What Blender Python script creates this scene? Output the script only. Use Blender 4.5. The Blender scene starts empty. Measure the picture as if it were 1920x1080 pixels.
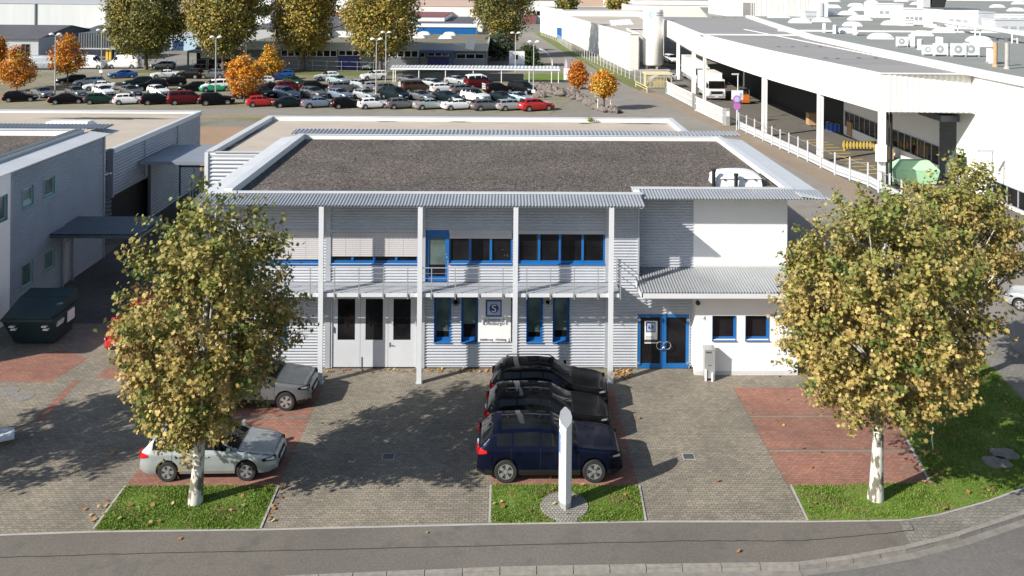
import bpy, math, random
import numpy as np
from mathutils import Vector, Matrix
R=math.radians
sc=bpy.context.scene
col=sc.collection
# ------------------------------------------------------------------ camera
F=1650.0;U0=980.0;V0=-34.0;H=16.8
_th=R(1.15);_ro=R(0.5)
_r0=Vector((math.cos(_th),-math.sin(_th),0));FW=Vector((math.sin(_th),math.cos(_th),0));_up=Vector((0,0,1))
RT=_r0*math.cos(_ro)+_up*math.sin(_ro);UP=_up*math.cos(_ro)-_r0*math.sin(_ro)
cam=bpy.data.cameras.new('camera');camo=bpy.data.objects.new('camera',cam);col.objects.link(camo)
cam.sensor_width=36;cam.lens=36*F/1920;cam.shift_x=-(U0-960)/1920;cam.shift_y=(V0-540)/1920
cam.clip_start=0.5;cam.clip_end=6000
m=Matrix((RT,UP,-FW)).transposed().to_4x4();m.translation=Vector((0,0,H));camo.matrix_world=m
sc.camera=camo
# ------------------------------------------------------------------ sky, sun, exposure
SUN_EL=R(32);SH=Vector((0.848,0.529,0)).normalized()       # direction the light travels over the ground
w=bpy.data.worlds.new('World');sc.world=w;w.use_nodes=True
nt=w.node_tree;bg=nt.nodes['Background'];sky=nt.nodes.new('ShaderNodeTexSky');sky.sky_type='NISHITA'
sky.sun_disc=False;sky.sun_elevation=SUN_EL;sky.sun_rotation=math.atan2(-SH.x,-SH.y)%(2*math.pi)
nt.links.new(sky.outputs[0],bg.inputs[0]);bg.inputs[1].default_value=0.088
sl=bpy.data.lights.new('sun','SUN');sl.energy=5.0;sl.angle=R(0.53);sl.color=(1.0,0.94,0.85)
so=bpy.data.objects.new('sun',sl);col.objects.link(so)
so.rotation_euler=(SH*math.cos(SUN_EL)-Vector((0,0,math.sin(SUN_EL)))).to_track_quat('-Z','Y').to_euler()
so.location=(-60,-40,60)
vs=sc.view_settings;vs.view_transform='Standard';vs.look='None';vs.exposure=0.58;vs.gamma=1
# ------------------------------------------------------------------ surveying helpers: photo reading -> point of the place
def ray(u,v): return FW+RT*((u-U0)/F)-UP*((v-V0)/F)
def gp(u,v,z=0.0):
    d=ray(u,v);k=(z-H)/d.z;return Vector((d.x*k,d.y*k,z))
def yp(u,v,Y):
    d=ray(u,v);k=Y/d.y;return Vector((d.x*k,Y,H+d.z*k))
def xp(u,v,X):
    d=ray(u,v);k=X/d.x;return Vector((X,d.y*k,H+d.z*k))
# ------------------------------------------------------------------ materials
def NT(name):
    m=bpy.data.materials.new(name);m.use_nodes=True;t=m.node_tree
    return m,t,t.nodes['Principled BSDF']
def N(t,kind,**kw):
    n=t.nodes.new(kind)
    for k,v in kw.items():
        if k in n.inputs: n.inputs[k].default_value=v
        else: setattr(n,k,v)
    return n
def ramp(t,fac,stops):
    r=t.nodes.new('ShaderNodeValToRGB');e=r.color_ramp.elements
    e[0].position,e[0].color=stops[0][0],(*stops[0][1],1);e[1].position,e[1].color=stops[1][0],(*stops[1][1],1)
    for p,c in stops[2:]:
        x=e.new(p);x.color=(*c,1)
    t.links.new(fac,r.inputs[0]);return r
def mixc(t,fac,a,b,mode='MIX'):
    n=t.nodes.new('ShaderNodeMix');n.data_type='RGBA';n.blend_type=mode
    for s,v in ((0,fac),(6,a),(7,b)):
        if isinstance(v,(int,float)): n.inputs[s].default_value=v
        elif isinstance(v,tuple): n.inputs[s].default_value=(*v,1)
        else: t.links.new(v,n.inputs[s])
    return n.outputs[2]
def sc3(c,k): return tuple(min(1,x*k) for x in c)
def mat(name,c,rough=.6,metal=0.,var=.12,scale=1.5,bump=0.,spec=.5,coat=0.,stretch=None,dirt=None):
    m,t,b=NT(name)
    tc=N(t,'ShaderNodeTexCoord');mp=N(t,'ShaderNodeMapping');t.links.new(tc.outputs['Object'],mp.inputs[0])
    if stretch: mp.inputs['Scale'].default_value=stretch
    n=N(t,'ShaderNodeTexNoise',Scale=scale,Detail=6.0,Roughness=.6);t.links.new(mp.outputs[0],n.inputs[0])
    o=ramp(t,n.outputs[0],[(.3,sc3(c,1-var)),(.7,sc3(c,1+var))]).outputs[0]
    if dirt:
        n2=N(t,'ShaderNodeTexNoise',Scale=scale*.23,Detail=5.0,Roughness=.7);t.links.new(mp.outputs[0],n2.inputs[0])
        f=ramp(t,n2.outputs[0],[(.52,(0,0,0)),(.68,(1,1,1))]);o=mixc(t,f.outputs[0],o,dirt)
    t.links.new(o,b.inputs['Base Color'])
    b.inputs['Roughness'].default_value=rough;b.inputs['Metallic'].default_value=metal
    b.inputs['Specular IOR Level'].default_value=spec;b.inputs['Coat Weight'].default_value=coat
    if bump:
        bp=N(t,'ShaderNodeBump',Strength=bump,Distance=.02);n3=N(t,'ShaderNodeTexNoise',Scale=scale*8,Detail=4.0)
        t.links.new(mp.outputs[0],n3.inputs[0]);t.links.new(n3.outputs[0],bp.inputs['Height']);t.links.new(bp.outputs[0],b.inputs['Normal'])
    return m
def ground_mat(name,c1,c2,big=.12,fine=9.,patch=None,speck=.35,rough=.9,stones=0):
    """asphalt, gravel, soil: large blotches, medium stains and fine grain"""
    m,t,b=NT(name);tc=N(t,'ShaderNodeTexCoord')
    def nz(s,d=6.,r=.6):
        n=N(t,'ShaderNodeTexNoise',Scale=s,Detail=d,Roughness=r);t.links.new(tc.outputs['Object'],n.inputs[0]);return n.outputs[0]
    a=ramp(t,nz(big),[(.35,c1),(.65,c2)]).outputs[0]
    g=ramp(t,nz(fine,8.,.75),[(.3,(1-speck,)*3),(.7,(1+speck,)*3)]).outputs[0]
    o=mixc(t,1.,a,g,'MULTIPLY')
    if stones:                     # single pebbles, each with its own tone
        vo=N(t,'ShaderNodeTexVoronoi',Scale=stones);t.links.new(tc.outputs['Object'],vo.inputs['Vector']);bw=N(t,'ShaderNodeRGBToBW');t.links.new(vo.outputs['Color'],bw.inputs[0])
        o=mixc(t,1.,o,ramp(t,bw.outputs[0],[(.2,(.42,.42,.43)),(.8,(1.75,1.7,1.62)),(.5,(.85,.84,.83))]).outputs[0],'MULTIPLY')
    if patch: o=mixc(t,ramp(t,nz(big*4,7.,.7),[(.5,(0,0,0)),(.66,(1,1,1))]).outputs[0],o,patch)
    t.links.new(o,b.inputs['Base Color']);b.inputs['Roughness'].default_value=rough;b.inputs['Specular IOR Level'].default_value=.25
    bp=N(t,'ShaderNodeBump',Strength=.4,Distance=.02);t.links.new(nz(fine*2.5,4.),bp.inputs['Height']);t.links.new(bp.outputs[0],b.inputs['Normal'])
    return m
def paver_mat(name,c1,c2,mortar,stain,bw=.2,bh=.115,ms=.008,rot=0.):
    m,t,b=NT(name);tc=N(t,'ShaderNodeTexCoord');mp=N(t,'ShaderNodeMapping');mp.inputs['Rotation'].default_value[2]=rot
    t.links.new(tc.outputs['Object'],mp.inputs[0])
    # wavy distortion turns the courses into the zig-zag of interlocking pavers
    sx=N(t,'ShaderNodeSeparateXYZ');t.links.new(mp.outputs[0],sx.inputs[0])
    wv=N(t,'ShaderNodeMath',operation='PINGPONG');t.links.new(sx.outputs[0],wv.inputs[0]);wv.inputs[1].default_value=bw*.5
    mu=N(t,'ShaderNodeMath',operation='MULTIPLY');t.links.new(wv.outputs[0],mu.inputs[0]);mu.inputs[1].default_value=.35
    ad=N(t,'ShaderNodeMath',operation='ADD');t.links.new(sx.outputs[1],ad.inputs[0]);t.links.new(mu.outputs[0],ad.inputs[1])
    cx=N(t,'ShaderNodeCombineXYZ');t.links.new(sx.outputs[0],cx.inputs[0]);t.links.new(ad.outputs[0],cx.inputs[1])
    br=N(t,'ShaderNodeTexBrick',Scale=1.0);br.inputs['Brick Width'].default_value=bw;br.inputs['Row Height'].default_value=bh
    br.inputs['Mortar Size'].default_value=ms;br.inputs['Mortar Smooth'].default_value=.3
    br.inputs['Color1'].default_value=(*c1,1);br.inputs['Color2'].default_value=(*c2,1);br.inputs['Mortar'].default_value=(*mortar,1)
    t.links.new(cx.outputs[0],br.inputs[0])
    def nz(s,d=6.,r=.65):
        n=N(t,'ShaderNodeTexNoise',Scale=s,Detail=d,Roughness=r);t.links.new(tc.outputs['Object'],n.inputs[0]);return n.outputs[0]
    o=mixc(t,1.,br.outputs[0],ramp(t,nz(.35),[(.3,(.72,.73,.74)),(.7,(1.22,1.2,1.16))]).outputs[0],'MULTIPLY')
    o=mixc(t,1.,o,ramp(t,nz(7.,8.,.8),[(.3,(.75,.75,.75)),(.7,(1.2,1.2,1.2))]).outputs[0],'MULTIPLY')
    f=ramp(t,nz(.8,8.,.7),[(.54,(0,0,0)),(.72,(.75,.75,.75))]);o=mixc(t,f.outputs[0],o,stain)
    f=ramp(t,nz(1.7,3.,.5),[(.66,(0,0,0)),(.74,(.55,.55,.55))]);o=mixc(t,f.outputs[0],o,sc3(stain,.55))
    t.links.new(o,b.inputs['Base Color']);b.inputs['Roughness'].default_value=.85;b.inputs['Specular IOR Level'].default_value=.3
    bp=N(t,'ShaderNodeBump',Strength=.5,Distance=.01);bp.invert=True;t.links.new(br.outputs['Fac'],bp.inputs['Height']);t.links.new(bp.outputs[0],b.inputs['Normal'])
    return m
def leaf_mat(name,trans=.35):
    m,t,b=NT(name);a=N(t,'ShaderNodeAttribute');a.attribute_name='leafcol'
    b.inputs['Roughness'].default_value=.55;b.inputs['Specular IOR Level'].default_value=.25
    t.links.new(a.outputs[0],b.inputs['Base Color'])
    tr=N(t,'ShaderNodeBsdfTranslucent');mx=N(t,'ShaderNodeMixShader');mx.inputs[0].default_value=trans
    t.links.new(a.outputs[0],tr.inputs[0]);t.links.new(b.outputs[0],mx.inputs[1]);t.links.new(tr.outputs[0],mx.inputs[2])
    t.links.new(mx.outputs[0],t.nodes['Material Output'].inputs[0]);return m
def paint(name,c,metal=.0,rough=.32):
    m,t,b=NT(name)
    tc=N(t,'ShaderNodeTexCoord');n=N(t,'ShaderNodeTexNoise',Scale=3.0,Detail=4.0);t.links.new(tc.outputs['Object'],n.inputs[0])
    t.links.new(ramp(t,n.outputs[0],[(.3,sc3(c,.93)),(.7,sc3(c,1.06))]).outputs[0],b.inputs['Base Color'])
    b.inputs['Metallic'].default_value=metal;b.inputs['Roughness'].default_value=rough
    dk=sum(c)<.2;b.inputs['Specular IOR Level'].default_value=.12 if dk else .35;b.inputs['Coat Weight'].default_value=.12 if dk else .6;b.inputs['Coat Roughness'].default_value=.06;return m
def glassy(name,c,rough=.04,spec=.6):
    m,t,b=NT(name);tc=N(t,'ShaderNodeTexCoord');n=N(t,'ShaderNodeTexNoise',Scale=.9,Detail=3.0);t.links.new(tc.outputs['Object'],n.inputs[0])
    t.links.new(ramp(t,n.outputs[0],[(.35,sc3(c,.6)),(.65,sc3(c,1.5))]).outputs[0],b.inputs['Base Color'])
    b.inputs['Roughness'].default_value=rough;b.inputs['Specular IOR Level'].default_value=spec;return m
M={}
M['clad']=mat('ribbed_metal',(.52,.545,.59),.45,.25,.06,.7,dirt=(.46,.48,.52))
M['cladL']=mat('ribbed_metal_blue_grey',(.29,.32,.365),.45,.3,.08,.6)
M['trim']=mat('grey_flashing',(.45,.48,.52),.45,.3,.06)
M['metal']=mat('light_sheet_metal',(.55,.575,.60),.5,.1,.07,.6)
M['awn']=mat('zinc_awning',(.36,.38,.40),.45,.4,.1,.8)
M['post']=mat('white_grey_post',(.66,.68,.72),.4,.1,.04)
M['stucco']=mat('white_render',(.80,.80,.79),.85,0,.03,.8,bump=.1)
M['plinth']=mat('grey_render',(.55,.55,.55),.85,0,.05)
M['blue']=mat('blue_frame',(.012,.12,.36),.35,0,.1)
M['glass']=glassy('dark_glass',(.010,.010,.012),.03,.3)
M['glassg']=glassy('green_tinted_glass',(.10,.14,.13),.08,.4)
M['blind']=mat('blind_slat',(.56,.545,.56),.5,.1,.03)
M['white']=mat('white_paint',(.80,.80,.80),.5,0,.03)
M['cream']=mat('cream_sheet',(.78,.77,.71),.55,0,.04,.3)
M['black']=mat('black_plastic',(.012,.012,.013),.5,0,.2)
M['rubber']=mat('tyre_rubber',(.02,.02,.021),.75,0,.2)
M['rim']=mat('alloy_rim',(.55,.56,.58),.3,.7,.05)
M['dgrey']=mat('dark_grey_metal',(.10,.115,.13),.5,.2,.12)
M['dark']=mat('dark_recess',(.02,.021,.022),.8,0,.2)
M['steel']=mat('galvanised_steel',(.50,.52,.53),.45,.6,.1)
M['chrome']=mat('polished_steel',(.75,.76,.77),.15,.9,.02)
M['roofstone']=ground_mat('roof_gravel',(.085,.074,.070),(.132,.113,.105),.35,11.,(.085,.088,.06),.5,stones=13)
M['membrane']=mat('roof_membrane',(.43,.375,.31),.8,0,.09,.35,dirt=(.36,.31,.255))
M['moss']=mat('roof_moss',(.05,.055,.03),.95,0,.4,4.)
M['paver']=paver_mat('grey_paver',(.285,.258,.21),(.21,.188,.153),(.080,.072,.057),(.165,.157,.118))
M['red']=paver_mat('red_paver',(.34,.17,.125),(.26,.13,.10),(.13,.08,.065),(.21,.15,.115),.2,.115)
M['walk']=ground_mat('footway_asphalt',(.132,.121,.107),(.165,.152,.135),.25,14.,(.118,.109,.097),.3)
M['walkp']=paver_mat('pavement_slabs',(.22,.215,.19),(.18,.175,.16),(.09,.085,.075),(.15,.15,.12),.26,.16,.009)
M['road']=ground_mat('road_asphalt',(.135,.132,.126),(.165,.16,.152),.2,12.,(.122,.118,.112),.25)
M['lane']=ground_mat('lane_asphalt',(.21,.195,.175),(.25,.235,.21),.08,6.,(.19,.178,.16),.18)
M['lotg']=ground_mat('grassy_gravel',(.20,.185,.125),(.25,.225,.165),.12,4.,(.14,.15,.07),.3)
M['field']=ground_mat('sandy_gravel',(.29,.195,.13),(.34,.235,.16),.2,6.,(.27,.20,.13),.3)
M['earth']=ground_mat('estate_ground',(.19,.18,.15),(.24,.225,.19),.03,2.,(.13,.14,.08),.25)
M['verge']=ground_mat('verge_grass',(.10,.14,.035),(.15,.17,.06),.3,5.,(.18,.16,.09),.35)
M['lawn']=ground_mat('lawn_grass',(.095,.165,.022),(.145,.215,.036),.8,14.,(.16,.17,.055),.5)
M['kerb']=mat('kerb_stone',(.235,.22,.20),.85,0,.2,5.)
M['dry']=ground_mat('dry_grass',(.24,.20,.10),(.28,.235,.13),.3,6.,(.20,.16,.09),.4)
M['gut']=mat('worn_setts',(.20,.19,.175),.85,0,.2,3.)
M['path']=ground_mat('sandy_path',(.225,.18,.135),(.27,.215,.165),.2,6.,(.20,.165,.125),.3)
M['conc']=mat('concrete',(.36,.35,.33),.85,0,.12,2.)
M['cobble']=paver_mat('cobbles',(.34,.32,.29),(.25,.24,.22),(.12,.115,.10),(.2,.2,.16),.11,.11,.015)
M['tar']=mat('tar_seam',(.045,.044,.042),.7,0,.2)
M['whall']=mat('white_wall_panel',(.80,.79,.76),.6,0,.03,.15)
M['whall2']=mat('white_render_warm',(.78,.755,.71),.8,0,.05,.1)
M['flat']=mat('grey_felt_roof',(.27,.265,.26),.8,0,.1,.12,stretch=(.4,2.5,1),dirt=(.225,.22,.215))
M['hroof']=mat('green_grey_roof',(.225,.24,.225),.85,0,.08,.1,dirt=(.20,.20,.175))
M['broof']=mat('beige_flat_roof',(.42,.38,.33),.85,0,.08,.1)
M['acry']=mat('white_acrylic',(.74,.75,.76),.3,0,.03)
M['yard']=ground_mat('dark_yard_asphalt',(.13,.12,.108),(.16,.148,.132),.1,5.,(.115,.107,.095),.2)
M['sign']=mat('sign_white',(.78,.79,.80),.45,0,.02)
M['navy']=mat('logo_navy',(.02,.05,.16),.5,0,.05)
M['lblue']=mat('logo_light_blue',(.36,.46,.66),.5,0,.05)
M['ink']=mat('print_grey',(.05,.05,.06),.6,0,.05)
M['orange']=mat('orange_paint',(.55,.14,.02),.5,0,.06)
M['yellow']=mat('yellow_paint',(.62,.44,.06),.5,0,.06)
M['cbox']=mat('cardboard',(.42,.27,.15),.85,0,.1,2.)
M['bluedrum']=mat('blue_drum',(.03,.10,.42),.4,0,.1)
M['greenbin']=mat('pale_green_plastic',(.36,.62,.38),.5,0,.05)
M['skip']=mat('dark_teal_steel',(.018,.045,.05),.5,.1,.2)
M['rock']=mat('boulder_stone',(.17,.145,.13),.95,0,.35,3.,bump=.8)
M['bark']=mat('brown_bark',(.13,.10,.075),.95,0,.3,4.,bump=.5)
M['leaf']=leaf_mat('leaf_far',.2);M['leafn']=leaf_mat('leaf_plane',.22)
M['redlamp']=mat('red_lamp',(.45,.012,.015),.15,0,.1);M['lamp']=mat('clear_lamp',(.55,.57,.60),.1,.5,.2)
M['carglass']=glassy('car_glass',(.008,.009,.010),.03,.28)
def bark():
    m,t,b=NT('plane_bark');tc=N(t,'ShaderNodeTexCoord');mp=N(t,'ShaderNodeMapping');mp.inputs['Scale'].default_value=(1,1,.45)
    t.links.new(tc.outputs['Object'],mp.inputs[0])
    n=N(t,'ShaderNodeTexNoise',Scale=4.6,Detail=3.0,Roughness=.5);t.links.new(mp.outputs[0],n.inputs[0])
    r=ramp(t,n.outputs[0],[(.42,(.13,.125,.095)),(.62,(.64,.62,.56)),(.455,(.20,.19,.15)),(.475,(.50,.485,.43))])
    t.links.new(r.outputs[0],b.inputs['Base Color']);b.inputs['Roughness'].default_value=.85
    bp=N(t,'ShaderNodeBump',Strength=.4,Distance=.02);t.links.new(n.outputs[0],bp.inputs['Height']);t.links.new(bp.outputs[0],b.inputs['Normal']);return m
M['plane']=bark()
PC={k:paint('paint_'+k,c,me,ro) for k,c,me,ro in [('black',(.006,.006,.007),.1,.3),('navy',(.004,.006,.019),.3,.3),('dark_teal',(.010,.022,.026),.3,.3),
 ('white',(.74,.75,.76),0,.35),('silver',(.42,.46,.47),.45,.36),('grey',(.16,.17,.18),.5,.35),('midgrey',(.20,.215,.225),.5,.35),('blue_silver',(.25,.31,.40),.5,.35),('red',(.42,.02,.018),.1,.3),
 ('maroon',(.10,.010,.014),.2,.3),('blue',(.02,.10,.36),.2,.3),('brown',(.07,.045,.028),.4,.3),('green',(.02,.05,.035),.3,.3),('pale_blue',(.36,.48,.52),.4,.35),('mint',(.02,.40,.20),0,.35)]}
# ------------------------------------------------------------------ mesh builder
ORG={}
def empty(name,loc,rz=0.):
    o=bpy.data.objects.new(name,None);col.objects.link(o);o.location=loc;o.rotation_euler.z=rz;o.empty_display_size=.3
    ORG[o.name]=Vector(loc);return o
def tag(o,label=None,cat=None,group=None,kind=None):
    if label:o['label']=label
    if cat:o['category']=cat
    if group:o['group']=group
    if kind:o['kind']=kind
    return o
def thing(name,loc,label,cat,group=None,rz=0.): return tag(empty(name,loc,rz),label,cat,group)
class MB:
    def __init__(s): s.v=[];s.f=[];s.mi=[];s.cur=0
    def add(s,vs,fs):
        b=len(s.v);s.v+=[tuple(x) for x in vs];s.f+=[tuple(i+b for i in f) for f in fs];s.mi+=[s.cur]*len(fs);return s
    def poly(s,pts): return s.add(pts,[tuple(range(len(pts)))])
    def hexa(s,p): return s.add(p,[(0,3,2,1),(4,5,6,7),(0,1,5,4),(1,2,6,5),(2,3,7,6),(3,0,4,7)])
    def box(s,x0,y0,z0,x1,y1,z1): return s.hexa([(x0,y0,z0),(x1,y0,z0),(x1,y1,z0),(x0,y1,z0),(x0,y0,z1),(x1,y0,z1),(x1,y1,z1),(x0,y1,z1)])
    def cbox(s,c,d,rz=0.):
        c=Vector(c);a=Matrix.Rotation(rz,3,'Z');P=[]
        for z in(-1,1):
            for x,y in((-1,-1),(1,-1),(1,1),(-1,1)): P.append(c+a@Vector((x*d[0]/2,y*d[1]/2,z*d[2]/2)))
        return s.hexa(P)
    def bar(s,p,q,w,h=None):
        p=Vector(p);q=Vector(q);h=h or w;d=(q-p).normalized()
        u=d.cross(Vector((0,0,1)));u=Vector((1,0,0)) if u.length<1e-3 else u.normalized();v=u.cross(d)
        c=lambda o:[o-u*w/2-v*h/2,o+u*w/2-v*h/2,o+u*w/2+v*h/2,o-u*w/2+v*h/2]
        return s.hexa(c(p)+c(q))
    def tube(s,pts,rad,n=8,cap=True):
        pts=[Vector(p) for p in pts];rad=rad if isinstance(rad,(list,tuple)) else [rad]*len(pts);V=[];Fc=[]
        for i,p in enumerate(pts):
            d=(pts[min(i+1,len(pts)-1)]-pts[max(i-1,0)]).normalized()
            u=d.cross(Vector((0,1,.01)) if abs(d.z)>.7 else Vector((0,0,1))).normalized();v=d.cross(u)
            V+=[p+(u*math.cos(2*math.pi*k/n)+v*math.sin(2*math.pi*k/n))*rad[i] for k in range(n)]
        for i in range(len(pts)-1):
            for k in range(n): Fc.append((i*n+k,i*n+(k+1)%n,(i+1)*n+(k+1)%n,(i+1)*n+k))
        if cap: Fc+=[tuple(range(n))[::-1],tuple((len(pts)-1)*n+k for k in range(n))]
        return s.add(V,Fc)
    def prism(s,pts,z0,z1):
        n=len(pts);V=[(p[0],p[1],z0) for p in pts]+[(p[0],p[1],z1) for p in pts]
        return s.add(V,[tuple(range(n))[::-1],tuple(range(n,2*n))]+[(i,(i+1)%n,n+(i+1)%n,n+i) for i in range(n)])
    def grid(s,fn,nu,nv):
        V=[fn(i/nu,j/nv) for j in range(nv+1) for i in range(nu+1)]
        return s.add(V,[(j*(nu+1)+i,j*(nu+1)+i+1,(j+1)*(nu+1)+i+1,(j+1)*(nu+1)+i) for j in range(nv) for i in range(nu)])
    def lathe(s,prof,c,axis='Z',n=20):
        c=Vector(c);V=[]
        for r,h in prof:
            for k in range(n):
                a=2*math.pi*k/n;x,y=r*math.cos(a),r*math.sin(a)
                V.append(c+(Vector((x,y,h)) if axis=='Z' else Vector((x,h,y)) if axis=='Y' else Vector((h,x,y))))
        Fc=[(i*n+k,i*n+(k+1)%n,(i+1)*n+(k+1)%n,(i+1)*n+k) for i in range(len(prof)-1) for k in range(n)]
        Fc+=[tuple(range(n))[::-1],tuple((len(prof)-1)*n+k for k in range(n))]
        return s.add(V,Fc)
    def build(s,name,m,parent=None,smooth=False,loc=None,sharp=35,local=False):
        me=bpy.data.meshes.new(name);o0=Vector((0,0,0))
        if parent is not None: o0=ORG.get(parent.name,Vector((0,0,0)))
        if loc is not None: o0=o0+Vector(loc)
        if local: o0=Vector((0,0,0))
        me.from_pydata([(x-o0.x,y-o0.y,z-o0.z) for x,y,z in s.v],[],s.f)
        for mm in (m if isinstance(m,list) else [m]): me.materials.append(M[mm] if isinstance(mm,str) else mm)
        if len(me.materials)>1: me.polygons.foreach_set('material_index',s.mi)
        if smooth:
            me.polygons.foreach_set('use_smooth',[True]*len(me.polygons))
            try: me.set_sharp_from_angle(angle=R(sharp))
            except Exception: pass
        me.update();o=bpy.data.objects.new(name,me);col.objects.link(o)
        if parent is not None: o.parent=parent
        if loc is not None: o.location=loc
        elif parent is None: pass
        ORG[o.name]=o0;return o
    def pieces(s,name,m,parent=None,**k):
        """one object for each separate piece of the mesh"""
        par=list(range(len(s.v)))
        def find(i):
            while par[i]!=i: par[i]=par[par[i]];i=par[i]
            return i
        for f in s.f:
            for v in f[1:]: par[find(v)]=find(f[0])
        g={}
        for f in s.f: g.setdefault(find(f[0]),[]).append(f)
        out=[]
        for fs in g.values():
            idx={};q=MB()
            for f in fs:
                for v in f:
                    if v not in idx: idx[v]=len(q.v);q.v.append(s.v[v])
                q.f.append(tuple(idx[v] for v in f));q.mi.append(0)
            out.append(q.build(name,m,parent,**k))
        return out
def struct(o): o['kind']='structure';return o
def sheet(name,pts,m,z,parent=None):
    return struct(MB().poly([(p[0],p[1],z) for p in pts]).build(name,m,parent))
def kids(o): return list(o.children)
def copy_tree(o,parent=None):
    c=o.copy();col.objects.link(c)
    if parent is not None: c.parent=parent
    for ch in kids(o): copy_tree(ch,c)
    return c
def rects(x0,x1,z0,z1,ops):
    xs=sorted({x0,x1,*[min(max(v,x0),x1) for o in ops for v in o[:2]]});out=[]
    for a,b in zip(xs,xs[1:]):
        if b-a<1e-4: continue
        z=z0
        for lo,hi in sorted((o[2],o[3]) for o in ops if o[0]<=a+1e-4 and o[1]>=b-1e-4):
            lo=max(lo,z0);hi=min(hi,z1)
            if lo>z+1e-4: out.append((a,b,z,lo))
            z=max(z,hi)
        if z1>z+1e-4: out.append((a,b,z,z1))
    return out
def ribbed(mb,fn,x0,x1,z0,z1,ops=(),pitch=.125,amp=.033,n=10):
    """horizontal corrugation; fn(s,z,off)->point, off = proud of the wall"""
    st=pitch/n
    for a,b,lo,hi in rects(x0,x1,z0,z1,list(ops)):
        k0=math.ceil(lo/st+1e-6);k1=math.floor(hi/st-1e-6)
        zs=[lo]+[k*st for k in range(k0,k1+1)]+[hi]
        P=[fn(s,z,amp*math.sin(2*math.pi*z/pitch)) for z in zs for s in(a,b)]
        mb.add(P,[(2*i,2*i+1,2*i+3,2*i+2) for i in range(len(zs)-1)])
    return mb
def vribbed(mb,fn,s0,s1,pitch=.14,amp=.02,n=6,rows=2):
    """corrugation across s; fn(s,t,off), t in 0..1 along the sheet"""
    k=max(2,int(round((s1-s0)/pitch*n)));P=[]
    for j in range(rows):
        for i in range(k+1):
            s=s0+(s1-s0)*i/k;P.append(fn(s,j/(rows-1),amp*math.sin(2*math.pi*s/pitch)))
    return mb.add(P,[(j*(k+1)+i,j*(k+1)+i+1,(j+1)*(k+1)+i+1,(j+1)*(k+1)+i) for j in range(rows-1) for i in range(k)])
def text(body,size,loc,m,parent,name='lettering',rx=90,rz=0,align='CENTER',ext=.002,sx=1.):
    cu=bpy.data.curves.new('t','FONT');cu.body=body;cu.size=size;cu.align_x=align;cu.extrude=ext
    t=bpy.data.objects.new('t',cu);col.objects.link(t);bpy.context.view_layer.update()
    me=bpy.data.meshes.new_from_object(t.evaluated_get(bpy.context.evaluated_depsgraph_get()))
    bpy.data.objects.remove(t);me.transform(Matrix.Rotation(R(rz),4,'Z')@Matrix.Rotation(R(rx),4,'X')@Matrix.Diagonal((sx,1,1,1)))
    me.materials.clear();me.materials.append(M[m]);me.name=name
    o=bpy.data.objects.new(name,me);col.objects.link(o);o.location=Vector(loc)-(ORG[parent.name] if parent else Vector((0,0,0)))
    if parent:o.parent=parent
    ORG[o.name]=Vector(loc);return o
# ================================================================== SETTING
K=[(-80,22.6),(-13.8,24.33),(-7,24.70),(-3.2,24.93),(0,25.10),(5.26,25.21),(8.66,25.25),(10.34,25.55),(12.11,25.97),(14.03,26.59),(16.64,27.65),(18.6,28.9)]
IN=[(-80,26.5),(-15.07,26.82),(-12.31,26.96),(-7.3,27.03),(-.3,27.26),(4.5,27.36),(9.6,27.33),(12.5,27.38)]
SLI=[(12.5,27.38),(13.91,27.67),(15.84,28.37),(17.52,29.12),(19.6,31.5),(21.1,34.5),(21.6,38),(21.7,45)]
SLO=[(23.7,45),(23.5,38),(22.9,34.2),(21.4,31.2),(18.6,28.9),(16.64,27.65),(14.03,26.59),(12.3,26.02)]
mb=MB()
for (a,b),(c,d) in zip(K,K[1:]): mb.poly([(a,-200,-.13),(c,-200,-.13),(c,d,-.13),(a,b,-.13)])
mb.poly([(18.6,-200,-.13),(400,-200,-.13),(400,28.9,-.13),(18.6,28.9,-.13)])
mb.poly([(18.6,28.9,-.13),(400,28.9,-.13),(400,36,-.005),(23.2,36,-.005)])
struct(mb.build('road','road'))
mb=MB()
for (a,b),(c,d) in zip(K,K[1:]): mb.poly([(a,b,-.012),(c,d,-.012),(c,4000,-.012),(a,4000,-.012)])
mb.poly([(18.6,28.9,-.012),(23.2,36,-.012),(400,36,-.012),(400,4000,-.012),(18.6,4000,-.012)])
mb.poly([(-4000,22.6,-.012),(-80,22.6,-.012),(-80,4000,-.012),(-4000,4000,-.012)]);mb.poly([(400,36,-.012),(4000,36,-.012),(4000,4000,-.012),(400,4000,-.012)])
struct(mb.build('ground','earth'))
sheet('footway',K[:9]+[(12.5,26.1)]+IN[::-1],'walk',-.004)
sheet('footway',SLI+SLO,'walkp',-.003)
sheet('side_road',[(23.7,36),(60,36),(60,58),(28,70),(16,66),(13.2,52),(13.2,41.2),(21.7,41.2),(21.7,45),(23.7,45)],'lane',0)
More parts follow.
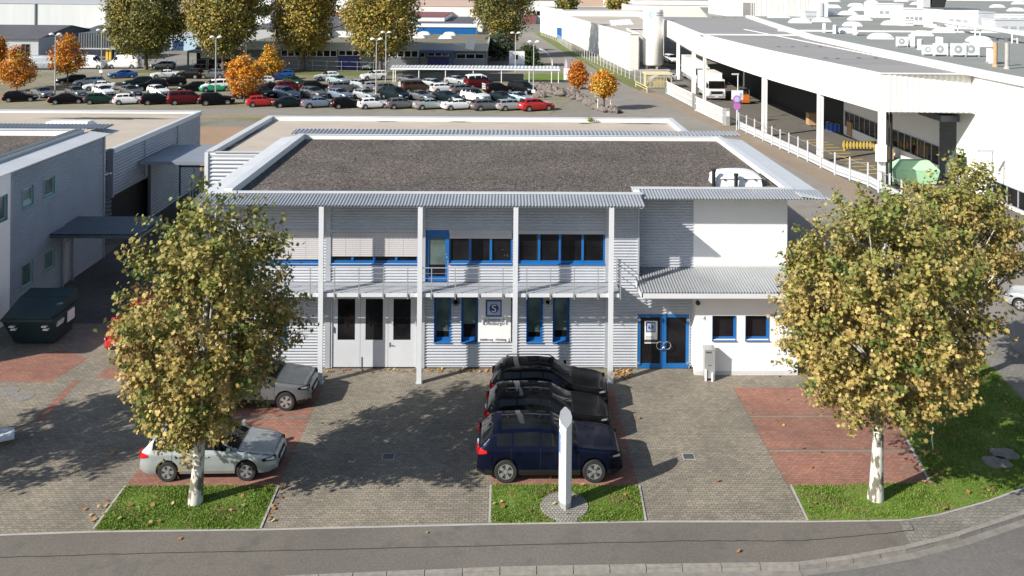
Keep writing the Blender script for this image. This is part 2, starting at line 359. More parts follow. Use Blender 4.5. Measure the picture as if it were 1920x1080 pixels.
# kerb stones, each about a metre
mb=MB();rnd=random.Random(3)
for (a,b),(c,d) in zip(K[1:],K[2:]):
    L=math.hypot(c-a,d-b);n=max(1,round(L/1.0));u=Vector((c-a,d-b,0))/L
    for i in range(n):
        p=Vector((a,b,0))+u*(L*i/n+.012);q=Vector((a,b,0))+u*(L*(i+1)/n-.012);nn=Vector((-u.y,u.x,0));j=rnd.uniform(-.008,.008)
        z=.012+rnd.uniform(-.006,.006)
        mb.hexa([p+nn*-.02+Vector((0,0,-.2)),q+nn*-.02+Vector((0,0,-.2)),q+nn*.15+Vector((0,0,-.2)),p+nn*.15+Vector((0,0,-.2)),
                 p+nn*j+Vector((0,0,z)),q+nn*j+Vector((0,0,z)),q+nn*.15+Vector((0,0,z+.01)),p+nn*.15+Vector((0,0,z+.01))])
struct(mb.build('kerb','kerb'))
mb=MB()
for (a,b),(c,d) in zip(K[1:],K[2:]):        # drainage course of pale setts below the kerb
    L=math.hypot(c-a,d-b);u=Vector((c-a,d-b,0))/L;nn=Vector((u.y,-u.x,0));z=Vector((0,0,-.126))
    p=Vector((a,b,0));q=Vector((c,d,0));mb.poly([p+z,p+nn*.26+z,q+nn*.26+z,q+z])
struct(mb.build('gutter','gut'))
def ribbon(name,pts,wd,m,z):
    mb=MB();pts=[Vector((p[0],p[1],z)) for p in pts];L=[];Rr=[]
    for i,p in enumerate(pts):
        d=(pts[min(i+1,len(pts)-1)]-pts[max(i-1,0)]).normalized();n=Vector((-d.y,d.x,0))*wd/2;L.append(p+n);Rr.append(p-n)
    for i in range(len(pts)-1): mb.poly([Rr[i],Rr[i+1],L[i+1],L[i]])
    return struct(mb.build(name,m))
def wob(pts,amp,n,seed):
    r=random.Random(seed);out=[]
    for a,b in zip(pts,pts[1:]):
        for i in range(n): t=i/n;out.append((a[0]+(b[0]-a[0])*t+r.uniform(-amp,amp),a[1]+(b[1]-a[1])*t+r.uniform(-amp,amp)))
    return out+[pts[-1]]
ribbon('tar_seam',wob([gp(-40,1046),gp(320,1036),gp(640,1030),gp(1280,1014),gp(1500,1014),gp(1650,1001),gp(1715,993)],.02,12,1),.035,'tar',.001)
ribbon('tar_seam',wob([gp(1715,993),gp(1705,978)],.01,4,2),.03,'tar',.001)
ribbon('edging_strip',IN[1:]+SLI[1:5],.09,'conc',.004)
sheet('paved_yard',IN[1:]+[(9.62,27.4),(9.62,36.4),(16.0,36.4),(16.4,41.2),(13.2,41.2),(13,39),(-11,39),(-12.6,52),(-18.4,62),(-18.4,72),(-25,72),(-24,40),(-40,40),(-40,26.7)],'paver',0)
M['shade_paver']=paver_mat('painted_shade_paver',(.13,.125,.115),(.10,.096,.09),(.045,.042,.038),(.08,.08,.065))  # grey paver darkened, the shade of the passage put into its colour
sheet('passage_painted_shade',[(-23.9,43.2),(-12,43.2),(-12.6,52),(-18.4,62),(-18.4,72),(-25,72),(-24,53)],'shade_paver',.004)  # sheet over the yard paving that paints the shade between the buildings
def bays(x0,xr,ys):
    for a,b in zip(ys,ys[1:]): sheet('red_parking_bay',[(x0,a+.14),(xr(a),a+.14),(xr(b),b-.0),(x0,b)],'red',.004)
bays(9.64,lambda y:14.45+(y-29.3)*.19,[29.15,31.44,33.94,36.42])
bays(-12.4,lambda y:-7.36,[29.25,31.46,33.94,36.42])
bays(-.28,lambda y:4.6,[29.2,31.46,33.94,36.42])
sheet('red_parking_bay',[gp(-80,694),gp(-80,714),gp(95,717),gp(165,672),gp(120,655)],'red',.004)
sheet('red_parking_bay',[gp(178,708),gp(262,714),gp(300,690),gp(205,688)],'red',.004)
sheet('red_marking_strip',[gp(62,790),gp(80,790),gp(150,713),gp(138,713)],'red',.004)
for nm,pl in (('left',[(-12.36,27.0),(-7.36,27.07),(-7.40,29.36),(-12.38,29.36)]),('middle',[(-.3,27.3),(4.5,27.38),(4.6,29.3),(-.3,29.38)]),
   ('right',[(9.65,27.36),(12.76,27.42),(13.91,27.7),(15.84,28.4),(17.5,29.16),(19.56,31.5),(21.06,34.5),(21.55,38),(21.5,41),(16.5,41),(16.2,37.6),(15.36,34.4),(14.5,29.42),(9.75,29.28)])):
    sheet('lawn',pl,'lawn',.02)
    for i in range(len(pl)):
        pass
ribbon('lawn_edging',[(14.5,29.42),(15.36,34.4),(16.2,37.6)],.1,'conc',.03)
ribbon('lawn_edging',[(9.62,27.36),(9.72,29.3)],.07,'conc',.03)
ribbon('lawn_edging',[(-7.33,27.07),(-7.37,29.36)],.07,'conc',.03)
ribbon('lawn_edging',[(-12.39,27.07),(-12.41,29.36)],.07,'conc',.03)
ribbon('lawn_edging',[(-.33,27.3),(-.33,29.36)],.07,'conc',.03)
ribbon('lawn_edging',[(4.54,27.38),(4.63,29.3)],.07,'conc',.03)
# rough lot, sandy field, car park and lane behind the offices
sheet('sandy_field',[(-24.6,72),(-18.6,69),(-18.6,101),(-80,101),(-80,73)],'field',0)
sheet('dry_verge',[gp(-300,222),gp(530,222),gp(540,216),gp(-300,214)],'dry',.004)
sheet('access_track',[gp(-300,214),gp(560,216),gp(1300,231),gp(1180,205),gp(1030,214),gp(560,204),gp(-300,202)],'lane',.002)
sheet('car_park',[gp(-400,202),gp(560,204),gp(1030,214),gp(1075,185),gp(1050,150),gp(640,140),gp(250,135),gp(-400,135)],'lotg',.004)
sheet('lane',[(13.2,52),(16,66),(28,70),gp(1320,230),gp(1170,160),gp(1090,103),gp(1010,62),gp(972,62),gp(1000,90),gp(1058,130),gp(1075,185),gp(1180,215),(13.4,75)],'lane',.001)
sheet('access_track',[gp(-400,135),gp(250,135),gp(420,120),gp(300,95),gp(-400,95)],'lane',.003)
sheet('verge',[gp(225,136),gp(700,143),gp(1050,147),gp(1050,142),gp(700,133),gp(225,131)],'verge',.008)
sheet('verge',[gp(985,150),gp(1070,150),gp(1062,138),gp(985,138)],'lawn',.01)
sheet('fence_verge',[gp(1000,62),gp(1060,100),gp(1150,148),gp(1200,170),gp(1215,160),gp(1060,80),gp(1015,60)],'verge',.006)
ribbon('lane_kerb',[(25.6,58),(27.24,69.0),(24.9,95),(24.16,105.7),(19.63,143.8),(17.4,200),(16.92,244)],.22,'kerb',.02)
sheet('footpath',[(25.7,58),(27.34,69),(24.26,105.7),(19.73,143.8),(17,244),(19,244),(22.2,143.8),(26.6,105),(30.2,69),(31,58)],'path',.002)
# ================================================================== OFFICE BUILDING
YF=38.23;YU=39.12;YL=37.58;YC=36.86
B=thing('office_building',(0,38.23,0),'two-storey office with ribbed silver facade, blue window frames and dark gravel flat roof','office building')
def fr(u0,v0,u1,v1,Y):
    p=yp(u0,v0,Y);q=yp(u1,v1,Y);return (p.x,q.x,q.z,p.z)
front=lambda Y:(lambda s,z,o:(s,Y-o,z))
XL=-11.85;XW=yp(1196,600,YF).x;XS=yp(1303,600,YL).x;XR=12.72
ZP=7.62
opens={}
W=opens
W['b1']=fr(440,431,600,494,YF);W['b2']=fr(620,431,783.5,494,YF);W['door']=fr(798,431,841,528,YF);W['b3']=fr(842,431,960.5,494,YF);W['b4']=fr(971,431,1134,494,YF)
W['g0']=fr(509,557,538.5,641,YF);W['gate']=fr(620,557,782.5,694,YF)
for k,(a,b) in {'g1':(814.5,845),'g2':(865.5,895),'g3':(987.5,1017),'g4':(1037,1067)}.items(): W[k]=fr(a,557,b,641,YF)
W['ent']=fr(1195.5,588,1291,692,YF)
mb=MB();ribbed(mb,lambda s,z,o:(XL-o,s,z),38.2,52.4,.06,7.45);mb.build('ribbed_wall','clad',B,smooth=True,sharp=80)
mb=MB();ribbed(mb,lambda s,z,o:(XR+o,s,z),43.4,52.4,.06,7.45);mb.build('ribbed_wall','clad',B,smooth=True,sharp=80)
mb=MB();ribbed(mb,front(YU),XW-.2,yp(1300,450,YU).x,3.9,7.45);mb.build('ribbed_wall','clad',B,smooth=True,sharp=80)
mb=MB();ribbed(mb,front(YF),XL,XW,.06,7.45,W.values())
# entrance bay under the porch, and return walls
mb.build('ribbed_wall','clad',B,smooth=True,sharp=80);mb=MB();ribbed(mb,front(YF),XW,XS+.05,.06,3.95,[W['ent']])
mb.build('ribbed_wall','clad',B,smooth=True,sharp=80)
mb=MB()                                          # structural core behind the sheets, dark where windows look in
mb.box(XL+.12,38.6,.05,XW-.02,52.3,7.3);mb.box(XW,39.2,.05,XR-.05,52.25,7.28)
mb.build('inner_wall','dark',B)
mb=MB();mb.box(XL+.01,38.24,0,XS,38.55,.06);mb.build('base_plinth','dark',B)
mb=MB();x0=yp(1300,450,YU).x
mb.box(x0,YU,3.6,XR,YU+.07,7.45);mb.box(XR-.02,YU+.07,.05,XR+.01,43.4,7.45)
xl=yp(1303,650,YL).x
win=[fr(1336,592,1379,637,YL),fr(1398,592,1441,637,YL)]
for a,b,lo,hi in rects(xl,XR,.18,3.78,win): mb.box(a,YL,lo,b,YL+.28,hi)
mb.box(xl,YL+.28,.18,xl+.06,YF+.1,3.78);mb.box(XR-.06,YL+.28,.18,XR,YU,3.6)
mb.build('render_wall','stucco',B)
mb=MB();mb.box(xl-.005,YL-.006,0,XR+.005,YL+.25,.18);mb.box(x0+.004,YU-.012,3.95,XR+.004,YU,4.22);mb.pieces('wall_base','plinth',B)
mb=MB()
for u0,u1 in((610.0,619.8),(790,797),(963.5,970.5),(1134,1143)):
    a=yp(u0,560,YF).x;b=yp(u1,560,YF).x
    mb.box(a,YF-.05,3.8,b,YF+.04,7.44);mb.box(a,YF-.05,.03,b,YF+.04,3.6)
mb.box(XW-.05,YF-.06,3.95,XW+.03,YF+.05,7.44);mb.box(XL-.03,YF-.03,.03,XL+.04,YF+.06,7.44)
mb.box(XW-.2,YU-.03,4.1,XW-.1,YU-.026,7.4)
mb.pieces('pilaster','trim',B)
def window(r,Y,mull,name='window',fw=.07,depth=.09,glass='glass',sill=True,parent=None,sashes=True):
    """frame with mullions (fractions of the width), one pane mesh; frame stands depth behind the wall face"""
    x0,x1,z0,z1=r;y0=Y+depth-.05;y1=Y+depth+.05;f=MB()
    f.box(x0,y0,z0,x0+fw,y1,z1);f.box(x1-fw,y0,z0,x1,y1,z1);f.box(x0+fw,y0,z0,x1-fw,y1,z0+fw*1.5);f.box(x0+fw,y0,z1-fw,x1-fw,y1,z1)
    for m_ in mull:
        c=x0+(x1-x0)*m_;f.box(c-fw*.75,y0-.01,z0+fw*1.5,c+fw*.75,y1,z1-fw)
    # reveal
    f.box(x0-.012,Y-.024,z0-.01,x0+.004,y0,z1);f.box(x1-.004,Y-.024,z0-.01,x1+.012,y0,z1)
    fo=f.build(name,'blue',parent or B)
    g=MB();g.box(x0+fw*.5,Y+depth-.005,z0+fw,x1-fw*.5,Y+depth+.012,z1-fw*.5);g.build('pane',glass,fo)
    if sill:
        s=MB();s.hexa([(x0-.03,Y-.07,z0-.05),(x1+.03,Y-.07,z0-.05),(x1+.03,y0,z0-.02),(x0-.03,y0,z0-.02),(x0-.03,Y-.07,z0-.03),(x1+.03,Y-.07,z0-.03),(x1+.03,y0,z0+.01),(x0-.03,y0,z0+.01)])
        s.build('sill','blue',fo)
    return fo
def blind(r,Y,z0,z1,parent,pitch=.085,tilt=.6,gap=.02):
    mb=MB();x0,x1=r[0]+.02,r[1]-.02;z=z0
    while z<z1:
        mb.box(x0,Y-.020,z,x1,Y-.016,z+pitch*.72);mb.hexa([(x0,Y-.020,z+pitch*.72),(x1,Y-.020,z+pitch*.72),(x1,Y+.012,z+pitch*.9),(x0,Y+.012,z+pitch*.9),(x0,Y-.020,z+pitch*.78),(x1,Y-.020,z+pitch*.78),(x1,Y+.012,z+pitch*.96),(x0,Y+.012,z+pitch*.96)]);z+=pitch
    for k in range(1,6): 
        c=x0+(x1-x0)*k/6;mb.box(c-.004,Y-.026,z0,c+.004,Y-.021,z1)
    return mb.build('blind','blind',parent)
def zat(v,Y=YF): return yp(900,v,Y).z
w1=window(W['b1'],YF,[.33,.66]);w2=window(W['b2'],YF,[.25,.5,.75])
for w_,k in((w1,'b1'),(w2,'b2')):
    blind(W[k],YF+.01,zat(487 if k=='b1' else 481),zat(437),w_)
    x=W[k];mb=MB();mb.box(x[0],YF-.06,zat(436),x[1],YF+.03,zat(431));mb.build('blind_box','trim',w_)
w3=window(W['b3'],YF,[.335,.66]);w4=window(W['b4'],YF,[.245,.485,.745])
blind(W['b3'],YF+.01,zat(447),zat(437),w3,.035)
x=W['b3'];mb=MB();mb.box(x[0],YF-.06,zat(436),x[1],YF+.03,zat(431));mb.build('blind_box','trim',w3)
x=W['b4'];mb=MB();mb.box(x[0],YF-.06,zat(438),x[1],YF+.03,zat(431));mb.build('blind_box','trim',w4)
# upstairs glazed balcony door
x0,x1,z0,z1=W['door'];mb=MB();y0=YF+.03;y1=YF+.13;f=.15
mb.box(x0,y0,z0,x0+f,y1,z1);mb.box(x1-f,y0,z0,x1,y1,z1);mb.box(x0+f,y0,z0,x1-f,y1,z0+.2);mb.box(x0+f,y0,zat(446),x1-f,y1,z1)
dd=mb.build('balcony_door','blue',B)
mb=MB();mb.box(x0+f-.02,YF+.07,zat(497),x1-f+.02,YF+.085,zat(446)+.02);mb.build('pane','glassg',dd)
mb=MB();mb.box(x0+f-.02,YF+.075,z0+.1,x1-f+.02,YF+.09,zat(497));mb.build('pane','glass',dd)
mb=MB();mb.tube([(x1-.07,YF-.03,z0+1.05),(x1-.07,YF-.03,z0+1.2),(x1-.2,YF-.03,z0+1.2)],.015);mb.build('handle','chrome',dd)
# ground floor narrow windows
for k,gl in(('g0','glass'),('g1','glassg'),('g2','glassg'),('g3','glassg'),('g4','glassg')):
    r=W[k];wo=window(r,YF,[],glass='glass',fw=.085,depth=.24)
    if k!='g0':
        b0={'g1':.20,'g2':.36,'g3':.18,'g4':.22}[k];a,b,lo,hi=r
        mb=MB();mb.box(a+.085,YF+.215,lo+(hi-lo)*b0,b-.085,YF+.222,hi-.08);mb.build('roller_blind','glassg',wo)
# potted palm seen through the third upstairs window
pm=thing('potted_palm',(W['b3'][1]-.45,38.45,3.9),'spiky green palm standing inside the upstairs window beside the balcony door','house plant')
mb=MB();r=random.Random(5)
for i in range(34):
    a=r.uniform(0,6.28);e=r.uniform(.2,1.2);L=r.uniform(.45,.85);p=Vector((W['b3'][1]-.45,38.36,4.75+r.uniform(-.1,.25)));pr=None
    for k in range(6):
        t=k/5;q=p+Vector((math.cos(a)*math.cos(e)*L*t*.75,math.sin(a)*.05*t-.012,math.sin(e)*L*t-.55*t*t*L));ww=.028*(1-t)+.004
        if pr is not None: mb.poly([pr[0]+Vector((0,0,-pr[1])),q+Vector((0,0,-ww)),q+Vector((0,0,ww)),pr[0]+Vector((0,0,pr[1]))])
        pr=(q,ww)
M['palm']=mat('palm_leaf',(.20,.27,.09),.5,0,.3,5.)
mb.build('frond','palm',pm)
mb=MB();mb.lathe([(.12,3.8),(.16,4.2)],(W['b3'][1]-.45,38.4,0));mb.tube([(W['b3'][1]-.45,38.4,4.2),(W['b3'][1]-.45,38.37,4.8)],.03);mb.build('pot','conc',pm)
M['pane_clear']=M['glass']
# folding gate
x0,x1,z0,z1=W['gate'];g=MB();yy=YF+.02
M['gate']=mat('gate_sheet',(.56,.58,.62),.45,.05,.05,.8)
lw=(x1-x0-.16)/3
fb=MB();fb.box(x0,YF-.02,0.02,x0+.08,YF+.12,z1);fb.box(x1-.08,YF-.02,.02,x1,YF+.12,z1);fb.box(x0+.08,YF-.02,z1-.05,x1-.08,YF+.12,z1)
gate=fb.build('folding_gate','gate',B)
for i in range(3):
    a=x0+.08+lw*i+.006;b=a+lw-.012;pa,pb=a+.22,b-.22
    zl=zat(638);zh=zat(561);l=MB()
    for r4 in rects(a,b,.03,z1-.055,[(pa,pb,zl,zh)]): l.box(r4[0],yy,r4[2],r4[1],yy+.06,r4[3])
    lo=l.build('leaf','gate',gate)
    q=MB();q.box(pa-.005,yy+.02,zl-.005,pb+.005,yy+.035,zh+.005);q.build('pane','glass',lo)
q=MB();q.tube([(x0+.08+2*lw+.1,yy-.05,1.02),(x0+.08+2*lw+.22,yy-.05,1.02)],.018);q.box(x0+.08+2*lw+.06,yy-.015,.92,x0+.08+2*lw+.11,yy,1.12)
q.box(x0+.13,yy-.05,1.55,x0+.16,yy,1.8);q.box(x0+.08+lw+.06,yy-.03,.04,x0+.08+lw+.085,yy,.5);q.pieces('handle','dgrey',gate)
# entrance double door
x0,x1,z0,z1=W['ent'];z0=.03;f=MB();y0=YF-.03;y1=YF+.09
f.box(x0-.03,YF-.05,z0,x0,y1,z1+.03);f.box(x1,YF-.05,z0,x1+.03,y1,z1+.03);f.box(x0,YF-.05,z1,x1,y1,z1+.03)
ent=f.build('entrance_door','trim',B)
xm=(x0+x1)/2
for a,b in((x0,xm-.006),(xm+.006,x1)):
    l=MB();t=.13;l.box(a,y0,z0,a+t,y1,z1);l.box(b-t,y0,z0,b,y1,z1);l.box(a+t,y0,z0,b-t,y1,z0+.2);l.box(a+t,y0,z1-.15,b-t,y1,z1)
    lo=l.build('leaf','blue',ent)
    q=MB();q.box(a+t-.01,YF+.02,z0+.18,b-t+.01,YF+.035,z1-.13);q.build('pane','glass',lo)
    hx=b-.02 if a==x0 else a+.02;sg=-1 if a==x0 else 1
    q=MB();P=[(hx+sg*(.12+.165*-math.cos(t_)),YF-.12,1.05+.165*math.sin(t_)) for t_ in [math.pi*(.12+1.76*k/20) for k in range(21)]];q.tube([(P[0][0],YF-.03,P[0][2])]+P+[(P[-1][0],YF-.03,P[-1][2])],.02);q.build('handle','chrome',lo,smooth=True)
    q=MB();
    for zz in(.25,z1-.25):
        hxx=a+.06 if a==x0 else b-.06
        q.cbox((hxx,YF-.05,zz),(.14,.04,.05));q.cbox((hxx,YF-.052,zz),(.05,.042,.14));q.build('hinge','chrome',lo);q=MB()
def logo(cx,cz,Y,s,parent,shadow=True):
    mb=MB();mb.box(cx-s*.5,Y-.004,cz-s*.5,cx+s*.44,Y,cz+s*.5);mb.build('logo_frame','navy',parent)
    mb=MB();mb.box(cx-s*.40,Y-.008,cz-s*.40,cx+s*.37,Y-.0045,cz+s*.40);mb.build('logo_field','lblue',parent)
    mb=MB();mb.lathe([(s*.27,-.011),(s*.27,-.0085)],(cx-.01*s,Y,cz),'Y',28);mb.build('logo_disc','navy',parent)
    text('S',s*.62,(cx-.01*s,Y-.0135,cz-s*.215),'sign',parent,'logo_letter',sx=1.05)
po=thing('door_poster',(xm-.6,YF,1.2),'white poster with blue square S logo behind the left entrance door glass','poster')
a,b,lo,hi=fr(1209,602,1232.5,637,YF);lo2=yp(1220,644,YF).z
mb=MB();mb.box(a,YF+.008,lo2,b,YF+.015,hi);mb.build('sheet','sign',po);logo((a+b)/2,hi-.27,YF+.008,.44,po)
mb=MB()
for k in range(3): mb.box(a+.05,YF+.004,lo+.02+k*.06,b-.1-k*.04,YF+.0078,lo+.035+k*.06)
mb.box(a,YF+.003,lo2+.05,b,YF+.0078,lo);mb.build('print','ink',po)
# banner
a,b,lo,hi=fr(897,557,957.5,640,YF)
bn=thing('company_banner',((a+b)/2,YF,lo),'tall white banner with blue S logo and lettering, tied to the ribbed wall','banner')
mb=MB();mb.grid(lambda u,v:(a+(b-a)*u,YF-.055+.004*math.sin(u*9)*math.sin(v*7+1),lo+(hi-lo)*v),12,16);mb.build('cloth','sign',bn,smooth=True)
mb=MB()
for k in range(22):
    z=lo+.05+(hi-lo-.1)*k/21
    for s,x in((-1,a),(1,b)): mb.box(x-.035 if s<0 else x,YF-.06,z-.018,x if s<0 else x+.035,YF-.03,z+.018)
mb.pieces('tie','ink',bn)
cx=(a+b)/2;Yb=YF-.0605
logo(cx-.02,zat(577),Yb,.74,bn)
text('Schwörer +',.205,(cx+.0,Yb-.002,zat(601)),'ink',bn,sx=.93);text('Offenburger',.205,(cx,Yb-.002,zat(608.5)),'ink',bn,sx=.91)
text('Anlieferung - Abholung',.135,(cx-.06,Yb-.002,zat(637.5)),'ink',bn,sx=.9,ext=.004)
mb=MB();mb.box(b-.09,Yb-.004,zat(640)+.02,b-.06,Yb,zat(633.5));mb.poly([(b-.12,Yb-.004,zat(638.5)),(b-.075,Yb-.004,zat(640)),(b-.03,Yb-.004,zat(638.5))]);mb.build('arrow','ink',bn)
# wall vents
for u,m_ in((855,'dgrey'),(1027,'conc')):
    c=yp(u,565,YF);mb=MB();mb.lathe([(.17,-.07),(.17,-.02)],(c.x,YF,c.z),'Y',20)
    for k in(.13,.09,.05): mb.lathe([(k,-.085),(k,-.07)],(c.x,YF,c.z),'Y',20)
    mb.build('wall_vent',m_,B)
# windows in the rendered box, number, camera, letterbox
for r in win: window(r,YL,[],fw=.05,depth=.2)
text('4',.28,(yp(1321,600,YL).x,YL-.004,yp(1321,601,YL).z),'dgrey',B,'house_number',sx=.9)
c=yp(1308,567,YL);mb=MB();mb.lathe([(.03,-.1),(.09,-.07),(.1,0)],(c.x,YL-.05,c.z),'Y',14);mb.tube([(c.x,YL,c.z+.1),(c.x-.05,YL-.1,c.z+.06)],.02);mb.build('camera_housing','black',B,smooth=True)
a,b,lo,hi=fr(1320,649,1339,702,37.2)
lb=thing('letterbox_stand',((a+b)/2,37.2,0),'grey steel letterbox column standing against the white wall','letterbox')
mb=MB();mb.box(a,37.05,.1,b,37.4,1.28);mb.hexa([(a-.015,37.03,1.282),(b+.015,37.03,1.282),(b+.015,37.42,1.30),(a-.015,37.42,1.30),(a-.015,37.03,1.30),(b+.015,37.03,1.30),(b+.015,37.42,1.36),(a-.015,37.42,1.36)]);mb.build('cabinet','steel',lb)
mb=MB();mb.box(a+.05,37.04,1.16,b-.15,37.0495,1.23);mb.box(a+.15,37.04,.64,b-.15,37.0495,.67);mb.pieces('slot','dgrey',lb)
mb=MB();mb.box(a+.01,37.0,0,a+.08,37.06,.48);mb.box(b-.09,37.0,0,b-.02,37.06,.3);mb.tube([(b-.12,36.98,0),(b-.12,36.98,.36)],.04);mb.build('post','white',lb)
# columns
for u,v in((601.5,716),(785.5,719),(964.5,717),(1142.5,713)):
    c=gp(u,v);mb=MB();mb.box(c.x-.1,YC-.11,.03,c.x+.1,YC+.0,7.40);mb.box(c.x-.07,YC,.03,c.x+.07,YC+.12,7.40)
    o=mb.build('column','post',B);mb=MB();mb.box(c.x-.14,YC-.15,0,c.x+.14,YC+.15,.03);mb.build('foot_plate','steel',o)
# balcony
ZB=3.74;xa=XL;xb=yp(1163,553,YC).x
mb=MB()
for i in range(34):
    y=YC+.12+i*(YF-.03-YC-.12)/34;mb.box(xa,y,ZB-.03,xb,y+.026,ZB)
mb.box(xa,YC+.06,ZB-.14,xb,YC+.1,ZB-.032);mb.box(xa,YF-.12,ZB-.14,xb,YF-.04,ZB-.032)
k=xa
while k<xb: mb.box(k,YC+.1,ZB-.12,k+.04,YF-.12,ZB-.032);k+=.5
deck=mb.build('balcony_deck','trim',B)
posts=[yp(u,553,YC).x for u in(447,491.5,536,582,627.5,673,719,764.5,809,853.5,898,943,987.5,1032,1076.5,1121)]
mb=MB();ed=[xa]+posts+[xb]
for p,q in zip(ed,ed[1:]): mb.box(p+.09,YC-.015,ZB-.15,q-.04,YC+.03,ZB+.0)
mb.build('fascia','post',deck)
mb=MB()
for p in posts+[xb]: mb.box(p-.02,YC-.06,ZB-.22,p+.02,YC-.03,ZB+1.08)
for z in(.22,.43,.64,.85): mb.tube([(xa,YC-.045,ZB+z),(xb,YC-.045,ZB+z)],.006,5)
mb.tube([(xa,YC-.045,ZB+1.08),(xb,YC-.045,ZB+1.08)],.021,8)
for z in(.43,.85,1.08): mb.tube([(xb,YC-.045,ZB+z),(xb,YF-.05,ZB+z)],.015,6)
mb.box(xb-.02,YF-.1,ZB-.1,xb+.02,YF-.06,ZB+1.08)
xd=yp(841,520,YF).x
mb.box(xd-.015,YF-.5,ZB,xd+.015,YF-.46,ZB+1.1)
mb.build('railing','steel',B)
# awning roofs
def awning(xs,Y0,z0,Y1,z1,gap=.0,amp=.022,pitch=.137):
    mb=MB()
    for a,b in zip(xs,xs[1:]): vribbed(mb,lambda s,t,o:(s+(0),Y0+(Y1-Y0)*t,z0+(z1-z0)*t+o),a+gap/2,b-gap/2,pitch,amp)
    for a,b in zip(xs,xs[1:]): vribbed(mb,lambda s,t,o:(s,Y0+(Y1-Y0)*t,z0+(z1-z0)*t+o-.03),a+gap/2,b-gap/2,pitch,amp)
    return mb
cols=[gp(u,717).x for u in(601.5,785.5,964.5,1142.5)]
aw=awning([-13.0]+cols+[5.95],36.72,7.44,38.1,7.60).build('front_awning','awn',B,smooth=True,sharp=80)
mb=MB()
for x in cols+[-11.6,5.8]: mb.hexa([(x-.05,36.76,7.33),(x+.05,36.76,7.33),(x+.05,38.2,7.44),(x-.05,38.2,7.44),(x-.05,36.76,7.40),(x+.05,36.76,7.40),(x+.05,38.2,7.53),(x-.05,38.2,7.53)])
mb.box(-12.9,36.8,7.335,5.9,36.86,7.385);mb.pieces('rafter','trim',aw)
awning([5.7,14.1],37.95,7.47,39.05,7.62).build('front_awning','awn',B,smooth=True,sharp=80)
awning([-12.6,14.3],53.8,7.74,52.46,7.69,pitch=.24,amp=.035).build('rear_awning','awn',B,smooth=True,sharp=80)
mb=MB()
for sx,xi,xo in((-1,-12.05,-13.15),(1,12.95,14.25)):
    ys=[(38.0 if sx<0 else 38.0),52.4];n=9
    for i in range(n):
        a=ys[0]+(ys[1]-ys[0])*i/n;b=ys[0]+(ys[1]-ys[0])*(i+1)/n-.01
        mb.hexa([(xi,a,7.56),(xo,a,7.42),(xo,b,7.42),(xi,b,7.56),(xi,a,7.60),(xo,a,7.45),(xo,b,7.45),(xi,b,7.60)])

mb.pieces('side_eave','metal',B)
# roof and parapet
mb=MB();mb.prism([(-11.9,38.35),(XW,38.35),(XW,39.3),(12.9,39.3),(12.9,52.2),(-11.9,52.2)],7.2,7.40)
roof=mb.build('roof','roofstone',B)
r=random.Random(9);st=MB()
for i in range(6500):
    x=r.uniform(-11.7,12.6);y=r.uniform(38.5,52);
    if x>XW-.2 and y<39.5: continue
    s=r.uniform(.025,.06);a=r.uniform(0,3.1)
    P=[Vector((x+s*math.cos(a+k*2.09)*r.uniform(.6,1.2),y+s*math.sin(a+k*2.09)*r.uniform(.6,1.2),7.40)) for k in range(3)]
    st.add(P+[Vector((x,y,7.40+s*r.uniform(.5,.9)))],[(0,1,3),(1,2,3),(2,0,3)])
M['stonelight']=mat('roof_pebbles',(.12,.10,.095),.9,0,.5,2.5)
tag(st.build('roof_pebbles','stonelight',B),kind='stuff')
mb=MB();ZT=7.66
mb.box(-12.05,38.1,7.3,XW+.1,38.36,ZT-.04);mb.box(XW-.16,38.362,7.3,XW+.1,39.06,ZT-.042);mb.box(XW-.16,39.06,7.3,12.96,39.32,ZT-.02)
mb.box(-12.05,38.362,7.3,-11.74,52.2,ZT+.06);mb.box(12.7,39.322,7.3,12.96,52.2,ZT);mb.box(-12.05,52.2,7.3,12.96,52.4,ZT)
mb.pieces('parapet','whall',B)
mb=MB();mb.box(-12.1,38.06,ZT-.04,XW+.14,38.40,ZT-.015);mb.box(XW-.2,39.02,ZT-.02,13.0,39.36,ZT+.005);mb.box(-12.09,38.402,ZT+.06,-11.70,52.16,ZT+.085);mb.box(12.66,39.362,ZT,13.0,52.16,ZT+.025);mb.box(-12.09,52.17,ZT+.0,13.0,52.44,ZT+.026)
mb.pieces('coping','metal',B)
# skylight and vent pipes
c0=gp(1343,350,7.40);c1=gp(1427,350,7.40);c0=Vector((c0.x,c0.y+.0,7.4));wd=c1.x-c0.x
mb=MB();mb.hexa([(c0.x-.06,c0.y,7.4),(c0.x+wd+.06,c0.y,7.4),(c0.x+wd+.06,c0.y+1.3,7.4),(c0.x-.06,c0.y+1.3,7.4),(c0.x,c0.y+.05,7.75),(c0.x+wd,c0.y+.05,7.75),(c0.x+wd,c0.y+1.25,7.75),(c0.x,c0.y+1.25,7.75)])
sk=mb.build('skylight','white',B)
mb=MB();mb.grid(lambda u,v:(c0.x-.06+(wd+.12)*u,c0.y-.01+1.32*v,7.76+.33*(max(0,1-abs(2*u-1)**3)*max(0,1-abs(2*v-1)**3))**.6),22,14);mb.build('dome','acry',sk,smooth=True)
mb=MB()
for k in(.18,.42,.65,.86): mb.box(c0.x+wd*k-.03,c0.y-.03,7.70,c0.x+wd*k+.03,c0.y+.02,7.77)
mb.pieces('clip','black',sk)
for u,v,h in((1338,351,.85),(1380,352,.65)):
    c=gp(u,v,7.4);mb=MB();mb.lathe([(.085,7.36),(.085,7.4+h-.12),(.11,7.4+h-.1),(.11,7.4+h)],(c.x,c.y,0),'Z',14);mb.build('vent_pipe','black',B,smooth=True)
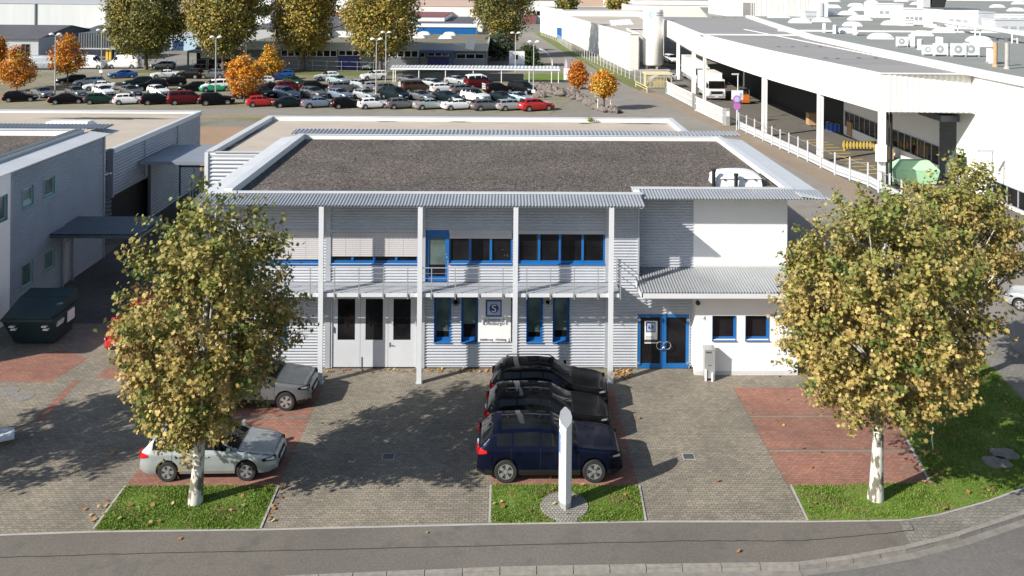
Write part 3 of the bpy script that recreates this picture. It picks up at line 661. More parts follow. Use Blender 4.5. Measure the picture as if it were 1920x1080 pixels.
# porch roof
x0p=XW-.12;x1p=13.4
mb=awning([x0p,x1p],36.72,3.84,39.08,4.12,0,.02,.125);pr=mb.build('porch_roof','awn',B,smooth=True,sharp=80)
mb=MB();mb.box(x0p+.1,36.70,3.60,x1p-.02,36.76,3.80);mb.box(x0p,36.76,3.62,x0p+.05,38.2,3.84);mb.build('gutter','post',pr)
mb=MB();mb.box(x0p+.06,36.78,3.55,x1p-.1,YF-.05,3.60);mb.build('soffit','plinth',pr)
# low hall behind the offices
Hh=thing('low_hall',(-2,62,0),'low hall with pale flat membrane roof directly behind the gravel-roofed office','industrial hall')
hx0,hx1,hy0,hy1=-18.5,13.3,54.3,69.7
mb=MB()
ribbed(mb,lambda s,z,o:(s,55.3-o,z),-18.45,-11.9,.05,5.98,pitch=.25,amp=.04)
ribbed(mb,lambda s,z,o:(-18.5-o,s,z),55.3,hy1,.05,5.98,pitch=.25,amp=.04);ribbed(mb,lambda s,z,o:(13.3+o,s,z),53.7,hy1,.05,5.98,pitch=.25,amp=.04)
mb.build('ribbed_wall','clad',Hh,smooth=True,sharp=80)
mb=MB();mb.box(-18.42,55.36,.02,13.2,69.6,5.7);mb.box(-11.9,53.62,.02,13.2,55.36,5.7);mb.build('inner_wall','dgrey',Hh)
mb=MB();mb.box(-18.42,55.37,5.7,13.22,69.6,5.76);mb.box(-11.9,53.62,5.7,13.22,55.37,5.76);rf=mb.build('roof','membrane',Hh)
mb=MB();mb.box(-18.5,55.3,5.72,-18.15,69.7,6.06);mb.box(13.0,53.7,5.72,13.3,69.7,6.06);mb.box(-18.15,69.42,5.72,13.0,69.7,6.06);mb.box(-18.15,55.3,5.72,-12,55.5,6.0)
mb.pieces('parapet','whall',Hh)
mb=MB();mb.box(-18.56,55.22,6.06,-18.08,69.38,6.09);mb.box(12.93,53.7,6.06,13.38,69.38,6.09);mb.box(-18.56,69.39,6.06,13.38,69.76,6.09);mb.box(-18.08,55.2,6.0,-11.95,55.52,6.03);mb.pieces('coping','metal',Hh)
mb=MB();mb.box(-18.62,55.2,.02,-18.4,55.34,5.99);mb.pieces('corner_post','post',Hh)
mb=MB();r=random.Random(4)
def blotch(cx,cy,lx,ly,z,n=26):
    P=[]
    for k in range(n):
        a=2*math.pi*k/n;f=1+r.uniform(-.35,.35);P.append((cx+lx*math.cos(a)*f,cy+ly*math.sin(a)*f,z))
    mb.poly(P)
for u0,u1,v in((1085,1110,231.5),(1165,1258,232),(706,742,228),(840,880,228.3)):
    p=gp((u0+u1)/2,v,5.764);blotch(p.x,min(p.y,69.2),(u1-u0)/2*p.y/F,.22,5.764)
blotch(-17.9,57.5,.16,1.6,5.7645);blotch(-17.95,62.5,.12,3.,5.765)
mb.build('moss_patch','moss',rf)
pl=thing('roof_weed',(gp(1107,230,5.76).x,69.1,5.76),'small green weed growing by the rear parapet of the flat hall roof','plant')
mb=MB();c=Vector((gp(1107,230,5.76).x,69.1,5.76))
for k in range(70):
    a=r.uniform(0,6.28);l=r.uniform(.2,.5);e=r.uniform(.4,1.4);d=Vector((math.cos(a)*math.cos(e),math.sin(a)*math.cos(e),math.sin(e)));q=c+d*l;s=Vector((-d.y,d.x,0))*.05
    mb.poly([c+d*l*.3-s*.4,q-s,q+d*.12,q+s])
mb.build('leaves','palm',pl)
# ================================================================== LEFT NEIGHBOUR
XN=-23.95
G=thing('office_building',(XN-6,45,0),'neighbouring grey ribbed building with shaded side wall and pale green windows, beside the driveway','office building')
side=lambda s,z,o:(XN+o,s,z)
def frx(u0,v0,u1,v1,X):
    p=xp(u0,v0,X);q=xp(u1,v1,X);return (min(p.y,q.y),max(p.y,q.y),min(p.z,q.z),max(p.z,q.z))
wr=[]
for u0,vt0,vb0,u1,vt1,vb1 in((42,356,391,62,346,381),(82,337,371,102,329,362),(40,499,543,61,489,529),(82.5,475,510,102,467,501)):
    a=xp(u0,vb0,XN);b=xp(u1,vb1,XN);t=xp(u0,vt0,XN);wr.append((a.y,b.y,(a.z+b.z)/2,t.z))
dr=(xp(122,560,XN).y,xp(137,546,XN).y,.03,2.3)
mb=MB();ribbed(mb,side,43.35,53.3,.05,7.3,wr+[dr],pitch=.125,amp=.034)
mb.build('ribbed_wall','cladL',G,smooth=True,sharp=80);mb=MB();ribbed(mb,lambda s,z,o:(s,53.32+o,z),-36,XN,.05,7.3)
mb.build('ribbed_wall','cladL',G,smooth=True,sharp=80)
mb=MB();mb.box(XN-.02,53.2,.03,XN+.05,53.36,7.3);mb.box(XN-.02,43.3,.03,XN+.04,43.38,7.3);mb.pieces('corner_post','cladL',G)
ww=frx(-3,370,12.5,410,XN);a=ww
mb=MB()
for r4 in rects(37.6,43.3,.05,7.3,[(36.9,39.1,3.8,7.31),ww]): mb.box(XN-.25,r4[0],r4[2],XN,r4[1],r4[3])
mb.box(-36,37.6,.05,XN-.25,37.85,3.8);mb.box(-36,39.1,3.8,XN-.25,39.35,7.3)
mb.build('render_wall','stucco',G)
mb=MB();mb.box(-36,39.4,.03,XN-.3,53.25,7.2);mb.build('inner_wall','dark',G)
M['gframe']=mat('pale_green_frame',(.22,.36,.37),.5,0,.06)
for r4 in wr+[ww]:
    y0,y1,z0,z1=r4;f=MB();x0,x1=XN-.14,XN-.05;t=.09
    f.box(x0,y0,z0,x1,y0+t,z1);f.box(x0,y1-t,z0,x1,y1,z1);f.box(x0,y0+t,z0,x1,y1-t,z0+t);f.box(x0,y0+t,z1-t,x1,y1-t,z1)
    f.box(XN-.14,y0-.02,z0-.02,XN+.04,y0+.004,z1);f.box(XN-.14,y1-.004,z0-.02,XN+.04,y1+.02,z1);f.box(XN-.14,y0-.02,z0-.04,XN+.07,y1+.02,z0+.0)
    fo=f.build('window','gframe',G);q=MB();q.box(XN-.12,y0+t-.01,z0+t-.01,XN-.09,y1-t+.01,z1-t+.01);q.build('pane','glassg',fo)
# tilted sash of the first window
y0,y1,z0,z1=wr[0];q=MB();q.hexa([(XN-.04,y0+.1,z0+.1),(XN-.01,y0+.1,z0+.1),(XN-.01,y1-.1,z0+.1),(XN-.04,y1-.1,z0+.1),(XN-.32,y0+.1,z1-.1),(XN-.29,y0+.1,z1-.1),(XN-.29,y1-.1,z1-.1),(XN-.32,y1-.1,z1-.1)]);q.build('sash','gframe',G)
q=MB();q.box(XN-.1,dr[0],.03,XN-.05,dr[1],2.3);q.build('side_door','trim',G)
mb=MB();n=8
for i in range(n):
    a=37.9+(54.8-37.9)*i/n;b=37.9+(54.8-37.9)*(i+1)/n-.01
    mb.hexa([(-24.95,a,7.55),(-23.72,a,7.38),(-23.72,b,7.38),(-24.95,b,7.55),(-24.95,a,7.60),(-23.72,a,7.42),(-23.72,b,7.42),(-24.95,b,7.60)])
mb.pieces('side_eave','metal',G)
mb=MB();mb.prism([(-40,38.2),(-25.3,38.2),(-25.3,53),(-40,53)],7.2,7.38);mb.build('roof','roofstone',G)
mb=MB();mb.box(-25.45,38.2,7.3,-25.15,53,7.78);mb.pieces('parapet','whall',G);mb=MB();mb.box(-40,53.0,7.3,-25.15,53.3,7.72);mb.pieces('parapet','whall',G)
mb=MB();mb.box(-25.5,38.2,7.78,-25.1,52.94,7.81);mb.pieces('coping','dgrey',G);mb=MB();mb.box(-40,52.95,7.72,-25.1,53.35,7.75);mb.pieces('coping','metal',G)
awning([-40,-24.0],54.8,7.80,53.4,7.76,pitch=.24,amp=.035).build('rear_awning','awn',G,smooth=True,sharp=80)
mb=MB();mb.hexa([(-36,36.7,3.6),(XN+.3,36.7,3.6),(XN+.3,39.1,3.8),(-36,39.1,3.8),(-36,36.7,3.85),(XN+.3,36.7,3.85),(XN+.3,39.1,4.1),(-36,39.1,4.1)]);mb.build('porch_roof','awn',G)
c0=gp(105,437,3.3);mb=MB();vribbed(mb,lambda s,t,o:(s,c0.y+(50.2-c0.y)*t,3.24+.1*t+o),XN,-19.2,.16,.025)
mb.box(XN,c0.y+.03,3.02,-19.2,50.1,3.18);cn=mb.build('side_canopy','dgrey',G)
mb=MB();mb.box(-19.4,47.5,.0,-19.28,47.62,3.02);mb.build('canopy_post','dgrey',G)
mb=MB();mb.box(-19.4,49.9,.0,-19.28,50.02,3.02);mb.build('canopy_post','dgrey',G)
for y in(48.2,49.3): mb=MB();mb.box(XN+.03,y,.0,XN+.14,y+.11,3.02);mb.build('canopy_post','cladL',G)
# hall at its back
hx=-24.75
L=thing('low_hall',(hx-8,64,0),'ribbed low hall with beige stained flat roof, behind the left neighbouring office','industrial hall')
mb=MB();ribbed(mb,lambda s,z,o:(hx+o,s,z),56.25,72.3,2.95,5.95,pitch=.2,amp=.03);ribbed(mb,lambda s,z,o:(s,56.25-o,z),-50,hx-.05,.05,5.95,pitch=.25,amp=.05)
ribbed(mb,lambda s,z,o:(hx+o,s,z),62,72.3,.05,2.95,pitch=.2,amp=.03)
mb.build('ribbed_wall','cladL',L,smooth=True,sharp=80)
mb=MB();mb.box(-60,56.4,.03,hx-.5,72.2,2.95);mb.box(-60,56.35,2.95,hx-.06,72.2,5.75);mb.build('inner_wall','dark',L)
mb=MB();mb.box(-60,56.3,5.75,hx-.05,72.2,5.85);rf=mb.build('roof','membrane',L)
mb=MB();mb.box(hx-.2,56.2,5.7,hx+.08,72.4,6.02);mb.pieces('parapet','metal',L);mb=MB();mb.box(-60,72.1,5.7,hx-.2,72.4,6.02);mb.pieces('parapet','whall',L);mb=MB();mb.box(-60,72.05,6.02,hx+.1,72.45,6.05);mb.pieces('coping','metal',L)
mb=MB();mb.box(hx-.3,56.15,2.9,hx+.08,56.3,5.98);mb.pieces('corner_post','cladL',L)
for y in(61.2,67.3): mb=MB();mb.box(hx+.01,y,2.95,hx+.06,y+.12,5.95);mb.build('wall_seam','cladL',L)
mb=MB();r=random.Random(8);p=gp(215,222,5.855);blotch(p.x-.5,p.y,4.6,.5,5.855,40);mb.build('moss_patch','moss',rf)
mb=MB();p=gp(135,238,5.86);mb.hexa([(p.x-2.2,p.y-.9,5.85),(p.x+1.6,p.y-.9,5.85),(p.x+1.6,p.y+.9,5.85),(p.x-2.2,p.y+.9,5.85),(p.x-1.6,p.y-.4,6.3),(p.x+1.3,p.y-.4,6.3),(p.x+1.3,p.y+.4,6.3),(p.x-1.6,p.y+.4,6.3)]);mb.build('skylight','acry',L)
cp=thing('link_canopy',(-21.6,62,0),'dark blue-grey flat canopy roofing the passage between the two low halls','canopy')
mb=MB();mb.box(hx+.1,60.1,4.2,-18.6,66.2,4.42);mb.build('roof_slab','cladL',cp)
for x,y in((hx+.6,60.3),(-19.2,60.3),(-19.2,65.5)): mb=MB();mb.box(x,y,0,x+.16,y+.16,4.2);mb.build('post','dgrey',cp)
r=random.Random(2)
rk=thing('pipe_rack',(-21.5,63,0),'rack of thin pipes standing in the dark passage under the link canopy','rack')
mb=MB()
for k in range(12): x=-22.8+k*.3;mb.tube([(x,63+r.uniform(0,.5),.0),(x+r.uniform(-.4,.4),64,r.uniform(2.2,3.6))],.04,5)
mb.build('pipe','steel',rk)
mb=MB();mb.box(-23.4,64,.0,-23.3,64.1,3.4);mb.box(-19.6,64,.0,-19.5,64.1,3.4);mb.box(-23.4,64.0,3.2,-19.5,64.1,3.3);mb.build('frame','dgrey',rk)
# skip container
p=gp(30,628);q=gp(112,622)
S=thing('waste_container',(-21.5,42.2,0),'dark teal steel waste container with sloping lids beside the left building','waste container')
x0,x1,y0,y1=-22.6,-20.35,40.2,42.6
mb=MB();mb.hexa([(x0+.3,y0+.5,.12),(x1-.1,y0+.5,.12),(x1-.1,y1-.3,.12),(x0+.3,y1-.3,.12),(x0,y0,1.25),(x1,y0,1.25),(x1,y1,1.25),(x0,y1,1.25)]);mb.box(x0-.05,y0-.05,1.25,x1+.05,y1+.05,1.36);mb.build('body','skip',S)
mb=MB();mb.hexa([(x0+.03,y0,1.37),(x1-.03,y0,1.37),(x1-.03,y0+1.5,1.37),(x0+.03,y0+1.5,1.37),(x0+.03,y0,1.42),(x1-.03,y0,1.42),(x1-.03,y0+1.5,1.85),(x0+.03,y0+1.5,1.85)]);mb.build('lid','skip',S)
mb=MB();mb.hexa([(x0+.03,y0+1.55,1.37),(x1-.03,y0+1.55,1.37),(x1-.03,y1,1.37),(x0+.03,y1,1.37),(x0+.03,y0+1.55,1.85),(x1-.03,y0+1.55,1.85),(x1-.03,y1,1.95),(x0+.03,y1,1.95)]);mb.build('lid','skip',S)
mb=MB();mb.box(x1+.02,y0+1.35,.7,x1+.06,y0+2.0,1.2);mb.build('placard','sign',S)
mb=MB()
for k in range(3): mb.hexa([(x1-.03,y0+.45+k*.2,.85),(x1+.04,y0+.45+k*.2,.85),(x1+.04,y0+.55+k*.2,.85),(x1-.03,y0+.55+k*.2,.85),(x1-.03,y0+.55+k*.2,1.05),(x1+.06,y0+.55+k*.2,1.05),(x1+.06,y0+.65+k*.2,1.05),(x1-.03,y0+.65+k*.2,1.05)])
for x in(x0+.35,x1-.45): mb.box(x,y0-.06,1.0,x+.22,y0+.12,1.06);mb.box(x+.05,y0-.02,.85,x+.27,y0+.2,.92)
mb.pieces('warning_stripe','sign',S)
for x in(x0+.5,x1-.4):
    for y in(y0+.8,y1-.7): mb=MB();mb.lathe([(.12,-.05),(.12,.05)],(x,y,.12),'X',12);mb.build('wheel','rubber',S)
# drain covers
for u,v,l in((12,735,'round concrete manhole cover at the left photo edge'),(41,743,'round concrete manhole cover right of its twin at the left edge')):
    c=gp(u,v);o=thing('manhole_cover',(c.x,c.y,0),l,'manhole cover','manhole covers in the left driveway')
    mb=MB();mb.lathe([(.46,.0),(.46,.012)],(c.x,c.y,0),'Z',32);mb.build('ring','gut',o);mb=MB();mb.lathe([(.37,.0),(.37,.014)],(c.x,c.y,0),'Z',32);mb.build('lid','gut',o)
    mb=MB();mb.box(c.x-.2,c.y+.12,.0145,c.x-.14,c.y+.16,.016);mb.box(c.x+.1,c.y-.2,.0145,c.x+.17,c.y-.16,.016);mb.pieces('lifting_hole','dark',o)
for u,v,l in((728,856,'square dark drain grate in the tree shadow between the car rows'),(1291,856,'square dark drain grate on the sunlit paving beside the red bays')):
    c=gp(u,v);o=thing('drain_grate',(c.x,c.y,0),l,'drain grate')
    mb=MB();mb.box(c.x-.22,c.y-.2,0,c.x+.22,c.y+.2,.006);mb.build('frame','conc',o);mb=MB()
    for k in range(7): mb.box(c.x-.18+k*.052,c.y-.16,.0065,c.x-.145+k*.052,c.y+.16,.010)
    mb.build('grate','dgrey',o);mb=MB();mb.box(c.x-.185,c.y-.165,.006,c.x+.185,c.y+.165,.008);mb.build('sump','dark',o)
c=gp(1876,862)
for (dx,dy,l) in((-.25,-.22,'grey flat concrete slab in the shaded lawn, the nearer of two'),(.32,.30,'grey flat concrete slab in the shaded lawn, the farther of two')):
    o=MB();P=[(c.x+dx+.45*math.copysign(abs(math.cos(a))**.5,math.cos(a)),c.y+dy+.36*math.copysign(abs(math.sin(a))**.5,math.sin(a))) for a in [k*math.pi/16 for k in range(32)]]
    o.prism(P,.0,.06);tag(o.build('stone_slab','gut'),l,'slab','slabs in the lawn')
# pale trailer bed at the left edge
tb=thing('trailer_platform',(gp(0,818).x,gp(0,818).y,0),'pale flat trailer platform poking in at the left photo edge','trailer')
c=gp(0,822);mb=MB();z=.32;a=gp(27,801,z);b=gp(2,826,z)
mb.prism([(a.x-1.5,a.y),(a.x-1.02,a.y),(b.x-.75,b.y+.02),(b.x-1.5,b.y-.1)],z-.06,z);mb.prism([(a.x-.95,a.y),(a.x,a.y),(b.x+.35,b.y+.22),(b.x-.05,b.y),(b.x-.68,b.y+.0)],z-.06,z);mb.build('deck','metal',tb)
mb=MB();mb.box(a.x-1.4,b.y+.3,.06,a.x-.5,a.y-.15,z-.06);mb.build('chassis','dgrey',tb)
# pylon sign
P0=gp(1061,957);y0=28.12;W2=.205
ps=thing('pylon_sign',(2.07,28.1,0),'slim white lens-shaped company pylon with slanted top on a cobbled ring','pylon sign')
def lens(z0f,n=9):
    L=[(-W2,0),(-.16,-.17),(-.03,-.30),(.0,-.33),(.05,-.30),(.17,-.17),(W2,0),(.16,.16),(.03,.28),(-.03,.28),(-.16,.16)];return [(2.07+x,28.2+y,z0f(x,y)) for x,y in L]
def prismf(mb,lo,hi):
    n=len(lo);mb.add(lo+hi,[tuple(range(n))[::-1],tuple(range(n,2*n))]+[(i,(i+1)%n,n+(i+1)%n,n+i) for i in range(n)]);return mb
prismf(MB(),lens(lambda x,y:.22),lens(lambda x,y:2.83+.65*y)).build('shaft','sign',ps)
prismf(MB(),lens(lambda x,y:.0),lens(lambda x,y:.22)).build('base','steel',ps)
prismf(MB(),lens(lambda x,y:2.835+.65*y),lens(lambda x,y:2.86+.65*y)).build('cap','steel',ps)
mb=MB();mb.box(2.055,27.855,.2,2.085,27.885,2.6);mb.build('edge_strip','steel',ps)
M['sblue']=mat('sign_blue',(.03,.17,.50),.4,0,.05)
mb=MB()
def lp(t,z,o=.004):
    a=Vector((2.07-W2,28.2,0));b=Vector((2.07-.16,28.03,0));d=b-a;nn=Vector((-.93,-.38,0));p=a+d*t+nn*o;return (p.x,p.y,z)
for z0,z1 in((1.75,2.15),(2.2,2.36)): mb.poly([lp(.15,z0),lp(.95,z0-.02),lp(.95,z1),lp(.15,z1+.05)])
mb.poly([lp(.1,2.52),lp(.98,2.42),lp(.98,2.48),lp(.1,2.6)]);mb.build('logo_mark','sblue',ps)
mb=MB()
for k in range(5): mb.poly([lp(.3,1.3+k*.07),lp(.7,1.3+k*.07),lp(.7,1.33+k*.07),lp(.3,1.33+k*.07)])
mb.build('print','lblue',ps)
mb=MB();mb.lathe([(.78,.02),(.76,.05)],(2.05,28.15,0),'Z',36);mb.box(1.75,27.33,.02,2.4,27.7,.045);struct(mb.build('cobbled_ring','cobble'))
mb=MB();mb.tube([(gp(1750,845).x,gp(1750,845).y,.0),(gp(1750,845).x-.06,gp(1750,845).y,.45),(gp(1750,845).x-.02,gp(1750,845).y,.8)],.02,6)
st=thing('marker_stake',gp(1750,845),'thin pale stake standing in the lawn right of the red bays','stake');o=mb.build('pole','post',st)
mb=MB();mb.tube([(gp(1750,845).x-.02,gp(1750,845).y,.78),(gp(1750,845).x-.02,gp(1750,845).y,.84)],.03,6);mb.build('cap','white',st)
# ================================================================== FACTORY ON THE RIGHT
CE=[gp(u,v,6.45) for u,v in((1250,64),(1260,73),(1270,80),(1299,97),(1319,107),(1431,146.6),(1535,176),(1650,210))]   # curved canopy edge in plan
CE=[Vector((p.x,p.y,0)) for p in CE]
CE[0]=Vector((31.6,176,0))
FA=thing('factory_hall',(60,120,0),'huge white factory hall with green-grey flat roof full of skylights, along the right','factory')
HE=[Vector((38.2,20,0)),Vector((38.2,70.4,0)),Vector((41,118,0)),Vector((52.6,190,0))]
mb=MB();ws=[];X=38.2
for r4 in rects(40,140,0,9.55,[(40,69.0,.35,1.65),(71.8,98,1.05,2.65),(73.5,76.5,0.02,5.3)]): mb.box(X,r4[0],r4[2],X+.3,r4[1],r4[3])
mb.build('wall','whall',FA)
mb=MB();mb.box(X-.05,98.2,.02,X-.002,139,6.4);mb.build('bay_painted_shade','dark',FA)  # deep shade under the canopy painted as a dark panel over the white wall
mb=MB();mb.box(38.6,40,.02,70,140,9.3);mb.build('inner_wall','dark',FA)
for y0,y1,z0,z1,n in((40,69,.35,1.65,20),(76.6,98,1.05,2.65,16)):
    f=MB()
    for k in range(n+1): y=y0+(y1-y0)*k/n;f.box(X+.05,y-.05,z0,X+.18,y+.05,z1)
    f.box(X-.06,y0,z0-.06,X+.2,y1,z0);f.box(X-.06,y0,z1,X+.2,y1,z1+.08)
    fo=f.build('window_band','trim',FA);q=MB();q.box(X+.1,y0,z0,X+.13,y1,z1);q.build('pane','glass',fo)
mb=MB();
for k in range(26): mb.box(X+.06+.02*(k%2),73.5,.02+k*.203,X+.12+.02*(k%2),76.5,.02+(k+1)*.203)
mb.build('roller_shutter','dgrey',FA);mb=MB();mb.box(36.6,73.0,5.4,38.15,77,5.9);mb.build('shutter_hood','dgrey',FA)
mb=MB();mb.add([(38.3,20,9.55),(38.3,70.4,9.55),(41.1,118,9.55),(52.7,190,9.55),(64,191,9.55),(64,420,9.55),(700,420,9.55),(700,20,9.55)],[(0,1,2,3,4,5,6,7)])
mb.add([(44,190,9.54),(64,190,9.54),(64,420,9.54),(90,420,9.54)],[(0,1,2,3)])
roof=mb.build('roof','hroof',FA)
mb=MB()
for a,b in zip(HE,HE[1:]):
    d=(b-a).normalized();n=Vector((d.y,-d.x,0));z=lambda p,h:Vector((p.x,p.y,h))
    mb.hexa([z(a-n*.3,9.5),z(b-n*.3,9.5),z(b+n*.9,9.5),z(a+n*.9,9.5),z(a-n*.3,9.95),z(b-n*.3,9.95),z(b+n*.9,9.95),z(a+n*.9,9.95)])
mb.pieces('parapet','whall',FA)
mb=MB();mb.box(42,134.2,9.56,300,134.5,9.8);mb.build('roof_upstand','white',FA)
mb=MB();mb.box(50,196,9.4,72.5,215,14.2);ph=mb.build('penthouse','whall',FA)
mb=MB();vribbed(mb,lambda s,t,o:(s,195.93-o,9.6+4.6*t),55,68,.55,.05);mb.build('ribbed_panel','cream',ph,smooth=True,sharp=80)
mb=MB();mb.box(53.3,195.9,9.7,55.9,195.98,12.6);mb.build('gate','flat',ph);mb=MB();mb.box(70.6,195.7,9.6,71.2,195.98,12.8);mb.build('duct','metal',ph)
# rooflights
def dome(u,v,wx=2.6,wy=1.5,h=.55,z=9.56):
    c=gp(u,v,z);mb=MB();mb.box(c.x-wx/2,c.y-wy/2,z,c.x+wx/2,c.y+wy/2,z+.28)
    o=mb.build('skylight','white',FA);mb=MB();mb.grid(lambda a,b:(c.x-wx/2-.05+(wx+.1)*a,c.y-wy/2-.05+(wy+.1)*b,z+.28+h*(max(0,1-abs(2*a-1)**3)*max(0,1-abs(2*b-1)**3))**.6),10,6);mb.build('dome','acry',o,smooth=True)
for u,v,k in((1500,43,1.4),(1540,41,1.2),(1598,49,1.1),(1672,47,1.2),(1587,62,1.1),(1651,73,1.1),(1729,67,1),(1770,61,1.1),(1842,87,1),(1548,29,1.5),(1562,15,1.6),(1609,20,1.7),(1605,12,1.8),(1612,38,1.6),(1634,6,1.8),(1562,3,2),(1700,45,1.2),(1745,22,1.5),(1722,9,1.9),(1870,14,1.6),(1905,21,1.6),(1740,36,1.4),(1460,33,1.6),(1690,3,2),(1540,8,1.8),(1835,78,1),(1655,20,1.5),(1910,8,1.8),(1590,28,1.5),(1760,5,2)): dome(u,v,2.7*k,1.5*k,.5*k)
def rbox(u0,u1,vb,vt,dp,m,name,label,cat,roofm=None,z=9.56):
    a=gp(u0,vb,z);b=gp(u1,vb,z);zt=yp((u0+u1)/2,vt,a.y).z
    o=thing(name,((a.x+b.x)/2,a.y,z),label,cat);mb=MB();mb.box(a.x,a.y,z,b.x,a.y+dp,zt);mb.build('housing',m,o)
    mb=MB();mb.box(a.x-.1,a.y-.1,zt,b.x+.1,a.y+dp+.1,zt+.15);mb.build('cover',roofm or m,o);mb=MB()
    for k in range(4): mb.box(a.x+(b.x-a.x)*(.15+.2*k),a.y-.05,z+(zt-z)*.3,a.x+(b.x-a.x)*(.28+.2*k),a.y-.002,z+(zt-z)*.5)
    mb.pieces('louvre','trim',o);return o
rbox(1641,1689,33,8,6,'white','plant_box','white rooftop plant box left of the one with red rails','roof unit')
rbox(1692,1730,46,17,5,'white','plant_box','white rooftop plant box with red rails along its top','roof unit')
rbox(1769,1830,54,18,7,'whall','plant_box','largest white rooftop plant box with dark lid, behind the white pipe','roof unit','dgrey')
rbox(1834,1862,56,24,7,'metal','plant_box','blue-grey rooftop plant box joined to the right of the dark-lidded one','roof unit')
rbox(1866,1940,60,38,4,'metal','air_duct','long blue-grey air duct box running out at the right photo edge','air duct')
rbox(1862,1945,38,28,3,'white','air_duct','white duct row behind the blue-grey duct at the right edge','air duct')
rbox(1696,1712,48,38,2,'white','plant_box','smallest white plant box standing in front of the red-railed one','roof unit')
rbox(1510,1530,36,22,3,'metal','plant_box','narrow blue-grey plant box beside the white penthouse','roof unit')
a=gp(1770,20,9.56);o=thing('exhaust_stack',(a.x+2,a.y+8,9.56),'dark leaning exhaust stack rising behind the dark-lidded plant box','stack')
mb=MB();mb.hexa([(a.x,a.y+8,9.5),(a.x+4,a.y+8,9.5),(a.x+4,a.y+12,9.5),(a.x,a.y+12,9.5),(a.x+2.5,a.y+8,19),(a.x+6.5,a.y+8,19),(a.x+6.5,a.y+12,19),(a.x+2.5,a.y+12,19)]);mb.build('flue','dark',o);mb=MB();mb.box(a.x-2.2,a.y+8,9.5,a.x-.1,a.y+12,18);mb.build('riser','metal',o)
pa=gp(1747,52,9.56);pb=gp(1960,92,9.56);o=thing('roof_pipe',(pa.x,pa.y,9.56),'long white pipe on trestles crossing the factory roof at the right','pipe')
mb=MB();za=10.9;mb.tube([(pa.x,pa.y,za),(pb.x,pb.y,za)],.32,10);mb.build('pipe','white',o,smooth=True)
for t in(.03,.28,.5,.8):
    p=pa.lerp(pb,t);mb=MB();mb.bar((p.x-.35,p.y,9.55),(p.x-.35,p.y,za),.12);mb.bar((p.x+.35,p.y,9.55),(p.x+.35,p.y,za),.12);mb.bar((p.x-.35,p.y,10.1),(p.x+.35,p.y,10.1),.1);mb.build('trestle','white',o)
for u,v,h,l in((1866,125,2.6,'brown rooftop flue pipe, the left of two'),(1888,129,2.7,'grey-brown rooftop flue pipe, the right of two')):
    c=gp(u,v,9.56);o=thing('flue_pipe',(c.x,c.y,9.56),l,'flue');mb=MB();mb.lathe([(.28,9.5),(.22,9.75),(.18,9.8),(.18,9.56+h*.85)],(c.x,c.y,0),'Z',12);mb.build('pipe','cbox' if u<1880 else 'conc',o,smooth=True);mb=MB();mb.lathe([(.26,9.56+h*.9),(.28,9.56+h)],(c.x,c.y,0),'Z',12);mb.build('cowl','dgrey',o)
# air-conditioning condensers
def condenser(c,rz,label,w_=1.0,h=.85):
    o=thing('air_conditioner',(0,0,0),label,'air conditioner','condenser units on the factory roof')
    mb=MB();mb.box(-w_/2,-.2,.18,w_/2,.2,.18+h);mb.build('casing','white',o)
    mb=MB();mb.lathe([(h*.36,-.225),(h*.36,-.202)],(-w_*.1,0,.18+h/2),'Y',18);f=mb.build('fan_grille','trim',o)
    mb=MB();mb.lathe([(h*.13,-.24),(h*.13,-.226)],(-w_*.1,0,.18+h/2),'Y',12);mb.build('fan_hub','white',f)
    mb=MB();mb.box(-w_/2,-.25,.0,-w_/2+.08,.25,.18);mb.build('foot','trim',o);mb=MB();mb.box(w_/2-.08,-.25,.0,w_/2,.25,.18);mb.build('foot','trim',o)
    o.location=c;o.rotation_euler.z=rz;return o
acs=[(1691,88,0,'condenser unit leftmost in the row on the factory roof',1),(1709,88,1.3,'tall condenser unit seen edge-on behind the leftmost one',1.25),(1726,93,.9,'condenser unit turned aside in the middle of the rooftop row',1),
(1740,104,0,'small front-facing condenser unit next to the turned one',.9),(1761,90,1.4,'condenser unit behind the wide front-facing pair, edge-on',1.1),(1763,105,0,'condenser unit with big fan, second of the four facing front',1.1),(1797,106,0,'condenser unit third of the four facing front',1.15),
(1821,106,0,'condenser unit last and darkest-fanned of the four facing front',1.2),(1856,119,1.2,'lone condenser unit left of the brown flue pipe',1.2),(1545,61,1.2,'condenser unit at the far parapet corner, left of a skylight',1.2),(1567,63,.9,'condenser unit in front of the skylight by the far parapet',1.1),(1602,66,1.3,'condenser unit just right of the skylight by the far parapet',1.2)]
for u,v,rz,l,k in acs: condenser(gp(u,v,9.58),rz,l,1.25*k,1.0*k)
# curved loading canopy
CA=thing('loading_canopy',(34,110,0),'white curved loading canopy on white posts along the factory yard','canopy')
def off(P,d):
    out=[]
    for i,p in enumerate(P):
        t=(P[min(i+1,len(P)-1)]-P[max(i-1,0)]).normalized();out.append(p+Vector((-t.y,t.x,0))*d)
    return out
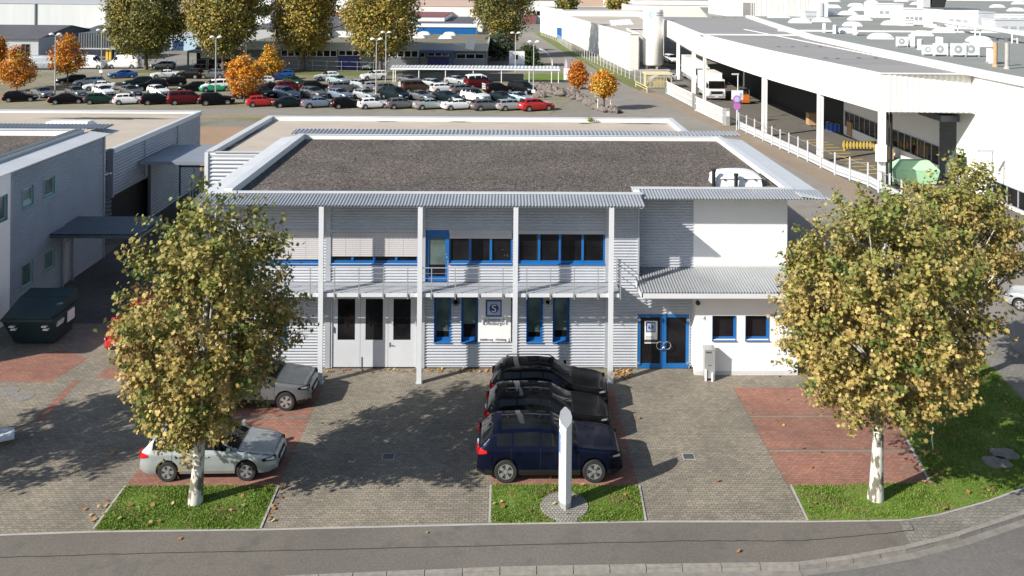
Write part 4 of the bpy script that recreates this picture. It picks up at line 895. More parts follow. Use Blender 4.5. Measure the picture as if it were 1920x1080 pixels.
# smooth the edge
def smooth_line(P,n=4):
    for _ in range(n):
        Q=[P[0]]
        for a,b in zip(P,P[1:]): Q+=[a*.75+b*.25,a*.25+b*.75]
        P=Q+[P[-1]]
    return P
CS=smooth_line(CE,2);mb=MB();IS=[Vector((p.x+.35,p.y+(.0),0)) for p in CS]
for i in range(len(CS)-1):
    a,b,c,d=CS[i],CS[i+1],IS[i+1],IS[i]
    mb.hexa([(a.x,a.y,6.45),(b.x,b.y,6.45),(c.x,c.y,6.45),(d.x,d.y,6.45),(a.x,a.y,9.6),(b.x,b.y,9.6),(c.x,c.y,9.6),(d.x,d.y,9.6)])
e=CS[-1];mb.build('fascia','whall',CA)
mb=MB();vribbed(mb,lambda s,t,o:(s,e.y-.02-o,6.45+3.1*t),e.x+.4,38.15,.46,.035,8);mb.box(e.x+.36,e.y+.0,6.45,38.15,e.y+.06,9.56);mb.box(e.x-.02,e.y-.1,9.56,38.6,e.y+.25,9.64)
mb.build('end_fascia','cream',CA,smooth=True,sharp=60)
mb=MB();mb.add([(p.x+.3,p.y,9.5) for p in CS]+[(38.3,70.4,9.5),(41.1,118,9.5),(52.8,190,9.5),(31.8,190,9.5)],[tuple(range(len(CS)))+tuple(len(CS)+k for k in range(4))])
rf=mb.build('roof','flat',CA)
mb=MB();mb.box(27.7,123.6,9.51,41.5,126.2,9.56);mb.build('roof_band','whall',rf)
mb=MB();
for p in((1460,88),(1486,88),(1512,87),(1538,88),(1563,87),(1548,109),(1570,110),(1610,109),(1642,109),(1675,109),(1590,88),(1620,87),(1338,33),(1358,33),(1378,33),(1398,32)):
    c=gp(p[0],p[1],9.5);mb.box(c.x-.18,c.y-.18,9.5,c.x+.18,c.y+.18,9.56)
mb.pieces('roof_drain','dgrey',rf)
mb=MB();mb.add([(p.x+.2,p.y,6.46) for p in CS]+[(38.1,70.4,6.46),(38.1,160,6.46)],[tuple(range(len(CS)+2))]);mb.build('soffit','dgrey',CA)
for i in(2,3,4,5,6,7):
    p=CE[i];mb=MB();s=.14 if i not in(4,) else .09
    for dx in(-.3,.14): mb.box(p.x+.2+dx*s*5-.1,p.y-s,0.02,p.x+.2+dx*s*5+.14,p.y+s,6.46)
    mb.box(p.x+.1,p.y-s*.6,.02,p.x+.3,p.y+s*.6,6.46)
    mb.build('post','white',CA);
mb=MB();p=CE[7]
for k in range(4): mb.tube([(p.x+.55+k*.3,p.y+1.2,.02),(p.x+.55+k*.3,p.y+1.2,6.0),(p.x+.9+k*.3,p.y+2.2,6.4)],.13,8)
mb.pieces('downpipe','dark',CA,smooth=True)
sheet('loading_yard',[(CE[7].x-1,58),CE[7]-Vector((.8,0,0)),CE[6]-Vector((.8,0,0)),CE[5]-Vector((.8,0,0)),CE[4]-Vector((.8,0,0)),CE[3]-Vector((.8,0,0)),(29,150),(31,180),(38.2,180),(38.2,58)],'yard',.004)
mb=MB()
for k in range(12): y=77.5+k*1.5;mb.poly([(32.2,y,.01),(34.6,y+.5,.01),(34.6,y+.72,.01),(32.2,y+.22,.01)])
struct(mb.build('floor_marking','yellow'))
# switch cabinet on the near post
c=yp(1652,287,CE[7].y-.35);o=thing('wall_cabinet',(c.x,c.y,c.z-.7),'white square cabinet fixed on the nearest canopy post','cabinet')
mb=MB();mb.box(c.x-.42,c.y-.12,c.z-.68,c.x+.42,c.y+.12,c.z+.68);mb.build('casing','sign',o);mb=MB();mb.box(c.x-.27,c.y-.135,c.z-.4,c.x+.27,c.y-.121,c.z+.45);mb.build('door','white',o)
# goods under the canopy
def drum(x,y,label,top='white'):
    o=thing('steel_drum',(x,y,0),label,'drum','blue drums under the loading canopy');mb=MB();mb.lathe([(.29,.0),(.29,.28),(.305,.3),(.29,.32),(.29,.58),(.305,.6),(.29,.62),(.29,.86),(.30,.88)],(x,y,.0),'Z',14);mb.build('barrel','bluedrum',o,smooth=True)
    mb=MB();mb.lathe([(.27,.881),(.27,.89)],(x,y,0),'Z',14);mb.build('lid',top,o);return o
r=random.Random(12);k=0
for u,v in((1566,199),(1577,205),(1590,213),(1497,199),(1504,201),(1515,205),(1523,208),(1530,210),(1538,213),(1553,243),(1560,246),(1568,247),(1576,248),(1584,248),(1592,248),(1599,246)):
    c=gp(u,v);drum(c.x,c.y,'blue drum standing in the row along the yard edge under the loading canopy','white' if k>8 else 'bluedrum');k+=1
for u,v,w_,h,l in((1520,196,2.2,2.2,'tall brown crate at the rear of the drum rows'),(1563,225,2.0,1.6,'brown cardboard crate left of the middle drums'),(1524,236,1.3,1.4,'brown crate close behind the second nearest post'),(1604,257,1.5,1.5,'brown cardboard crate right of the nearest drums'),(1675,290,1.9,1.1,'reddish crate stack behind the wall cabinet'),(1660,300,1.2,1.2,'orange-brown carton below the wall cabinet'),(1340,160,1.6,2.0,'pale crate beside the white lorry cab'),(1480,180,1.6,1.4,'dark brown crate far back under the canopy')):
    c=gp(u,v);o=thing('goods_crate',(c.x,c.y,0),l,'crate','crates under the loading canopy');mb=MB();mb.box(c.x-w_/2,c.y-w_*.4,.16,c.x+w_/2,c.y+w_*.4,.16+h);mb.build('carton','cbox',o)
    for dx in(-.4,-.05,.3): mb=MB();mb.box(c.x+w_*dx,c.y-w_*.4,0,c.x+w_*dx+.12,c.y+w_*.4,.158);mb.build('runner','bark',o)
    mb=MB();mb.box(c.x-.04,c.y-w_*.41,.16,c.x+.04,c.y-w_*.401,.16+h);mb.build('strap','conc',o)
mb=MB();c=gp(1610,283);o=thing('hazard_barrier',(c.x,c.y,0),'yellow and black striped crash barrier on the yard floor','barrier')
for k in range(10): mb.box(c.x-1.6+k*.34,c.y,.25,c.x-1.43+k*.34,c.y+.12,.95)
mb.build('stripe','yellow',o);mb=MB();mb.box(c.x-1.6,c.y+.02,.24,c.x+1.8,c.y+.1,.4);mb.box(c.x-1.6,c.y+.02,.8,c.x+1.8,c.y+.1,.96);mb.build('rail','dark',o)
for x in(-1.5,1.6): mb=MB();mb.box(c.x+x,c.y+.02,0,c.x+x+.12,c.y+.14,1.0);mb.build('post','yellow',o)
# fork-lift truck
c=gp(1395,194);o=thing('forklift',(c.x,c.y,0),'orange forklift truck parked in the canopy shade behind the white board','forklift')
mb=MB();mb.box(c.x-.55,c.y-.9,.25,c.x+.55,c.y+.9,1.15);mb.box(c.x-.5,c.y-.95,.5,c.x+.5,c.y-.2,1.3);mb.build('body','orange',o)
mb=MB()
for x in(-.5,.5):
    for y in(-.8,.6): mb.bar((c.x+x,c.y+y,1.1),(c.x+x,c.y+y*.9,2.2),.09)
mb.box(c.x-.55,c.y-.8,2.2,c.x+.55,c.y+.65,2.28);mb.build('roll_cage','dgrey',o)
mb=MB();mb.box(c.x-.4,c.y+.92,.1,c.x-.28,c.y+1.05,2.3);mb.box(c.x+.28,c.y+.92,.1,c.x+.4,c.y+1.05,2.3);mb.build('mast','dark',o)
for x in(-.5,.5):
    for y in(-.6,.6): mb=MB();mb.lathe([(.27,-.1),(.27,.1)],(c.x+x,c.y+y,.27),'X',14);mb.build('wheel','rubber',o)
c=gp(1725,345);c=Vector((c.x-.5,c.y,0));o=thing('waste_bin',(c.x,c.y,0),'big pale green covered bin behind the treetop at the yard corner','bin')
mb=MB();mb.hexa([(c.x-2.2,c.y-1,.2),(c.x+1.8,c.y-1,.2),(c.x+1.8,c.y+1.2,.2),(c.x-2.2,c.y+1.2,.2),(c.x-2.5,c.y-1.2,1.5),(c.x+2.1,c.y-1.2,1.5),(c.x+2.1,c.y+1.4,1.5),(c.x-2.5,c.y+1.4,1.5)]);mb.build('body','greenbin',o)
mb=MB();mb.hexa([(c.x-2.5,c.y-1.2,1.52),(c.x+2.1,c.y-1.2,1.52),(c.x+2.1,c.y+1.4,1.52),(c.x-2.5,c.y+1.4,1.52),(c.x-1.4,c.y-.3,2.3),(c.x+1.4,c.y-.3,2.3),(c.x+1.4,c.y+.6,2.3),(c.x-1.4,c.y+.6,2.3)]);mb.build('lid','greenbin',o)
for x in(-1.8,1.4): mb=MB();mb.lathe([(.18,-.08),(.18,.08)],(c.x+x,c.y-.8,.18),'X',12);mb.build('wheel','rubber',o)
o.scale=(.82,.82,.88)
# ---- fences and gate
def fence(label,pts,h,step,m='post',rails=(.1,.5,.95),sheet_h=0,gp_=True,pw=.05):
    P=[gp(*p) if gp_ else Vector((p[0],p[1],0)) for p in pts];o=thing('fence',P[0],label,'fence');n=0
    rl=MB();ms=MB()
    for a,b in zip(P,P[1:]):
        d=(b-a);k=max(1,round(d.length/step))
        for i in range(k+(b is P[-1])):
            q=a+d*(i/k)
            if n<95: mb=MB();mb.box(q.x-pw,q.y-pw,0,q.x+pw,q.y+pw,h);mb.build('post',m,o)
            n+=1
        for z in rails: rl.bar(a+Vector((0,0,z*h)),b+Vector((0,0,z*h)),.035,.035)
        if sheet_h:
            for z0 in(.12,.42,.72): ms.bar(a+Vector((.12,0,z0*sheet_h+.1)),b+Vector((.12,0,z0*sheet_h+.1)),.05,.26*sheet_h)
    rl.build('rail','steel',o)
    if sheet_h: ms.build('sheet_rail','metal',o)
    return o
fence('grey yard fence with pale posts and low sheet rails beside the footpath',[(1760,425),(1690,385),(1627,350),(1593,338),(1565,328),(1514,303),(1447,272),(1385,243)],2.0,2.4,'post',(.2,.5,.9),1.0)
fence('thin green-white wire fence along the white hall and its verge',[(1212,160),(1180,148),(1120,121),(1075,98),(1045,78),(1015,66)],2.0,3.0,'post',(.1,.5,.95))
fence('tall wire mesh fence at the back of the car park before the low grey building',[(330,131),(480,128),(640,134),(730,136)],1.9,3.0,'steel',(.1,.5,.95),pw=.03)
for (a,b,l) in (((1250,176),(1300,202),'white sliding gate panel of vertical bars, the far one'),((1304,208),(1358,234),'white sliding gate panel with solid look, the near one')):
    A=gp(*a);Bq=gp(*b);o=thing('sliding_gate',A,l,'gate');d=Bq-A;mb=MB();n=26
    for i in range(n+1): q=A+d*(i/n);mb.box(q.x-.045,q.y-.045,.15,q.x+.045,q.y+.045,1.85)
    mb.build('bar','white',o);mb=MB()
    for z in(.15,1.0,1.85): mb.bar(A+Vector((0,0,z)),Bq+Vector((0,0,z)),.1,.1)
    mb.build('frame','white',o)
    for q in(A,Bq): mb=MB();mb.box(q.x-.15,q.y-.15,0,q.x+.15,q.y+.15,2.0);mb.build('post','steel',o)
c=gp(1401,231);o=thing('gate_column',(gp(1362,234).x,gp(1362,234).y,0),'grey gate post cabinet at the near end of the white gate','gate post');q=gp(1366,235);mb=MB();mb.box(q.x-.35,q.y-.2,0,q.x+.1,q.y+.2,2.0);mb.build('column','steel',o);mb=MB();mb.box(q.x-.3,q.y-.22,1.1,q.x+.05,q.y-.201,1.7);mb.build('panel','sign',o)
# yellow smoking shelter
c=gp(1232,166);o=thing('yellow_shelter',(c.x,c.y,0),'small yellow barred shelter with flat yellow roof by the factory fence','shelter')
M['pyel']=mat('pale_yellow',(.62,.54,.33),.6,0,.05)
mb=MB();mb.box(c.x-1.9,c.y-.2,2.2,c.x+2.4,c.y+3.4,2.4);mb.build('roof','pyel',o);mb=MB()
for k in range(14): mb.box(c.x-1.7+k*.22,c.y,.1,c.x-1.63+k*.22,c.y+.06,2.2)
for k in range(8): mb.box(c.x-1.7,c.y+k*.4,.1,c.x-1.64,c.y+k*.4+.07,2.2)
mb.box(c.x-1.7,c.y,1.0,c.x+1.4,c.y+.07,1.1);mb.build('bar','pyel',o);mb=MB();mb.box(c.x-.2,c.y+.6,.1,c.x+1.2,c.y+1.4,1.3);mb.build('bin_box','pyel',o)
for x in(-1.75,1.4,2.2): mb=MB();mb.box(c.x+x,c.y+.05,0,c.x+x+.12,c.y+.17,2.2);mb.build('post','pyel',o)
c=gp(1205,172);d=gp(1215,178);o=thing('bench_rail',c,'pale yellow two-bar railing on the footpath before the yellow shelter','railing');mb=MB()
a=gp(1192,163);b=gp(1213,174)
for z in(.5,.9): mb.bar(a+Vector((0,0,z)),b+Vector((0,0,z)),.08,.1)
mb.build('rail','pyel',o)
for q in(a,b): mb=MB();mb.box(q.x-.06,q.y-.06,0,q.x+.06,q.y+.06,.95);mb.build('post','pyel',o)
# no-stopping sign, yard lamp, board
c=gp(1381,244);o=thing('road_sign',c,'round violet no-stopping sign on a thin pole by the fence','road sign')
M['violet']=mat('violet_sign',(.42,.14,.45),.5,0,.06);mb=MB();mb.tube([c,c+Vector((0,0,4.0))],.05,8);mb.build('pole','post',o)
mb=MB();mb.lathe([(.46,-.08),(.46,-.05)],(c.x,c.y,3.55),'Y',24);mb.build('disc','violet',o);mb=MB();mb.lathe([(.30,-.09),(.30,-.081)],(c.x,c.y,3.55),'Y',24);mb.build('disc_centre','lblue',o);mb=MB();mb.lathe([(.42,-.08),(.42,-.05)],(c.x,c.y,2.75),'Y',24);mb.build('disc','violet',o)
c=gp(1382,232);o=thing('notice_board',c,'white notice board beside the yard lamp','notice board');mb=MB();mb.box(c.x-.7,c.y,2.9,c.x+.7,c.y+.05,4.0);mb.build('board','sign',o);mb=MB();mb.tube([c,c+Vector((0,0,2.9))],.04,6);mb.build('post','post',o);mb=MB();mb.box(c.x+.25,c.y-.006,3.1,c.x+.6,c.y-.001,3.7);mb.build('print','lblue',o)
# liquid tank
c=gp(1224,131);T=thing('gas_tank',c,'tall white cylindrical gas tank with turquoise crescent logo beside the white hall','storage tank');zt=yp(1224,16,c.y).z;rr=1.95
mb=MB();mb.lathe([(rr*.9,1.0),(rr,1.3),(rr,zt-.7),(rr*.93,zt-.3),(rr*.7,zt-.05),(.3,zt)],c,'Z',32);mb.build('vessel','whall',T,smooth=True)
for k in range(4): a=k*1.57+.4;mb=MB();mb.box(c.x+1.4*math.cos(a)-.2,c.y+1.4*math.sin(a)-.2,0,c.x+1.4*math.cos(a)+.2,c.y+1.4*math.sin(a)+.2,1.2);mb.build('leg','steel',T)
M['turq']=mat('turquoise_print',(.08,.50,.55),.5,0,.05)
def onT(a,z): return (c.x+(rr+.015)*math.sin(a),c.y-(rr+.015)*math.cos(a),z)
mb=MB();zc=yp(1217,27,c.y).z;ac=-.30
for k in range(14):
    t0=.6+k*(5.1/14);t1=t0+5.1/14
    f=lambda t,R_:onT(ac+R_*math.cos(t)/rr,zc+R_*math.sin(t))
    w0=.55-.3*abs(math.sin((t0-.6)/5.1*math.pi))+.0;w1=.55-.3*abs(math.sin((t1-.6)/5.1*math.pi))
    mb.poly([f(t0,.58),f(t1,.58),f(t1,w1),f(t0,w0)])
mb.build('logo_mark','turq',T)
mb=MB()
for k in range(2):
    for i in range(7): 
        a=.12+i*.11;z=zc+.2-k*.45;mb.poly([onT(a,z),onT(a+.085,z),onT(a+.085,z+.24),onT(a,z+.24)])
mb.build('lettering','conc',T)
for x,h in((-2.6,5.5),(-3.1,5.0),(-3.6,5.6)): mb=MB();mb.tube([(c.x+x,c.y+1,.0),(c.x+x,c.y+1,h)],.25,8);mb.build('riser_pipe','white',T,smooth=True)
mb=MB();mb.box(c.x-4.2,c.y-2.3,0,c.x+3,c.y+3,.25);mb.build('slab','conc',T)
# ---- white halls up the lane
def polyhall(label,pts,z,wm,rm,para=.3,name='white_hall'):
    P=[Vector((p[0],p[1],0)) for p in pts];cx=sum((p for p in P),Vector())/len(P);o=thing(name,cx,label,'industrial hall')
    mb=MB();n=len(P)
    for a,b in zip(P,P[1:]+P[:1]): mb.poly([a,b,b+Vector((0,0,z)),a+Vector((0,0,z))])
    mb.build('wall',wm,o);mb=MB();mb.add([(p.x,p.y,z-para) for p in P],[tuple(range(n))]);mb.build('roof',rm,o)
    mb=MB()
    for a,b in zip(P,P[1:]+P[:1]): mb.bar(a+Vector((0,0,z)),b+Vector((0,0,z)),.35,.12)
    mb.pieces('coping',wm,o);return o
hA=polyhall('long white hall with beige roof alongside the lane fence, left of the tank',[gp(1180,133),(25.6,167.5),(25.9,186),(34,187),(40,262),gp(1055,72)],7.1,'whall2','broof')
for k in range(3):
    for j in range(4): mb=MB();x=25+j*1.6+k*1.1;y=205+k*10+j*2;mb.box(x,y,6.8,x+1.2,y+2.6,7.1);mb.build('skylight','acry',hA)
hB=polyhall('white hall with ladder cage and grey roof behind the long beige-roofed hall',[gp(1055,73),(44,262),(44,300),gp(1013,60)],8.6,'whall','flat')
a=gp(1037,66);mb=MB()
for dx in(0,.6): mb.bar((a.x+dx,a.y-.4,0),(a.x+dx,a.y-.4,8.8),.08)
for k in range(14): mb.bar((a.x,a.y-.4,.5+k*.6),(a.x+.6,a.y-.4,.5+k*.6),.06)
mb.build('ladder','steel',hB)
c=gp(1048,72);o=thing('blue_skip',c,'blue container against the white hall by the lane fence','container');mb=MB();mb.box(c.x-.6,c.y-1.2,.1,c.x+1.2,c.y+1.2,3.0);mb.build('body','blue',o);mb=MB();mb.box(c.x-.65,c.y-1.25,3.0,c.x+1.25,c.y+1.25,3.12);mb.build('lid','navy',o)
polyhall('wide white hall standing across behind the tank and the canopy end',[(37,268),(84,268),(84,330),(37,330)],10.2,'whall2','whall2')
# ================================================================== VEHICLES
SPEC={
'hatch':dict(L=4.2,W=1.78,H=1.48,belt=.95,top=[(0,.55),(.006,.82),(.03,1.02),(.09,1.33),(.15,1.43),(.36,1.48),(.50,1.44),(.69,1.0),(.75,.95),(.92,.84),(.965,.77),(.988,.66),(1,.46)],ws=(.505,.685),rw=(.035,.115),sw=[(.14,.30),(.315,.47),(.485,.66)],wb=2.58,wx=.0,wr=.315),
'wagon':dict(L=4.56,W=1.80,H=1.49,belt=.96,top=[(0,.58),(.006,.9),(.02,1.04),(.075,1.38),(.12,1.45),(.38,1.49),(.53,1.45),(.715,1.0),(.77,.95),(.925,.84),(.968,.77),(.988,.66),(1,.45)],ws=(.535,.71),rw=(.022,.085),sw=[(.095,.245),(.262,.44),(.455,.68)],wb=2.6,wx=-.02,wr=.325),
'sedan':dict(L=4.7,W=1.82,H=1.44,belt=.95,top=[(0,.58),(.008,.9),(.02,1.01),(.14,1.05),(.29,1.35),(.36,1.42),(.46,1.44),(.55,1.41),(.72,.99),(.77,.94),(.93,.82),(.97,.75),(.989,.64),(1,.45)],ws=(.56,.715),rw=(.16,.30),sw=[(.27,.415),(.43,.685)],wb=2.78,wx=-.02,wr=.325),
'suv':dict(L=4.62,W=1.90,H=1.68,belt=1.10,top=[(0,.62),(.006,.98),(.018,1.16),(.085,1.54),(.13,1.63),(.4,1.68),(.53,1.63),(.70,1.15),(.76,1.09),(.925,1.0),(.968,.94),(.99,.8),(1,.5)],ws=(.54,.695),rw=(.024,.095),sw=[(.12,.25),(.268,.44),(.455,.665)],wb=2.75,wx=-.01,wr=.36),
'bigsuv':dict(L=4.92,W=2.0,H=1.74,belt=1.14,top=[(0,.66),(.006,1.0),(.018,1.2),(.095,1.60),(.14,1.69),(.38,1.74),(.52,1.69),(.695,1.20),(.75,1.15),(.93,1.06),(.97,1.0),(.99,.86),(1,.52)],ws=(.535,.69),rw=(.024,.105),sw=[(.135,.235),(.252,.425),(.44,.66)],wb=2.97,wx=-.01,wr=.385),
'mpv':dict(L=4.8,W=1.9,H=1.88,belt=1.12,top=[(0,.6),(.006,1.1),(.02,1.4),(.05,1.74),(.09,1.84),(.4,1.88),(.64,1.83),(.80,1.24),(.86,1.10),(.95,.95),(.985,.8),(1,.5)],ws=(.65,.795),rw=(.022,.06),sw=[(.085,.285),(.305,.50),(.52,.765)],wb=2.95,wx=.05,wr=.34),
'van':dict(L=5.9,W=2.0,H=2.6,belt=1.35,top=[(0,.6),(.004,1.6),(.012,2.45),(.03,2.56),(.4,2.6),(.70,2.52),(.82,1.6),(.87,1.32),(.96,1.12),(.99,.9),(1,.5)],ws=(.715,.825),rw=(.0,.0),sw=[(.66,.79)],wb=3.66,wx=.12,wr=.35),
'camper':dict(L=4.9,W=1.92,H=2.25,belt=1.15,top=[(0,.6),(.005,1.2),(.03,1.85),(.06,2.15),(.15,2.25),(.55,2.25),(.70,1.95),(.80,1.24),(.86,1.10),(.95,.95),(.985,.8),(1,.5)],ws=(.70,.795),rw=(.02,.05),sw=[(.085,.285),(.305,.50),(.52,.765)],wb=2.92,wx=.02,wr=.34)}
SUBF=[1,3,5,2,6,3,3,2];SUBC=[1,2,2,1,3,2,1,1]
def car_surface(sp):
    L=sp['L'];xs=np.linspace(0,1,400);tp=np.array(sp['top']);z=np.interp(xs,tp[:,0],tp[:,1])
    k=np.ones(9)/9;zz=np.convolve(np.pad(z,4,'edge'),k,'valid');zz[:4]=z[:4];zz[-4:]=z[-4:]
    def f(x):                      # x in -L/2..L/2 -> list of 9 section points (y,z)
        t=min(1,max(0,x/L+.5));T=float(np.interp(t,xs,zz));w=sp['W']/2;d=min(t,1-t)*L
        e=.85 if t>.5 else .5;w*=1-(.25 if t>.5 else .14)*max(0,(e-d)/e)**2.4
        Bz=min(sp['belt']-.05*t*0+ -.04*(t-.5),T-.035);k=min(1,max(0,(T-Bz)/(sp['H']-sp['belt'])))
        zb=.24+.10*max(0,(.3-d)/.3)
        for xc in(sp['wx']-sp['wb']/2,sp['wx']+sp['wb']/2):
            Rr=sp['wr']+.055
            if abs(x-xc)<Rr: zb=max(zb,sp['wr']+math.sqrt(Rr*Rr-(x-xc)**2))
        le=lambda a,b:a+(b-a)*k
        zm=max(zb+.035,.55*zb+.45*Bz if zb<.4 else zb+.04)
        P=[(w*.92,zb),(w*.985,max(zb+.015,min(zb+.12,zm-.02))),(w*1.0,min(zm,Bz-.09)),(w*.985,max(Bz-.07,zm+.01 if zm+.01<Bz else Bz-.03)),(w*.955,Bz),
           (w*le(.90,.775),Bz+(T-Bz)*le(.45,.80)),(w*le(.76,.64),T-le(.022,.062)),(w*le(.38,.36),T-.012),(0,T)]
        return P
    return f
def car_parts(sp,paintm,fine,door=True,kind_=''):
    L=sp['L'];f=car_surface(sp);nx=112 if fine else 54;sub=SUBF if fine else SUBC
    xs=sorted(set([round(-L/2+L*i/nx,4) for i in range(nx+1)]+[round(L*(v-.5),4) for a in [sp['ws'],sp['rw']]+sp['sw'] for v in a]))
    rows=[]
    for x in xs:
        P=f(x);row=[P[0]]
        for (a,b),n in zip(zip(P,P[1:]),sub):
            for j in range(1,n+1): t=j/n;row.append((a[0]+(b[0]-a[0])*t,a[1]+(b[1]-a[1])*t))
        rows.append(row)
    cum=[0]
    for n in sub: cum.append(cum[-1]+n)
    nr=cum[-1];parts={}
    def put(key,q):
        mb=parts.setdefault(key,(MB(),{}));vs=[]
        for p in q:
            kk=(round(p[0],4),round(p[1],4),round(p[2],4))
            if kk not in mb[1]: mb[1][kk]=len(mb[0].v);mb[0].v.append(kk)
            vs.append(mb[1][kk])
        if len(set(vs))>2:
            u=[];[u.append(v) for v in vs if v not in u];mb[0].f.append(tuple(u));mb[0].mi.append(0)
    Bf=sp['belt']
    for i in range(len(xs)-1):
        xm=(xs[i]+xs[i+1])/2;t=xm/L+.5
        for j in range(nr):
            seg=next(k for k in range(8) if j<cum[k+1]);q=[(xs[i],*rows[i][j]),(xs[i+1],*rows[i+1][j]),(xs[i+1],*rows[i+1][j+1]),(xs[i],*rows[i][j+1])]
            ym=sum(p[1] for p in q)/4;zm=sum(p[2] for p in q)/4;gh=rows[i][cum[8]][1]-rows[i][cum[4]][1]
            key='body'
            if seg>=5 and sp['ws'][0]<t<sp['ws'][1] and ym<sp['W']/2*.80: key='windscreen'
            elif seg>=5 and sp['rw'][0]<t<sp['rw'][1] and ym<sp['W']/2*.80: key='rear_window'
            elif seg==4 and j>cum[4] and gh>.16 and any(a<t<b for a,b in sp['sw']): key='side_window'
            elif t>.5 and .015<L/2-xm<.50 and ym>.27*sp['W'] and (.60 if Bf<1.05 else .76)<zm<(.60 if Bf<1.05 else .76)+.17-.12*max(0,L/2-xm-.2) : key='headlight' if not fine else 'body'
            elif t<.5 and xm+L/2<.24 and seg in(2,3,4) and Bf-.28<zm<Bf+.04 : key='taillight' if not fine else 'body'
            elif fine and 'suv' in kind_ and seg>=6 and .17<t<sp['ws'][0]-.03: key='sunroof'
            elif fine and 'suv' in kind_ and seg<=1 and (zm<.42 ): key='sill'
            elif fine and door and seg in(1,2,3) and sp['sw'][-2][0]-.02<t<sp['sw'][-1][1]+.035: key='door'
            for s in(1,-1):
                qq=[(p[0],s*p[1],p[2]) for p in q]
                if s<0: qq=qq[::-1]
                kk=key
                if key in('headlight','taillight','side_window','door','sill'): kk=(key,s)
                if key=='door': kk=(key,s,0 if t<sp['sw'][-1][0]-.008 else 1)
                if key=='side_window': kk=(key,s)
                put(kk,qq)
    # end caps
    for i,sgn in((0,-1),(len(xs)-1,1)):
        ring=[(xs[i],y,z) for y,z in rows[i]];P=ring+[(a,-b,c) for a,b,c in ring[-2::-1]];bm=parts['body'][0];base=len(bm.v);bm.v+=P
        bm.f.append(tuple(range(base,base+len(P))) if sgn<0 else tuple(range(base,base+len(P)))[::-1]);bm.mi.append(0)
    return {k:v[0] for k,v in parts.items()},f
def wheel_parts(sp,x,s,parent,fine):
    r=sp['wr'];y=s*(sp['W']/2-.105);n=28 if fine else 14;h=.105
    mb=MB();mb.lathe([(r*.66,-h*s),(r*.93,-h*s),(r,-h*.7*s),(r,h*.7*s),(r*.95,h*s),(r*.68,h*1.0*s),(r*.66,h*.8*s)],(0,0,0),'Y',n)
    w_=mb.build('wheel','rubber',parent,smooth=True,loc=(x,y,r),local=True)
    mb=MB();mb.lathe([(r*.66,h*.2*s),(r*.66,h*.86*s),(r*.60,h*.9*s),(r*.60,h*.3*s)],(0,0,0),'Y',n)
    ns=5
    for k in range(ns*(2 if fine else 1)):
        a=2*math.pi*k/(ns*2 if fine else ns)
        if fine: a=2*math.pi*(k//2)/ns+(.16 if k%2 else -.16)
        d=Vector((math.cos(a),0,math.sin(a)));u=Vector((-math.sin(a),0,math.cos(a)));yy=Vector((0,h*.86*s,0));y2=Vector((0,h*.55*s,0))
        wd=.028 if fine else .05
        P=[d*.05-u*wd*.8+yy,d*r*.63-u*wd+yy,d*r*.63+u*wd+yy,d*.05+u*wd*.8+yy];P2=[p-yy+y2 for p in P];mb.hexa(P2+P)
    mb.lathe([(.06,h*.5*s),(.06,h*.95*s)],(0,0,0),'Y',10)
    rm=mb.build('rim','rim',w_,loc=(0,0,0),local=True)
    mb=MB();mb.lathe([(r*.62,-h*.5*s),(r*.62,h*.35*s)],(0,0,0),'Y',n);mb.build('brake_disc','black',w_,loc=(0,0,0),local=True)
    return w_
